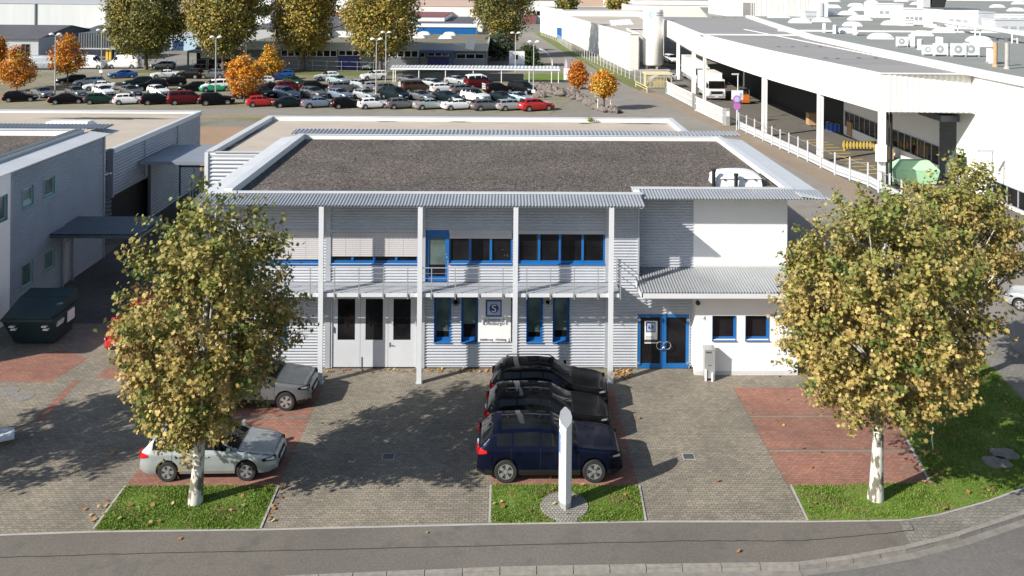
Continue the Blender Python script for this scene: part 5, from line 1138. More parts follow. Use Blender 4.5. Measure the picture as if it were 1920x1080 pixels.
def make_car(kind,paintm,fine=False,name='parked_car',rails=False,rim=None):
    sp=SPEC[kind];o=empty(name,(0,0,0));L=sp['L'];P,f=car_parts(sp,paintm,fine,True,kind)
    mats={'body':paintm,'windscreen':'carglass','rear_window':'carglass','side_window':'carglass','headlight':'lamp','taillight':'redlamp','door':paintm,'sill':'black','sunroof':'carglass'}
    for k,mb in P.items():
        nm=k if isinstance(k,str) else k[0];mb.build(nm,mats[nm],o,smooth=True,sharp=50)
    mb=MB();w=sp['W']/2
    mb.box(-L*.46,-w+.30,.2,L*.46,w-.30,.62);o2=mb.build('underbody','black',o)
    for x in(sp['wx']-sp['wb']/2,sp['wx']+sp['wb']/2):
        for s in(1,-1): wheel_parts(sp,x,s,o,fine)
    for s in(1,-1):
        xm=L*(sp['sw'][-1][1]-.5)-.12;zb=sp['belt']+.02;c=Vector((xm,s*(w+.06),zb+.07));mb=MB()
        mb.hexa([c+Vector((-.06,-.1*1,-.06)),c+Vector((.07,-.09,-.05)),c+Vector((.07,.09,-.05)),c+Vector((-.06,.1,-.06)),c+Vector((-.06,-.1,.07)),c+Vector((.05,-.08,.06)),c+Vector((.05,.08,.06)),c+Vector((-.06,.1,.07))])
        mb.build('wing_mirror',paintm,o)
    zf=.56 if sp['belt']<1.05 else .66
    mb=MB();mb.box(L/2-.05,-w*.62,zf-.28,L/2+.012,w*.62,zf-.13);mb.box(L/2-.06,-w*.45,zf-.06,L/2+.008,w*.45,zf+.05);mb.build('grille','black',o)
    mb=MB();mb.box(L/2+.0,-.26,zf-.105,L/2+.022,.26,zf-.0);mb.build('number_plate','sign',o)
    zr=.72 if kind!='sedan' else .78;
    if sp['belt']>1.05: zr=.86
    mb=MB();mb.box(-L/2-.02,-.26,zr-.1,-L/2+.06,.26,zr+.01);mb.build('number_plate','sign',o)
    if fine:
        def sy(x,z):
            c=f(x)[1:6];zs=[p[1] for p in c]
            return float(np.interp(z,zs,[p[0] for p in c]))
        hz=.68 if sp['belt']<1.05 else .86
        for s in(1,-1):
            mb=MB();g=lambda u,v:(L/2-.06-.42*u,s*(sy(L/2-.06-.42*u,hz-.07+.03*u+(.17-.09*u)*v)+.008),hz-.07+.03*u+(.17-.09*u)*v);mb.grid(g,10,5);h_=mb.build('headlight','carglass',o,smooth=True)
            mb=MB();mb.grid(lambda u,v:(L/2-.10-.25*u,s*(sy(L/2-.10-.25*u,hz-.03+.02*u+(.08-.03*u)*v)+.014),hz-.03+.02*u+(.08-.03*u)*v),6,3);mb.build('lens','lamp',h_,smooth=True)
            tz=sp['belt']-.10;mb=MB();mb.grid(lambda u,v:(-L/2+.03+.30*u,s*(sy(-L/2+.03+.30*u,tz-.11+.07*u+(.23-.15*u)*v)+.010),tz-.11+.07*u+(.23-.15*u)*v),8,5);mb.build('taillight','redlamp',o,smooth=True)
            mb=MB();mb.box(-L/2-.012,s*w*.70-.13,tz-.1,-L/2+.04,s*w*.70+.13,tz+.1);mb.build('taillight','redlamp',o)
        mb=MB();mb.box(-L/2-.012,-w*.7,.26,-L/2+.03,w*.7,.46);mb.build('rear_apron','black',o)
        for s in(1,-1):
            for t in(sp['sw'][-2][0]+.015,sp['sw'][-1][0]+.01):
                x=L*(t-.5);c=f(x);y=c[3][0];z=c[3][1]-.06;mb=MB();mb.bar((x,s*(y+.018),z),(x+.2,s*(f(x+.2)[3][0]+.018),z+.005),.03,.035);mb.build('door_handle',paintm,o)
            # door seams as fine dark joints
            mb=MB()
            for t in(sp['sw'][-2][0]-.02,sp['sw'][-1][0]-.008,sp['sw'][-1][1]+.035):
                x=L*(t-.5);c=f(x)
                for a,b in zip(c[1:4],c[2:5]): mb.poly([(x-.006,s*(a[0]+.003),a[1]),(x+.006,s*(a[0]+.003),a[1]),(x+.006,s*(b[0]+.003),b[1]),(x-.006,s*(b[0]+.003),b[1])])
            mb.build('door_seam','black',o)
        mb=MB()                 # shut lines of bonnet and tailgate
        for s in(1,-1):
            xs_=[L*(sp['ws'][1]-.5)+.02+(L/2-.16-L*(sp['ws'][1]-.5)-.02)*k/12 for k in range(13)]
            for a,b in zip(xs_,xs_[1:]):
                p,q=f(a)[5],f(b)[5];mb.poly([(a,s*(p[0]-.008),p[1]+.006),(b,s*(q[0]-.008),q[1]+.006),(b,s*(q[0]+.008),q[1]+.004),(a,s*(p[0]+.008),p[1]+.004)])
        for x in(L*(sp['ws'][1]-.5)+.015,L/2-.16):
            c=f(x)
            for s in(1,-1):
                for a,b in zip(c[5:8],c[6:9]): mb.poly([(x-.008,s*a[0],a[1]+.005),(x+.008,s*a[0],a[1]+.005),(x+.008,s*b[0],b[1]+.005),(x-.008,s*b[0],b[1]+.005)])
        mb.build('shut_line','black',o)
        mb=MB()
        for s in(1,-1):     # wipers
            x=L*(sp['ws'][1]-.5);mb.bar((x-.02,s*.1+.2,f(x)[8][1]+.01),(x-.28,s*.1-.25,f(x-.28)[8][1]+.015),.015,.02)
        mb.build('wiper','black',o)
    if rails:
        for s in(1,-1):
            mb=MB();pts=[(L*(t-.5),s*(f(L*(t-.5))[6][0]+.04),f(L*(t-.5))[6][1]+(.0 if t in(.12,.54) else .055)) for t in(.12,.16,.25,.35,.45,.5,.54)];mb.tube(pts,.02,6);mb.build('roof_rail','black',o)
    return o
def paint_slots(o,base,m):
    for sl in getattr(o,'material_slots',[]):
        if sl.material==base: sl.link='OBJECT';sl.material=m
    for c in o.children: paint_slots(c,base,m)
# --- the cars on the forecourt
def place(o,x,y,hd,label,cat='car',group=None,z=0.):
    o.location=(x,y,z);o.rotation_euler.z=R(hd);tag(o,label,cat,group);return o
place(make_car('wagon',PC['silver'],True,rails=True),-9.82,30.5,1,'silver estate car with red rear lamp parked behind the left plane tree')
place(make_car('suv',PC['midgrey'],True),-9.75,35.4,-1,'silver-grey crossover parked nose to the first white column, half behind the tree')
place(make_car('bigsuv',PC['navy'],True),1.66,30.45,0,'dark navy large off-roader, nearest of the three dark cars, behind the pylon')
place(make_car('suv',PC['black'],True),1.72,32.9,-2,'glossy black car parked in the middle between the navy and the rearmost black one')
place(make_car('suv',PC['black'],True,rails=True),1.9,35.1,-3,'black off-roader parked closest to the ribbed facade')
place(make_car('hatch',PC['red'],True),-17.0,41.6,-90,'bright red small car mostly hidden behind the left plane tree')
place(make_car('hatch',PC['silver'],True),28.3,44.8,140,'silver small car on the side road cut off by the right photo edge')
# --- the far car park
PROTO={}
NEUT=PC['silver'];GRP='cars in the car park behind the offices'
def far_car(u,v,hd,kind,pc,label,cat='car',group=GRP):
    c=gp(u,v)
    if kind not in PROTO: o=PROTO[kind]=make_car(kind,NEUT,False)
    else: o=copy_tree(PROTO[kind])
    place(o,c.x,c.y,hd,label,cat,group);FAR.append((o,PC[pc]));return o
FAR=[]
F1=21;F2=-42;F3=203
for a in [
(38,190,F1,'hatch','black','black hatchback at the left end of the front car park row'),
(127,194,F1,'sedan','black','long black car second from the left in the front row, right of the lamp post'),
(189,194,F1,'hatch','green','dark grey-green small car left of the white hatchback in the front row'),
(243,195,F1,'hatch','white','white hatchback in the front row left of the black estate'),
(297,195,F1,'wagon','black','black estate between the white hatchback and the maroon van-like car'),
(349,195,F1,'mpv','maroon','dark maroon people carrier in the front row'),
(406,196,F1,'suv','black','black off-roader right of the maroon people carrier, front row'),
(492,199,F1,'hatch','red','red hatchback in the front row right of the orange tree'),
(544,200,F1,'sedan','dark_teal','dark blue-green saloon right of the red hatchback'),
(599,201,F1,'sedan','blue_silver','blue-silver saloon in the front row'),
(651,202,F1,'hatch','black','black short car left of the white hatchback in the right half of the front row'),
(701,203,F1,'hatch','white','white hatchback between the black short car and the grey hatchback'),
(754,203,F1,'hatch','grey','grey hatchback left of the silver saloon in the front row'),
(808,204,F1,'sedan','silver','light silver saloon between the grey hatchback and the white coupe-like saloon'),
(861,205,F1,'sedan','white','white sleek saloon in the front row'),
(915,206,F1,'wagon','grey','dark grey estate right of the white sleek saloon'),
(961,206,F1,'wagon','silver','silver estate left of the orange-red end car'),
(1006,207,F1,'suv','red','orange-red hatchback at the right end of the front row'),
(80,182,F2,'sedan','grey','dark saloon behind the black hatchback, left end of second row'),
(143,181,F2,'hatch','grey','dark grey car behind the long black car, second row'),
(194,179,F2,'hatch','white','white small car with dark windscreen behind the grey-green one'),
(246,179,F2,'hatch','grey','dark car behind the white front-row hatchback'),
(297,178,F2,'hatch','white','white car behind the black estate'),
(468,184,F1,'sedan','maroon','maroon car partly behind the orange tree by the lamp post'),
(492,183,F2,'suv','black','dark car behind the red front-row hatchback'),
(537,184,F2,'suv','blue_silver','silver-blue crossover in the second row behind the dark blue-green saloon'),
(588,184,F2,'suv','grey','grey crossover behind the blue-silver saloon'),
(638,185,F2,'hatch','blue_silver','silver compact behind the black short car'),
(686,186,F2,'hatch','silver','pale silver hatchback behind the white front-row hatchback'),
(741,187,F2,'mpv','dark_teal','dark teal people carrier behind the grey front-row hatchback'),
(788,188,F2,'sedan','grey','dark saloon right of the teal people carrier'),
(838,189,F2,'sedan','dark_teal','dark blue saloon behind the light silver one'),
(891,189,F2,'suv','white','white crossover with black roof in the second row'),
(942,190,F2,'sedan','dark_teal','dark green-blue saloon right of the white crossover'),
(972,191,F2,'sedan','pale_blue','pale turquoise saloon at the right end of the second row'),
(186,169,F3,'sedan','white','white saloon facing left in the third row'),
(167,161,F3,'wagon','silver','silver estate facing left behind the white saloon'),
(134,157,F3,'wagon','black','black estate behind the orange tree facing left'),
(230,146,F3,'sedan','blue','blue convertible with black top near the tree verge'),
(259,161,F3,'wagon','dark_teal','dark estate facing left behind the maroon-black one'),
(284,169,F3,'suv','black','black car facing left right of the white saloon'),
(321,161,F3,'wagon','black','black estate facing left, right end of its short row'),
(309,146,F3,'sedan','white','white saloon under the first big tree facing left'),
(355,147,175,'suv','black','black crossover right of the white saloon under the big tree'),
(399,147,185,'suv','grey','dark grey crossover behind the lamp post under the second tree'),
(361,171,F3,'hatch','black','black car just left of the white and green van'),
(405,171,F3,'mpv','white','white van with green lower half beside the orange tree'),
(305,129,180,'wagon','midgrey','silver-grey estate parked at the foot of the first big tree'),
(526,149,F3,'suv','blue','bright blue car behind the yellow maple'),
(490,160,F3,'hatch','white','white car behind the orange tree crown'),
(511,172,F1,'sedan','black','black car under the yellow maple'),
(545,172,F1,'suv','maroon','dark pickup-like car with red rear lamps in the third row'),
(593,172,F1,'suv','black','black off-roader with rear spare wheel in the third row'),
(645,173,F1,'suv','grey','dark grey off-roader with red lamps, third row'),
(552,160,F2,'hatch','green','olive green car behind the dark pickup-like one'),
(613,150,F3,'hatch','white','white hatchback with black bonnet beside the wire fence'),
(634,157,F2,'sedan','pale_blue','pale blue saloon below the white hatchback by the fence'),
(680,166,F2,'wagon','silver','silver estate left of the centre lamp post'),
(701,150,F3,'suv','white','white crossover under the fourth big tree'),
(729,173,F1,'wagon','midgrey','grey estate right of the centre lamp post'),
(703,170,F1,'hatch','silver','silver car half hidden behind the centre lamp post'),
(780,173,F1,'mpv','brown','brown van with white bicycle rack on its tail'),
(815,165,F2,'wagon','silver','silver car behind the brown van'),
(834,173,F1,'wagon','white','white estate in the third row right of the brown van'),
(872,178,F1,'suv','grey','dark grey crossover right of the white estate'),
(899,165,F1,'camper','maroon','dark red camper van with white high roof'),
(936,175,F1,'suv','black','black off-roader with white rack on its tail'),
(979,175,F2,'mpv','black','black van at the right end of the third row near the boulders'),
(857,158,F2,'sedan','silver','silver saloon behind the dark grey crossover under the white shelter'),
(768,157,F2,'sedan','grey','grey saloon under the left part of the white shelter'),
(692,130,-95,'suv','silver','silver crossover facing the camera before the blue gate of the grey building'),
]: far_car(*a)
far_car(233,128,183,'van','white','white high-roof van parked left of the first big tree','van','vans at the back of the car park')
far_car(168,129,2,'van','white','white panel van half hidden by the left orange maple','van','vans at the back of the car park')
far_car(88,130,5,'van','silver','pale van with open flatbed, leftmost of the three vans','van','vans at the back of the car park')
far_car(1243,152,185,'wagon','silver','silver car behind the factory fence next to the tank','car','cars in the factory yard')
far_car(1232,160,185,'hatch','blue_silver','grey-blue car seen through the fence beside the yellow shelter','car','cars in the factory yard')
far_car(1258,118,-80,'mpv','white','white van deep under the far end of the canopy','van','cars in the factory yard')
for o,m in FAR: paint_slots(o,NEUT,m)
def sub(o,nm): return [c for c in o.children if c.name.split('.')[0]==nm]
# bicycle racks, spare wheel, two-tone paint
for o,m in FAR:
    l=o['label']
    if 'rack on its tail' in l:
        L=SPEC['mpv']['L'] if 'brown' in l else SPEC['suv']['L'];mb=MB()
        for y in(-.6,-.2,.2,.6): mb.box(-L/2-.16,y-.03,.75,-L/2-.10,y+.03,1.6)
        for z in(.8,1.1,1.5): mb.box(-L/2-.2,-.7,z,-L/2-.14,.7,z+.06)
        q=mb.build('bicycle_rack','white');q.parent=o
    if 'spare wheel' in l:
        mb=MB();mb.lathe([(.2,-.12),(.34,-.1),(.34,.06),(.2,.08)],(-SPEC['suv']['L']/2-.1,0,1.0),'X',16);q=mb.build('spare_wheel','rubber');q.parent=o;mb=MB();mb.lathe([(.18,-.14),(.18,-.1)],(-SPEC['suv']['L']/2-.1,0,1.0),'X',12);q2=mb.build('spare_rim','rim');q2.parent=q
    if 'green lower half' in l or 'white high roof' in l or 'black roof' in l:
        b=sub(o,'body')[0];b.data=b.data.copy();zz={'g':.95,'w':1.75,'b':1.5}['g' if 'green' in l else 'w' if 'white high' in l else 'b']
        me=b.data;me.materials.append(PC['mint'] if 'green' in l else PC['white'] if 'high' in l else PC['black'])
        for p in me.polygons:
            if ('green' in l and p.center.z<zz) or ('green' not in l and p.center.z>zz): p.material_index=1
# --- lorries
def lorry(c,hd,label,boxL,boxm,cabm,boxh=2.6,semi=False,stripe=None):
    o=thing('lorry',(0,0,0),label,'lorry');w=1.25
    mb=MB();mb.hexa([(-1.15,-w,.55),(1.0,-w,.55),(1.0,w,.55),(-1.15,w,.55),(-1.15,-w*.97,3.0),(.72,-w*.94,3.0),(.72,w*.94,3.0),(-1.15,w*.97,3.0)]);cab=mb.build('cab',cabm,o)
    mb=MB();mb.hexa([(1.005-.07,-w*.9,1.75),(1.012-.07,-w*.9,1.75),(1.012-.07,w*.9,1.75),(1.005-.07,w*.9,1.75),(.78,-w*.86,2.75),(.80,-w*.86,2.75),(.80,w*.86,2.75),(.78,w*.86,2.75)])
    mb.hexa([(.86,-w*.92,1.75),(.95,-w*.92,1.75),(.95,w*.92,1.75),(.86,w*.92,1.75),(.72,-w*.88,2.78),(.79,-w*.88,2.78),(.79,w*.88,2.78),(.72,w*.88,2.78)]);mb.build('windscreen','carglass',cab)
    for s in(1,-1): mb=MB();mb.box(-.3,s*w-.01 if s>0 else -w-.012,1.75,.62,s*w+.012 if s>0 else -w+.01,2.5);mb.build('side_window','carglass',cab)
    mb=MB();mb.box(1.0,-w*.7,.95,1.035,w*.7,1.35);mb.build('grille','black',cab)
    mb=MB();mb.box(.9,-w,.35,1.06,w,.75);mb.build('bumper','steel',cab);mb=MB();mb.box(1.06,-.26,.48,1.08,.26,.6);mb.build('number_plate','sign',cab)
    for s in(1,-1): mb=MB();mb.box(1.0,s*w*.72-.16,.85,1.04,s*w*.72+.16,1.08);mb.build('headlight','lamp',cab)
    for s in(1,-1): mb=MB();mb.box(.75,s*(w+.12)-.1,1.8,.9,s*(w+.12)+.1,2.4);mb.build('wing_mirror','black',cab)
    x1=-1.3;x0=x1-boxL;mb=MB();mb.box(x0,-w-.02,1.05,x1,w+.02,1.05+boxh);bx=mb.build('cargo_box',boxm,o)
    mb=MB();mb.box(x0-.02,-w-.05,1.05+boxh,x1+.03,w+.05,1.12+boxh);mb.build('roof_cap','cream' if boxm=='white' else boxm,bx)
    if stripe:
        mb=MB();mb.box(x1-.5,-w-.03,1.3,x1-.1,-w-.022,1.0+boxh);mb.box(x1-.5,w+.022,1.3,x1-.1,w+.03,1.0+boxh);mb.build('red_stripe',stripe,bx)
    mb=MB();mb.box(x0,-.5,.6,.6,.5,1.05);mb.build('chassis','dgrey',o)
    mb=MB();mb.box(x0+1.5,-w,.5,x1-1.2,-w+.05,1.0);mb.build('side_guard','steel',o)
    for x in [.1]+([x0+1.2,x0+2.4,x1-.2] if semi else [x0+1.3]):
        for s in(1,-1):
            mb=MB();mb.lathe([(.3,-.16),(.48,-.14),(.48,.14),(.3,.16)],(x,s*(w-.18),.48),'Y',18);q=mb.build('wheel','rubber',o);mb=MB();mb.lathe([(.27,-.17),(.27,.17)],(x,s*(w-.18),.48),'Y',12);mb.build('rim','rim',q)
    o.location=c;o.rotation_euler.z=R(hd);return o
c=gp(1340,189);lorry((c.x+.35,c.y+1.2,0),-91,'white box lorry with dark windscreen facing the gate','5.5' and 5.5,'white',PC['white'])
c=gp(1310,162);lorry((c.x+.9,c.y+2,0),-92,'long white articulated lorry with red stripe behind the box lorry',11,'white',PC['white'],2.9,True,PC['red'])
# ================================================================== TREES
LEAF5=[(0,-.5),(.13,-.28),(.42,-.30),(.32,-.05),(.52,.16),(.24,.20),(0,.56),(-.24,.20),(-.52,.16),(-.32,-.05),(-.42,-.30),(-.13,-.28)]
LEAF4=[(0,-.5),(.36,-.1),(.2,.35),(-.1,.5),(-.38,.05)]
def leaf_cloud(name,m,parent,C,rng,per,spread,size,shape,pal,pw,up=.45,jit=.5,topz=None,topcol=None,twig=0.):
    """C: (n,3) clump centres and (n,3) outward directions"""
    cen,outw,cpal=C;n=len(cen);idx=np.repeat(np.arange(n),per);N_=len(idx)
    pos=cen[idx]+rng.normal(0,1,(N_,3))*np.array(spread)
    if twig:                       # leaves strung along twigs that grow outward and up, drooping at the tip
        tl=(twig*rng.uniform(.5,1.3,n))[idx];q=rng.uniform(-.75,.55,N_);dr=outw+np.array([0,0,.35])+rng.normal(0,.35,(n,3));dr/=np.linalg.norm(dr,axis=1,keepdims=True)
        pos=pos+dr[idx]*(q*tl)[:,None]-np.array([0,0,1.])*(.16*tl*np.maximum(q,0)**2)[:,None]
    nr=outw[idx]*.55+np.array([0,0,up])+rng.normal(0,jit,(N_,3));nr/=np.linalg.norm(nr,axis=1,keepdims=True)
    a=rng.normal(0,1,(N_,3));u=np.cross(nr,a);u/=np.linalg.norm(u,axis=1,keepdims=True);v=np.cross(nr,u)
    s=size*rng.uniform(.65,1.25,N_);k=len(shape);sh=np.array(shape)
    curl=rng.uniform(-.25,.35,N_)
    V=pos[:,None,:]+s[:,None,None]*(sh[None,:,0,None]*u[:,None,:]+sh[None,:,1,None]*v[:,None,:]-(curl[:,None]*(sh[None,:,0]**2+sh[None,:,1]**2))[:,:,None]*nr[:,None,:])
    V=V.reshape(-1,3);o0=np.array(ORG[parent.name]);V-=o0
    me=bpy.data.meshes.new(name);me.vertices.add(len(V));me.vertices.foreach_set('co',V.ravel())
    me.loops.add(N_*k);me.loops.foreach_set('vertex_index',np.arange(N_*k));me.polygons.add(N_);me.polygons.foreach_set('loop_start',np.arange(N_)*k)
    me.update(calc_edges=True)
    pal=np.array(pal);pw=np.array(pw)/sum(pw)
    li=rng.choice(len(pal),N_,p=pw);same=rng.random(N_)<.72;li=np.where(same,cpal[idx],li)
    colr=pal[li]*rng.uniform(.72,1.3,(N_,1))
    if topz is not None:
        t=np.clip((pos[:,2]-topz[0])/(topz[1]-topz[0]),0,1)*rng.uniform(.2,1,N_);colr=colr*(1-t[:,None])+np.array(topcol)*t[:,None]
    at=me.attributes.new('leafcol','FLOAT_COLOR','POINT');c4=np.ones((N_*k,4),np.float32);c4[:,:3]=np.repeat(colr,k,axis=0);at.data.foreach_set('color',c4.ravel())
    me.materials.append(M[m]);o=bpy.data.objects.new(name,me);col.objects.link(o);o.parent=parent;ORG[o.name]=Vector(o0);return o
def crown_points(rng,base,prof,n,shell=.55,lumps=9,lump=.13,lean=(0,0)):
    """clump centres within a lathe profile [(z,r)], denser toward the outside, with lobes so the outline is uneven"""
    prof=np.array(prof);zs=prof[:,0];area=np.array([max(.05,r) for r in prof[:,1]]);z=[];
    zz=np.linspace(zs[0],zs[-1],200);rr=np.interp(zz,zs,prof[:,1]);p=rr**1.6+.02;p/=p.sum()
    z=rng.choice(zz,n,p=p)+rng.uniform(-.05,.05,n)*(zs[-1]-zs[0])*.2;r=np.interp(z,zs,prof[:,1]);a=rng.uniform(0,2*np.pi,n)
    ph=rng.uniform(0,6.28,(lumps,));fa=rng.integers(2,6,lumps);fz=rng.uniform(.4,2.2,lumps)
    l=sum(np.sin(fa[i]*a+fz[i]*z*(8/(zs[-1]-zs[0]))+ph[i]) for i in range(lumps))/math.sqrt(lumps)
    R_=r*.88*(1+lump*l)*np.where(rng.random(n)<shell,rng.uniform(.78,1.04,n),np.sqrt(rng.uniform(.05,.8,n)))
    t=(z-zs[0])/(zs[-1]-zs[0]);x=base[0]+R_*np.cos(a)+lean[0]*t;y=base[1]+R_*np.sin(a)+lean[1]*t
    cen=np.stack([x,y,z],1);out=np.stack([np.cos(a),np.sin(a),(t-.4)*1.2],1);out/=np.linalg.norm(out,axis=1,keepdims=True);return cen,out
def trunk(parent,base,h,r0,m,pts,rng,nl=26,lean=(0,0),top=None):
    b=Vector(base);top=top or h*1.6;mb=MB();P=[];Rr=[]
    for i in range(12):
        t=i/11;P.append(b+Vector((lean[0]*t+.05*math.sin(5*t+1),lean[1]*t+.05*math.cos(4*t),top*t)));Rr.append(r0*(1.25 if i==0 else 1.06 if i==1 else 1)*(1-.86*t))
    mb.tube(P,Rr,12)
    for q in pts[rng.choice(len(pts),min(nl,len(pts)),replace=False)]:
        q=Vector(q);t0=min(.92,max(.36,((q.z-b.z)*.72-.6)/top));i=int(t0*11);s=P[i];mid=s.lerp(q,.5)+Vector((0,0,-.12*(q-s).length+.25));r1=Rr[i]*.45;mb.tube([s,mid,q],[r1,r1*.6,.012],6)
    o=mb.build('trunk',m,parent,smooth=True);return o
TAN=[(.46,.35,.13),(.38,.29,.095),(.28,.235,.07),(.185,.195,.05),(.12,.155,.04),(.25,.165,.065)]
def plane_tree(x,y,prof,label,seed,n=520,per=26,r0=.2,lean=(0,0),pw=(3,3,3,2,1.3,.8),size=.23,group='plane trees in front of the offices'):
    rng=np.random.default_rng(seed);t=thing('plane_tree',(x,y,0),label,'tree',group);cen,out=crown_points(rng,(x,y),prof,n,.62,12,.15,lean)
    cp=rng.choice(6,n,p=np.array(pw)/sum(pw))
    z0,z1=prof[0][0],prof[-1][0]
    o=leaf_cloud('crown','leafn',t,(cen,out,cp),rng,per,(.13,.13,.12),size,LEAF5,TAN,pw,.4,.6,(z0+(z1-z0)*.55,z1),(.14,.205,.05),1.0)
    trunk(t,(x,y,0),2.2,r0,'plane',cen,rng,40,lean,z1*.93);return t
def pxprof(L,Y,z0=None): return sorted(((H-(v+34)*Y/F),hw*Y/F) for v,hw in L)
plane_tree(-9.83,28.36,pxprof([(345,8),(372,40),(410,84),(450,122),(500,138),(550,158),(600,182),(645,186),(690,146),(740,116),(785,82),(825,48),(855,12)],28.36),'plane tree with tan-green leaves on the lawn patch in front of the silver estate',11,420,70,.2,(.7,0),size=.142)
plane_tree(12.2,28.45,pxprof([(352,20),(385,75),(430,120),(480,165),(540,190),(600,202),(660,196),(700,165),(735,130),(765,85),(785,30)],28.45),'plane tree with white mottled trunk on the curved lawn, right of the red bays',23,500,70,.21,(.3,0),size=.142)
plane_tree(19.1,36.6,pxprof([(285,16),(315,48),(350,85),(400,115),(450,125),(495,110),(530,70),(560,25)],36.6),'plane tree behind and right of the mottled-trunk tree, before the factory',37,280,66,.2,size=.148)
plane_tree(-22.6,28.3,[(2.3,.8),(3.5,2.0),(5,3.2),(6.5,3.4),(8,2.8),(9.5,1.5),(10.5,.3)],'plane tree left of the frame, known only by its shadow on the driveway',41,400,40,.2,size=.18)
def far_tree(name,u,v,prof_px,label,seed,pal,pw,n=420,per=24,size=.46,shape=LEAF4,group=None,bark='bark',r0=.35,sp=.6,shell=.7):
    c=gp(u,v);Y=c.y;rng=np.random.default_rng(seed);t=thing(name,(c.x,Y,0),label,'tree',group)
    prof=sorted((H-(vv+34)*Y/F,hw*Y/F) for vv,hw in prof_px);cen,out=crown_points(rng,(c.x,Y),prof,n,shell,9,.13);cp=rng.choice(len(pal),n,p=np.array(pw)/sum(pw))
    leaf_cloud('crown','leaf',t,(cen,out,cp),rng,per,(sp,sp,sp*.8),size,shape,pal,pw,.35,.5);trunk(t,(c.x,Y,0),3,r0,bark,cen,rng,24,(0,0),prof[-1][0]*.9);return t
OL=[(.14,.15,.04),(.21,.19,.05),(.30,.235,.05),(.40,.29,.06),(.10,.125,.04)]
BIG=[(-42,38),(-20,62),(5,72),(40,74),(70,66),(90,52),(105,30),(112,10)]
GB='big round-crowned trees behind the car park'
for u,v,pw,lab,sd,k,dv in((273,131,(3,3,1.5,.5,1.5),'big dark green round tree, leftmost behind the car park',1,1,0),(418,137,(1.5,3,3,1,.6),'big olive-brown round tree second from the left behind the car park',2,.88,-8),
 (568,132,(.6,1.6,3,4,.2),'big yellow-olive round tree behind the car park beside the low grey building',3,.84,-10),(713,140,(1,2.5,3.2,2,.4),'big olive round tree behind the car park right of the yellow one',4,.96,-4),(943,108,(3,3,2,.4,2),'big green tree by the lane entrance, right end of the row',5,.80,-44)):
    far_tree('roadside_tree',u,v,[(a+dv,b*k) for a,b in BIG],lab,sd,OL,pw,560,34,.44,group=GB,sp=.72)
OR=[(.55,.20,.025),(.60,.28,.03),(.45,.12,.02),(.35,.22,.03),(.55,.36,.05)]
GM='small autumn maples in and around the car park'
def maple(u,v,prof,lab,sd,pw=(3,3,2,1,1)): far_tree('maple_tree',u,v,prof,lab,sd,OR,pw,170,26,.27,LEAF5,GM,r0=.11,sp=.32)
maple(31,171,[(95,6),(108,16),(125,28),(140,34),(152,32),(162,14),(168,4)],'orange maple at the left photo edge before the dark car',61)
maple(-8,168,[(72,6),(90,14),(110,18),(125,10)],'orange maple crown cut by the left photo edge above its neighbour',62)
maple(126,163,[(72,8),(84,18),(100,24),(115,32),(128,34),(136,20),(141,6)],'bright orange maple in front of the white panel van',63)
maple(457,192,[(108,8),(118,20),(132,32),(146,36),(160,32),(170,22),(178,8)],'deep orange maple beside the white and green van',64,(3,4,1,.5,1))
maple(504,157,[(90,5),(100,11),(112,16),(122,27),(132,26),(140,10),(143,3)],'yellow-orange maple right of the deep orange one',65,(1,3,.3,2,3))
maple(1083,167,[(116,4),(124,10),(134,14),(142,18),(152,14),(160,5)],'red-orange young maple among the boulders by the lane',66,(3,1,3,.5,.3))
maple(1132,206,[(133,5),(140,14),(150,22),(162,24),(172,16),(178,5)],'young maple with yellow lower leaves on stakes beside the lane',67,(2,3,1,.6,4))
for dx,dy in((-.9,-.6),(.9,-.5)):
    c=gp(1132,206);st=thing('tree_stake',(c.x+dx,c.y+dy,0),'pale wooden stake supporting the young yellow maple beside the lane','stake','stakes of the young maple');mb=MB();mb.tube([(c.x+dx,c.y+dy,0),(c.x+dx*.9,c.y+dy,2.3)],.06,6);mb.build('pole','cream',st);mb=MB();mb.box(c.x+dx*.9-.08,c.y+dy-.08,1.9,c.x+dx*.9+.08,c.y+dy+.08,2.05);mb.build('tie','black',st)
GR=[(.04,.07,.02),(.055,.09,.025),(.03,.05,.02),(.08,.10,.03)]
far_tree('conifer_bush',934,112,[(66,10),(74,24),(84,30),(95,30),(104,22)],'dark grey-green bushy tree left of the lane below the orange one',71,[(.07,.095,.05),(.055,.075,.04),(.09,.11,.06)],(1,1,1),260,14,.5,r0=.2,sp=.5)
far_tree('orange_tree',945,96,[(33,4),(42,16),(52,25),(62,30),(72,26),(80,10)],'orange-brown tree under the big green tree by the lane',72,[(.30,.16,.03),(.38,.17,.03),(.16,.13,.03),(.22,.16,.03)],(1,1,1,1),260,14,.55,r0=.2,sp=.55)
far_tree('dark_shrub',990,122,[(86,6),(94,15),(104,18),(114,18),(120,12)],'dark green rounded shrub beside the white box at the lane',73,GR,(1,1,1,.5),200,14,.4,r0=.12,sp=.4)
far_tree('hedge_tree',1063,70,[(-6,10),(0,14),(6,16),(12,12)],'small green tree peeking above the far white hall roof',74,OL,(2,2,1,.2,2),120,12,.9,r0=.2,sp=.8)
far_tree('hedge_tree',1157,66,[(-8,12),(0,18),(8,18),(14,12)],'yellow-green tree above the beige-roofed hall at the top',75,OL,(1,2,3,.5,1),120,12,.9,r0=.2,sp=.8)
far_tree('orange_tree',470,80,[(-30,10),(-10,14),(5,12)],'orange autumn tree far behind between the second and third big trees',76,OR,(2,1,1,1,0),140,12,.8,r0=.2,sp=.8)
far_tree('dark_shrub',495,52,[(15,4),(20,12),(26,12),(30,8)],'dark green shrub far behind on the roofline between big trees',77,GR,(1,1,1,0),100,12,.8,r0=.15,sp=.6)
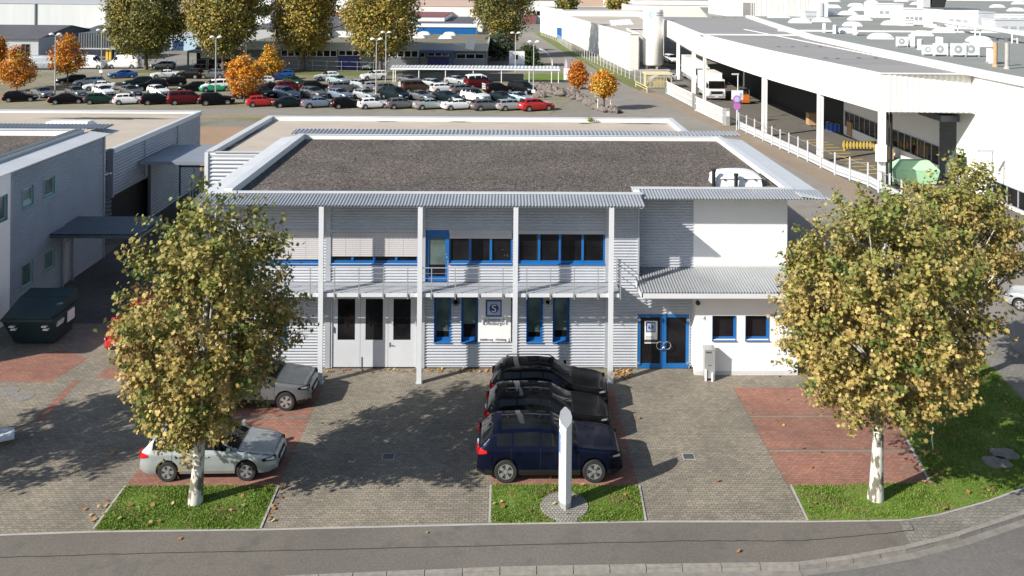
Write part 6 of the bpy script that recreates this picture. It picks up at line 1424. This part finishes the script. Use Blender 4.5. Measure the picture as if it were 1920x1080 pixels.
for u,v,l in((1000,127,'low clipped dark shrub left of its twin beside the lane'),(1012,127,'low clipped dark shrub right of its twin beside the lane')): far_tree('clipped_shrub',u,v,[(117,3),(121,6),(125,6),(128,5)],l,80+u,GR,(1,1,1,0),70,12,.25,r0=.05,sp=.2)
# ---- grass, fallen leaves
rng=np.random.default_rng(7)
def inpoly(P,poly):
    x,y=P[:,0],P[:,1];ins=np.zeros(len(P),bool);n=len(poly)
    for i in range(n):
        (x0,y0),(x1,y1)=poly[i][:2],poly[(i+1)%n][:2];c=((y0>y)!=(y1>y))&(x<(x1-x0)*(y-y0)/((y1-y0) if y1!=y0 else 1e-9)+x0);ins^=c
    return ins
LA=[[(-12.33,27.03),(-7.39,27.1),(-7.43,29.34),(-12.35,29.34)],[(-.27,27.33),(4.47,27.4),(4.57,29.28),(-.27,29.36)],
 [(9.7,27.4),(12.76,27.46),(13.91,27.74),(15.84,28.44),(17.45,29.2),(19.5,31.5),(21.0,34.5),(21.5,38),(21.45,41),(16.55,41),(16.3,37.6),(15.45,34.4),(14.55,29.42),(9.8,29.26)]]
def scatter(poly,n):
    P=np.array([p[:2] for p in poly]);lo,hi=P.min(0),P.max(0);Q=rng.uniform(lo,hi,(int(n*2.2),2));Q=Q[inpoly(Q,poly)][:n]
    return Q
for poly,n in zip(LA,(14000,13000,42000)):
    Q=scatter(poly,n)
    if poly is LA[1]: Q=Q[((Q[:,0]-2.05)**2+((Q[:,1]-28.15))**2)>.8**2];Q=Q[~((abs(Q[:,0]-2.07)<.34)&(Q[:,1]<27.75))]
    Q=Q+rng.normal(0,.03,Q.shape);N_=len(Q);h=rng.uniform(.03,.085,N_)*(.75+.5*np.sin(Q[:,0]*2.1+1)*np.sin(Q[:,1]*1.7));a=rng.uniform(0,6.28,N_);wd=rng.uniform(.012,.026,N_);ln=rng.normal(0,.035,(N_,2))
    V=np.zeros((N_,3,3));d=np.stack([np.cos(a),np.sin(a)],1)*wd[:,None]
    V[:,0,:2]=Q-d;V[:,1,:2]=Q+d;V[:,2,:2]=Q+ln;V[:,:2,2]=.018;V[:,2,2]=.02+h
    me=bpy.data.meshes.new('grass');me.vertices.add(N_*3);me.vertices.foreach_set('co',V.ravel());me.loops.add(N_*3);me.loops.foreach_set('vertex_index',np.arange(N_*3));me.polygons.add(N_);me.polygons.foreach_set('loop_start',np.arange(N_)*3);me.update(calc_edges=True)
    pal=np.array([(.095,.18,.02),(.14,.23,.034),(.19,.265,.05),(.24,.25,.085)]);cc=pal[rng.choice(4,N_,p=[.35,.38,.2,.07])]*rng.uniform(.7,1.3,(N_,1))
    dry=np.sin(Q[:,0]*1.9+2*np.sin(Q[:,1]*1.3+1))*np.sin(Q[:,1]*2.3+1.5*np.sin(Q[:,0]*1.1))+rng.normal(0,.25,N_)>.72;cc[dry]=np.array([.21,.19,.075])*rng.uniform(.7,1.2,(dry.sum(),1))
    at=me.attributes.new('leafcol','FLOAT_COLOR','POINT');c4=np.ones((N_*3,4),np.float32);c4[:,:3]=np.repeat(cc,3,axis=0);at.data.foreach_set('color',c4.ravel())
    me.materials.append(M['leaf']);o=bpy.data.objects.new('grass',me);col.objects.link(o);tag(o,'short green lawn grass with blades of mixed greens','grass',kind='stuff')
def litter(name,Q,size,pal,label):
    N_=len(Q);k=len(LEAF5);sh=np.array(LEAF5);a=rng.uniform(0,6.28,N_);s=size*rng.uniform(.6,1.2,N_);tx=rng.normal(0,.35,(N_,2))
    X=s[:,None]*(sh[None,:,0]*np.cos(a)[:,None]-sh[None,:,1]*np.sin(a)[:,None]);Yy=s[:,None]*(sh[None,:,0]*np.sin(a)[:,None]+sh[None,:,1]*np.cos(a)[:,None])
    V=np.zeros((N_,k,3));V[:,:,0]=Q[:,0,None]+X;V[:,:,1]=Q[:,1,None]+Yy;V[:,:,2]=np.maximum(Q[:,2,None],Q[:,2,None]+.03+X*tx[:,0,None]+Yy*tx[:,1,None])
    me=bpy.data.meshes.new(name);me.vertices.add(N_*k);me.vertices.foreach_set('co',V.ravel());me.loops.add(N_*k);me.loops.foreach_set('vertex_index',np.arange(N_*k));me.polygons.add(N_);me.polygons.foreach_set('loop_start',np.arange(N_)*k);me.update(calc_edges=True)
    cc=np.array(pal)[rng.choice(len(pal),N_)]*rng.uniform(.7,1.25,(N_,1));at=me.attributes.new('leafcol','FLOAT_COLOR','POINT');c4=np.ones((N_*k,4),np.float32);c4[:,:3]=np.repeat(cc,k,axis=0);at.data.foreach_set('color',c4.ravel())
    me.materials.append(M['leaf']);o=bpy.data.objects.new(name,me);col.objects.link(o);return tag(o,label,'leaves',kind='stuff')
Q=[]
def addq(P,z): Q.append(np.column_stack([P,np.full(len(P),z)]))
for poly,n,z in((LA[0],22,.07),(LA[1],13,.07),(LA[2],46,.07),([(-15,27.5),(9,27.5),(9,36.5),(-15,36.5)],26,.012),([(9.7,29.4),(14.2,29.4),(15.5,36),(9.7,36)],12,.014),([(-12,37.7),(5.6,37.9),(5.6,38.15),(-12,38.15)],150,.012),([(4.7,37.2),(5.6,37.2),(5.6,38.1),(4.7,38.1)],60,.012),([(13.9,29.3),(14.9,29.3),(15.2,31),(14.4,31)],14,.02),
  ([(-13,25.5),(12,25.6),(12,27),(-13,26.8)],3,.006),([(-12.9,27.2),(-12.42,27.2),(-12.42,29.3),(-12.7,29.3)],12,.012),([(-7.3,27.2),(-7.0,27.2),(-7.1,29.3),(-7.35,29.3)],14,.012)): addq(scatter(poly,n),z)
litter('fallen_leaves',np.concatenate(Q),.145,[(.38,.17,.07),(.45,.27,.12),(.30,.13,.06),(.42,.33,.14)],'dry brown and orange leaves scattered on lawn and paving')
# ---- boulders by the lane
r=random.Random(21);path=[(1012,163),(1030,170),(1050,176),(1075,180),(1095,190),(1110,200),(1130,208),(1165,212)];spots=[]
for (a,b),(c,d) in zip(path,path[1:]):
    n=6
    for i in range(n): spots.append((a+(c-a)*i/n+r.uniform(-3,3),b+(d-b)*i/n+r.uniform(-1.5,1.5)))
for u,v in [(1025,165),(1035,167),(1045,171),(1058,172),(1062,178),(1070,175),(1040,177),(1052,180),(1020,168),(1028,174),(1068,183),(1080,186),(1005,178),(1012,182)]: spots.append((u,v))
proto=[]
for s in range(4):
    rr=random.Random(90+s);mb=MB();nu,nv=9,6
    def fn(a,b,rr=rr): 
        t=a*2*math.pi;p=(b-.5)*math.pi;k=1+.16*math.sin(3*t+s)+.12*math.sin(5*t*1+2*p+s*2)+.1*math.sin(4*p+s);return (k*math.cos(t)*math.cos(p),.85*k*math.sin(t)*math.cos(p),.7*k*math.sin(p)+.45)
    mb.grid(fn,nu*2,nv*2);proto.append(mb)
RK=[]
for i,(u,v) in enumerate(spots):
    c=gp(u,v)
    if i<4: o=proto[i].build('boulder','rock');RK.append(o)
    else: o=RK[i%4].copy();col.objects.link(o)
    s=r.uniform(.45,.95);o.location=(c.x,c.y,-.05);o.scale=(s*1.1,s,s*.85);o.rotation_euler.z=r.uniform(0,6)
    tag(o,'rough brown-grey boulder in the row between car park and lane','boulder','boulders between car park and lane')
# ================================================================== FAR BACKGROUND
def house(name,label,x0,x1,y0,y1,z,wm,rm,cat='building',gable=0,para=.25,z0=0):
    o=thing(name,((x0+x1)/2,y0,0),label,cat);mb=MB();mb.box(x0,y0,z0,x1,y1,z);mb.build('wall',wm,o);mb=MB()
    if gable: ym=(y0+y1)/2;mb.add([(x0-.4,y0-.6,z-.1),(x1+.4,y0-.6,z-.1),(x1+.4,ym,z+gable),(x0-.4,ym,z+gable),(x0-.4,y1+.6,z-.1),(x1+.4,y1+.6,z-.1)],[(0,1,2,3),(3,2,5,4)]);mb.add([(x0,y0,z),(x0,y1,z),(x0,ym,z+gable-.1)],[(0,1,2)]);mb.add([(x1,y0,z),(x1,y1,z),(x1,ym,z+gable-.1)],[(0,1,2)])
    else: mb.box(x0-.2,y0-.2,z+.003,x1+.2,y1+.2,z+para)
    mb.build('roof',rm,o);return o
def win_row(o,x0,x1,y,z0,z1,n,fm='white',gm='glass',frac=.985):
    for k in range(n):
        a=x0+(x1-x0)*k/n;b=a+(x1-x0)/n*frac;mb=MB();t=.09
        mb.box(a,y-.08,z0,a+t,y-.003,z1);mb.box(b-t,y-.08,z0,b,y-.003,z1);mb.box(a+t,y-.08,z0,b-t,y-.003,z0+t);mb.box(a+t,y-.08,z1-t,b-t,y-.003,z1);w_=mb.build('window',fm,o);mb=MB();mb.box(a+t*.5,y-.05,z0+t*.5,b-t*.5,y-.004,z1-t*.5);mb.build('pane',gm,w_)
M['midsheet']=mat('mid_grey_sheet',(.17,.18,.20),.6,0,.06,.3)
M['slate']=mat('dark_tin_roof',(.09,.09,.10),.7,0,.15,.3)
M['maroon']=mat('maroon_roof',(.20,.075,.075),.7,0,.1,.3)
M['ltgrey']=mat('light_grey_sheet',(.42,.44,.46),.6,0,.05,.2)
M['pgrey']=mat('pale_metal_hall',(.56,.59,.60),.6,.1,.05,.12,stretch=(6,1,.3))
M['salmon']=mat('salmon_wall',(.50,.36,.28),.8,0,.06,.1)
M['mossroof']=ground_mat('mossy_flat_roof',(.15,.14,.115),(.19,.18,.145),.06,1.5,(.15,.15,.05),.2)
M['cobalt']=mat('cobalt_gate',(.03,.04,.20),.5,0,.05)
M['ltblue']=mat('light_blue_wall',(.40,.55,.68),.6,0,.05,.3)
X=lambda u,v:gp(u,v).x
# low grey building behind the fence
Yb=gp(700,131).y;zb=yp(700,80,Yb).z
xl,xr=yp(440,100,Yb).x,yp(912,100,Yb).x
b=house('low_office','long low grey flat-roofed building with window bands and blue gates behind the car park',xl,xr,Yb,Yb+40,zb-1.0,'dgrey','mossroof',para=.3)
mb=MB();mb.box(xl-.3,Yb-.5,zb-1.4,xr+.3,Yb-.01,zb);mb.build('fascia','ltgrey',b)
mb=MB();mb.box(xr+.01,Yb,zb-1,xr+.31,Yb+40,zb-.3);mb.build('parapet','ltgrey',b)
z2=zb-1.45;z1=yp(700,107,Yb).z
def bx(u): return yp(u,100,Yb).x
mb=MB();mb.box(xl,Yb-.06,.0,xr,Yb-.004,z1-.1);mb.build('wall_panel','midsheet',b)
for u0,u1,n in((527,577,4),(581,632,4),(676,715,3),(718,742,2),(745,797,4)): win_row(b,bx(u0),bx(u1),Yb,z1,z2,n)
for u0,u1 in((635,675),(802,842)):
    mb=MB();mb.box(bx(u0),Yb-.12,.05,bx(u1),Yb-.065,z1+.2);g=mb.build('gate','cobalt',b);win_row(b,bx(u0),bx(u1),Yb-.0,z1+.25,z2-.05,3)
mb=MB();P0,P1=bx(789),bx(852)
mb.box(P0,Yb-4,3.5,P1,Yb-.55,3.8);pt=mb.build('porch','navy',b)
for x in(P0,P1-.3): mb=MB();mb.box(x,Yb-4,0,x+.3,Yb-3.7,3.5);mb.build('porch_post','navy',b)
win_row(b,bx(856),bx(908),Yb,z1-.2,z2-.5,3,'ltgrey')
mb=MB();mb.hexa([(bx(872),Yb-.7,zb-.9),(bx(888),Yb-.7,zb-1.3),(bx(888),Yb-.6,zb-1.3),(bx(872),Yb-.6,zb-.9),(bx(876),Yb-.7,zb+1.0),(bx(893),Yb-.7,zb+.7),(bx(893),Yb-.6,zb+.7),(bx(876),Yb-.6,zb+1.0)]);tag(mb.build('roof_sign','sign'),'tilted pale blue and white sign on the edge of the low grey building','sign')
for u,v in((642,62),(605,68),(795,65),(785,71),(843,66),(836,72),(490,67)):
    c=gp(u,v,zb-.7);mb=MB();mb.grid(lambda a,q:(c.x-1.6+3.2*a,c.y-1.2+2.4*q,zb-.72+.8*(max(0,1-abs(2*a-1)**3)*max(0,1-abs(2*q-1)**3))**.6),8,6);mb.build('skylight','acry' if u in(642,795) else 'cream',b,smooth=True)
# bay with glazed hall and bicycles at its left end
xa,xb=yp(358,100,Yb).x,yp(442,100,Yb).x
b2=house('glazed_bay','dark open bay with tall yellowish windows left of the low grey building',xa,xb,Yb+3,Yb+30,zb-1.6,'dark','mossroof')
win_row(b2,xa+.8,xb-.6,Yb+3,1.7,zb-2,5,'white','cream',.9)
mb=MB();mb.box(xa,Yb-2,zb-2.0,xb,Yb+2.95,zb-1.6);mb.build('canopy','dgrey',b2)
for x in(xa,xa+3.5,xb-3,xb-.3): mb=MB();mb.box(x,Yb-2,0,x+.28,Yb-1.7,zb-2.0);mb.build('canopy_post','dgrey',b2)
rb=random.Random(6)
for k,m_ in enumerate(('black','black','redlamp','black','sign','maroon','black')):
    x=xa+1.2+k*1.15;o=thing('motorcycle',(x,Yb-.5,0),'%s motorcycle in the row under the dark bay left of the grey building'%('red' if m_ in('redlamp','maroon') else 'white' if m_=='sign' else 'black'),'motorcycle','motorcycles under the dark bay')
    mm=PC['red'] if m_ in('redlamp','maroon') else m_
    mb=MB();mb.hexa([(x-.2,Yb-1.1,.5),(x+.2,Yb-1.1,.5),(x+.2,Yb+.2,.6),(x-.2,Yb+.2,.6),(x-.14,Yb-1.0,.95),(x+.14,Yb-1.0,.95),(x+.14,Yb,.85),(x-.14,Yb,.85)]);mb.box(x-.35,Yb-1.15,1.0,x+.35,Yb-1.08,1.08);mb.build('body',mm,o)
    for yy in(-1.3,.3): mb=MB();mb.lathe([(.2,-.07),(.32,-.05),(.32,.05),(.2,.07)],(x,Yb+yy,.32),'X',12);mb.build('wheel','rubber',o)
# light-blue wall building between first two big trees
Yc=gp(360,95).y;b=house('blue_shed','light blue low building between the first two big trees',yp(318,90,Yc).x,yp(410,90,Yc).x,Yc,Yc+16,3.3,'ltblue','ltgrey')
mb=MB();q=yp(324,90,Yc).x;mb.box(q,Yc-.06,0,q+2.4,Yc-.003,2.2);mb.build('door','navy',b)
# left: sheds and hall
Ys=gp(60,112).y
b=house('gabled_shed','dark-roofed shed with pale grey walls at the upper left, behind the vans',yp(-80,90,Ys).x,yp(72,90,Ys).x,Ys,Ys+26,yp(40,71,Ys).z,'ltgrey','slate',gable=2.0)
win_row(b,yp(40,90,Ys).x,yp(56,90,Ys).x,Ys,.8,3.2,2,'dgrey')
b=house('gabled_shed','grey shed with low dark gable, right of the dark-roofed one',yp(73,90,Ys).x,yp(165,90,Ys).x,Ys+14,Ys+40,yp(110,66,Ys+14).z,'ltgrey','slate',gable=1.6)
Yk=gp(180,113).y;o=thing('steel_canopy',(yp(180,100,Yk).x,Yk,0),'dark ribbed steel canopy box with yellow posts left of the first big tree','canopy')
xa,xb=yp(147,90,Yk).x,yp(217,90,Yk).x;za,zt=yp(180,90,Yk).z,yp(180,62,Yk).z
mb=MB();vribbed(mb,lambda s,t,q:(s,Yk-q,za+(zt-za)*t),xa,xb,.5,.06);mb.box(xa,Yk+.07,za,xb,Yk+12,zt);mb.build('fascia','dgrey',o);mb=MB();mb.box(xa,Yk-.2,za-.25,xb,Yk+12,za-.003);mb.build('roof_edge','ltgrey',o)
for u,m_ in((199,'yellow'),(205,'yellow'),(150,'dgrey'),(215,'dgrey')): x=yp(u,100,Yk).x;mb=MB();mb.box(x-.22,Yk+.3,0,x+.22,Yk+.7,za-.25);mb.build('post',m_,o)
mb=MB();mb.box(xa,Yk+9,0,xb,Yk+9.2,za-.25);mb.build('back_wall','dark',o)
Yh=300;b=house('metal_hall','very long pale grey metal hall at the top left of the photo',yp(-200,30,Yh).x,yp(216,30,Yh).x,Yh,Yh+60,yp(100,7,Yh).z,'pgrey','ltgrey',para=.35)
mb=MB();x=yp(67,30,Yh).x;mb.box(x-.25,Yh-.3,0,x+.25,Yh-.003,yp(100,7,Yh).z);mb.build('downpipe','dgrey',b);mb=MB();mb.box(yp(185,50,Yh-6).x,Yh-7,0,yp(200,50,Yh-6).x,Yh-.003,6);mb.build('annex','sign',b)
# roofs further back, left to right
def roofs(name,label,u0,u1,v0,v1,z,wm,rm,gable=0,cat='building'):
    """front eave at photo height v1 (z), far edge at v0"""
    a=gp((u0+u1)/2,v1,z);c=gp((u0+u1)/2,v0,z);x0=gp(u0,v1,z).x;x1=gp(u1,v1,z).x;return house(name,label,x0,x1,a.y,c.y if c.y>a.y else a.y+60,z,wm,rm,cat,gable)
roofs('workshop_roof','dark felt-roofed workshop with pale skylight strips between the second and third big trees',455,620,31,54,6.2,'ltgrey','slate')
roofs('workshop_roof','dark roof with pale edge between the third and fourth big trees',622,662,30,56,6.0,'sign','slate')
roofs('workshop_roof','low grey-roofed shed right of the fourth big tree behind the low building',768,880,33,47,5.0,'sign','slate')
a=gp(835,48,5);b=house('blue_banded_shed','low shed with bright blue band under a white eave',yp(783,56,a.y-15).x,yp(893,56,a.y-15).x,a.y-15,a.y-6,yp(835,51,a.y-15).z,'blue','sign',para=.45)
roofs('maroon_house','maroon-roofed long house behind the fourth big tree',600,835,15,31,6.5,'sign','maroon')
o=roofs('beige_warehouse','beige warehouse with dark loading bays at the top centre',745,905,1,12,8.5,'whall2','salmon')
Yw=gp(825,12,8.5).y;
for u0,u1 in((832,856),(862,882)): mb=MB();mb.box(yp(u0,30,Yw).x,Yw-.1,0,yp(u1,30,Yw).x,Yw-.003,5.2);mb.build('loading_bay','dark',o)
b=house('white_house','white house with small windows at the top between the second and third trees',yp(476,10,330).x,yp(508,10,330).x,330,345,14,'sign','salmon');win_row(b,yp(484,10,330).x,yp(498,10,330).x,330,9.5,12,2)
house('salmon_block','salmon-coloured block far behind the first two big trees',yp(340,10,420).x,yp(420,10,420).x,420,450,12,'salmon','maroon')
house('salmon_block','long salmon wall across the top behind the white halls',yp(968,5,520).x,yp(1190,5,520).x,520,560,13,'salmon','salmon')
o=house('white_depot','white depot with dark windows and a maroon gate at the end of the lane',yp(985,20,360).x,yp(1045,20,360).x,360,400,9.2,'whall','flat');win_row(o,yp(990,30,360).x,yp(1013,30,360).x,360,3,5,3)
mb=MB();mb.box(yp(980,40,352).x,352,0,yp(1005,40,352).x,359.9,3.6);mb.build('gate_block','maroon',o)
house('far_block','pale block at the very top behind the far white hall',yp(1190,5,560).x,yp(1330,5,560).x,560,600,13.5,'salmon','maroon')
house('far_block','dark-windowed pale block far behind the trees at the top left',yp(210,5,480).x,yp(330,5,480).x,480,520,12,'ltgrey','salmon')
house('far_block','pale roofed block behind the third and fourth big trees',yp(500,5,470).x,yp(700,5,470).x,470,520,11,'sign','salmon')
house('far_block','long pale block behind the penthouse on the factory roof horizon',120,420,520,560,14,'whall2','flat')
# ---- lamp posts
GL='twin-headed lamp posts of the car park'
LPO=[]
def lamp(u,v,vt,label,single=False):
    c=gp(u,v);h=yp(u,vt,c.y).z;o=thing('street_lamp',(c.x,c.y,0),label,'street lamp',GL);mb=MB();mb.tube([(c.x,c.y,0),(c.x,c.y,h)],[.10,.06],8);mb.build('pole','steel',o,smooth=True)
    for s in((0,) if single else (-1,1)):
        mb=MB();mb.tube([(c.x,c.y,h-.05),(c.x+s*.5,c.y,h+.1)],.04,6) if s else None;mb.lathe([(.12,h-.02),(.34,h+.06),(.36,h+.16),(.2,h+.3),(.05,h+.34)],(c.x+s*.55,c.y,0),'Z',12);mb.build('lamp_head','acry',o,smooth=True)
for a in((103,181,66,'lamp post at the left between the black cars'),(190,149,58,'lamp post with white notice behind the left orange maple'),(404,177,71,'lamp post rising beside the white and green van'),(461,140,58,'lamp post behind the deep orange maple'),(705,186,75,'front lamp post in the middle of the car park'),(723,154,62,'rear lamp post in the middle of the car park'),(966,150,63,'lamp post by the right end of the white shelter, rear one'),(1000,188,80,'lamp post at the right end of the car park, front one')): lamp(*a)
for u,v,l in((189,134,'small white notice plate on the lamp post left of the van'),(1000,171,'small white notice plate on the right front lamp post'),(966,146,'small white notice plate on the right rear lamp post'),(630,136,'small white plate on the wire fence, left of two'),(669,137,'small white plate on the wire fence, right of two'),(1063,140,'white panel sign by the red-orange maple')):
    c=gp(u,{189:149,1000:188,966:150,630:133,669:134,1063:160}[u]);p=yp(u,v,c.y-.12);mb=MB();k=.9 if u==1063 else .45;mb.box(p.x-k*.6,p.y-.03,p.z-k*.5-(.4 if u==1063 else 0),p.x+k*.6,p.y,p.z+k*.5+(.6 if u==1063 else 0));o=thing('notice_plate',(p.x,p.y,p.z),l,'sign');mb.build('plate','sign',o);mb=MB();mb.tube([(p.x,p.y+.03,0),(p.x,p.y+.03,p.z+.1)],.03,5);mb.build('post','steel',o)
c=gp(1860,392);h=yp(1860,283,c.y).z;o=thing('street_lamp',(c.x,c.y,0),'grey lamp post with a flat arm before the white factory wall at the right','street lamp');mb=MB();mb.tube([(c.x,c.y,0),(c.x,c.y,h)],.07,8);mb.build('pole','steel',o);mb=MB();mb.box(c.x-1.1,c.y-.1,h-.08,c.x+.08,c.y+.1,h+.08);mb.build('arm','steel',o)
c=gp(1383,226);h=yp(1383,139,c.y).z;o=thing('street_lamp',(c.x,c.y,0),'white lamp post with short flat arm at the white sliding gate','street lamp');mb=MB();mb.tube([(c.x,c.y,0),(c.x,c.y,h)],.07,8);mb.build('pole','post',o);mb=MB();mb.box(c.x-.75,c.y-.1,h-.08,c.x+.1,c.y+.1,h+.08);mb.build('arm','post',o)
# ---- white shelter at the back of the car park
a=gp(735,153);b_=gp(1047,157);o=thing('bicycle_shelter',((a.x+b_.x)/2,a.y,0),'long white flat shelter roof on thin posts at the back of the car park','shelter')
yy=(a.y+b_.y)/2;x0=yp(732,128,yy).x;x1=yp(1050,130,yy).x
mb=MB();vribbed(mb,lambda s,t,q:(s,yy+2.6*t,2.42+.18*t+q),x0,x1,.6,.05,4);mb.build('roof_sheet','metal',o);mb=MB();mb.box(x0,yy-.1,2.1,x1,yy,2.36);mb.build('fascia','white',o)
for u in(737,741,785,835,887,940,992,1034,1047): x=yp(u,150,yy).x;mb=MB();mb.box(x-.06,yy+.02,0,x+.06,yy+.14,2.36);mb.build('post','white',o)
mb=MB();mb.box(x0+1,yy+2.3,.0,x1-6,yy+2.36,1.3);mb.build('back_screen','dgrey',o)
# white kiosk, arch and beach-flag by the lane
c=gp(968,128);o=thing('white_kiosk',(c.x,c.y,0),'small white booth with blue lower panel beside the lane','kiosk');mb=MB();mb.box(c.x-1.4,c.y,.9,c.x+1.6,c.y+2,3.2);mb.build('booth','sign',o);mb=MB();mb.box(c.x-1.42,c.y-.03,.0,c.x+1.62,c.y+2,.9);mb.build('base_panel','ltblue',o);mb=MB();mb.box(c.x-.4,c.y-.05,1.7,c.x+.3,c.y-.003,2.6);mb.build('window','glass',o)
c=gp(1010,126);o=thing('white_tent',(c.x,c.y+4,0),'white arched tent cover behind the dark shrub by the lane','tent');mb=MB();mb.grid(lambda a,q:(c.x+.2+2.6*math.sin(a*math.pi*.5),c.y+1+5*q,.1+3.2*math.cos(a*math.pi*.5)),10,3);mb.build('cover','sign',o,smooth=True);mb=MB();mb.tube([(c.x+2.8,c.y+1,0),(c.x+2.8,c.y+1,1.5)],.05,6);mb.build('pole','post',o)
c=gp(1057,148);o=thing('beach_flag',(c.x,c.y,0),'tall pale pink feather flag beside the lane entrance','flag');mb=MB();mb.tube([(c.x,c.y,0),(c.x+.35,c.y,3.6)],.04,6);mb.build('pole','steel',o);M['pink']=mat('pale_pink_cloth',(.68,.50,.58),.7,0,.06);mb=MB();mb.grid(lambda a,q:(c.x-.05+.3*q+.55*a*math.sin(q*2.6+.3)*.9,c.y-.03,.8+2.7*q),4,10);mb.build('cloth','pink',o)
import math
F=1650;U0=980;V0=-34;H=16.8;th=math.radians(1.15);ro=math.radians(0.5)
r0=(math.cos(th),-math.sin(th),0);fw=(math.sin(th),math.cos(th),0)
rt=(r0[0]*math.cos(ro),r0[1]*math.cos(ro),math.sin(ro));up=(-r0[0]*math.sin(ro),-r0[1]*math.sin(ro),math.cos(ro))
def ray(u,v):
    a=(u-U0)/F;b=(v-V0)/F
    return [fw[i]+a*rt[i]-b*up[i] for i in range(3)]
def gp(u,v,z=0):
    d=ray(u,v);k=(z-H)/d[2];return tuple(round(c,2) for c in (d[0]*k,d[1]*k,H+d[2]*k))
def yp(u,v,Y):
    d=ray(u,v);k=Y/d[1];return tuple(round(c,2) for c in (d[0]*k,d[1]*k,H+d[2]*k))
def xp(u,v,X):
    d=ray(u,v);k=X/d[0];return tuple(round(c,2) for c in (d[0]*k,d[1]*k,H+d[2]*k))
def pr(x,y,z):
    q=(x,y,z-H);D=sum(q[i]*fw[i] for i in range(3));a=sum(q[i]*rt[i] for i in range(3))/D;b=-sum(q[i]*up[i] for i in range(3))/D
    return round(U0+a*F,1),round(V0+b*F,1)
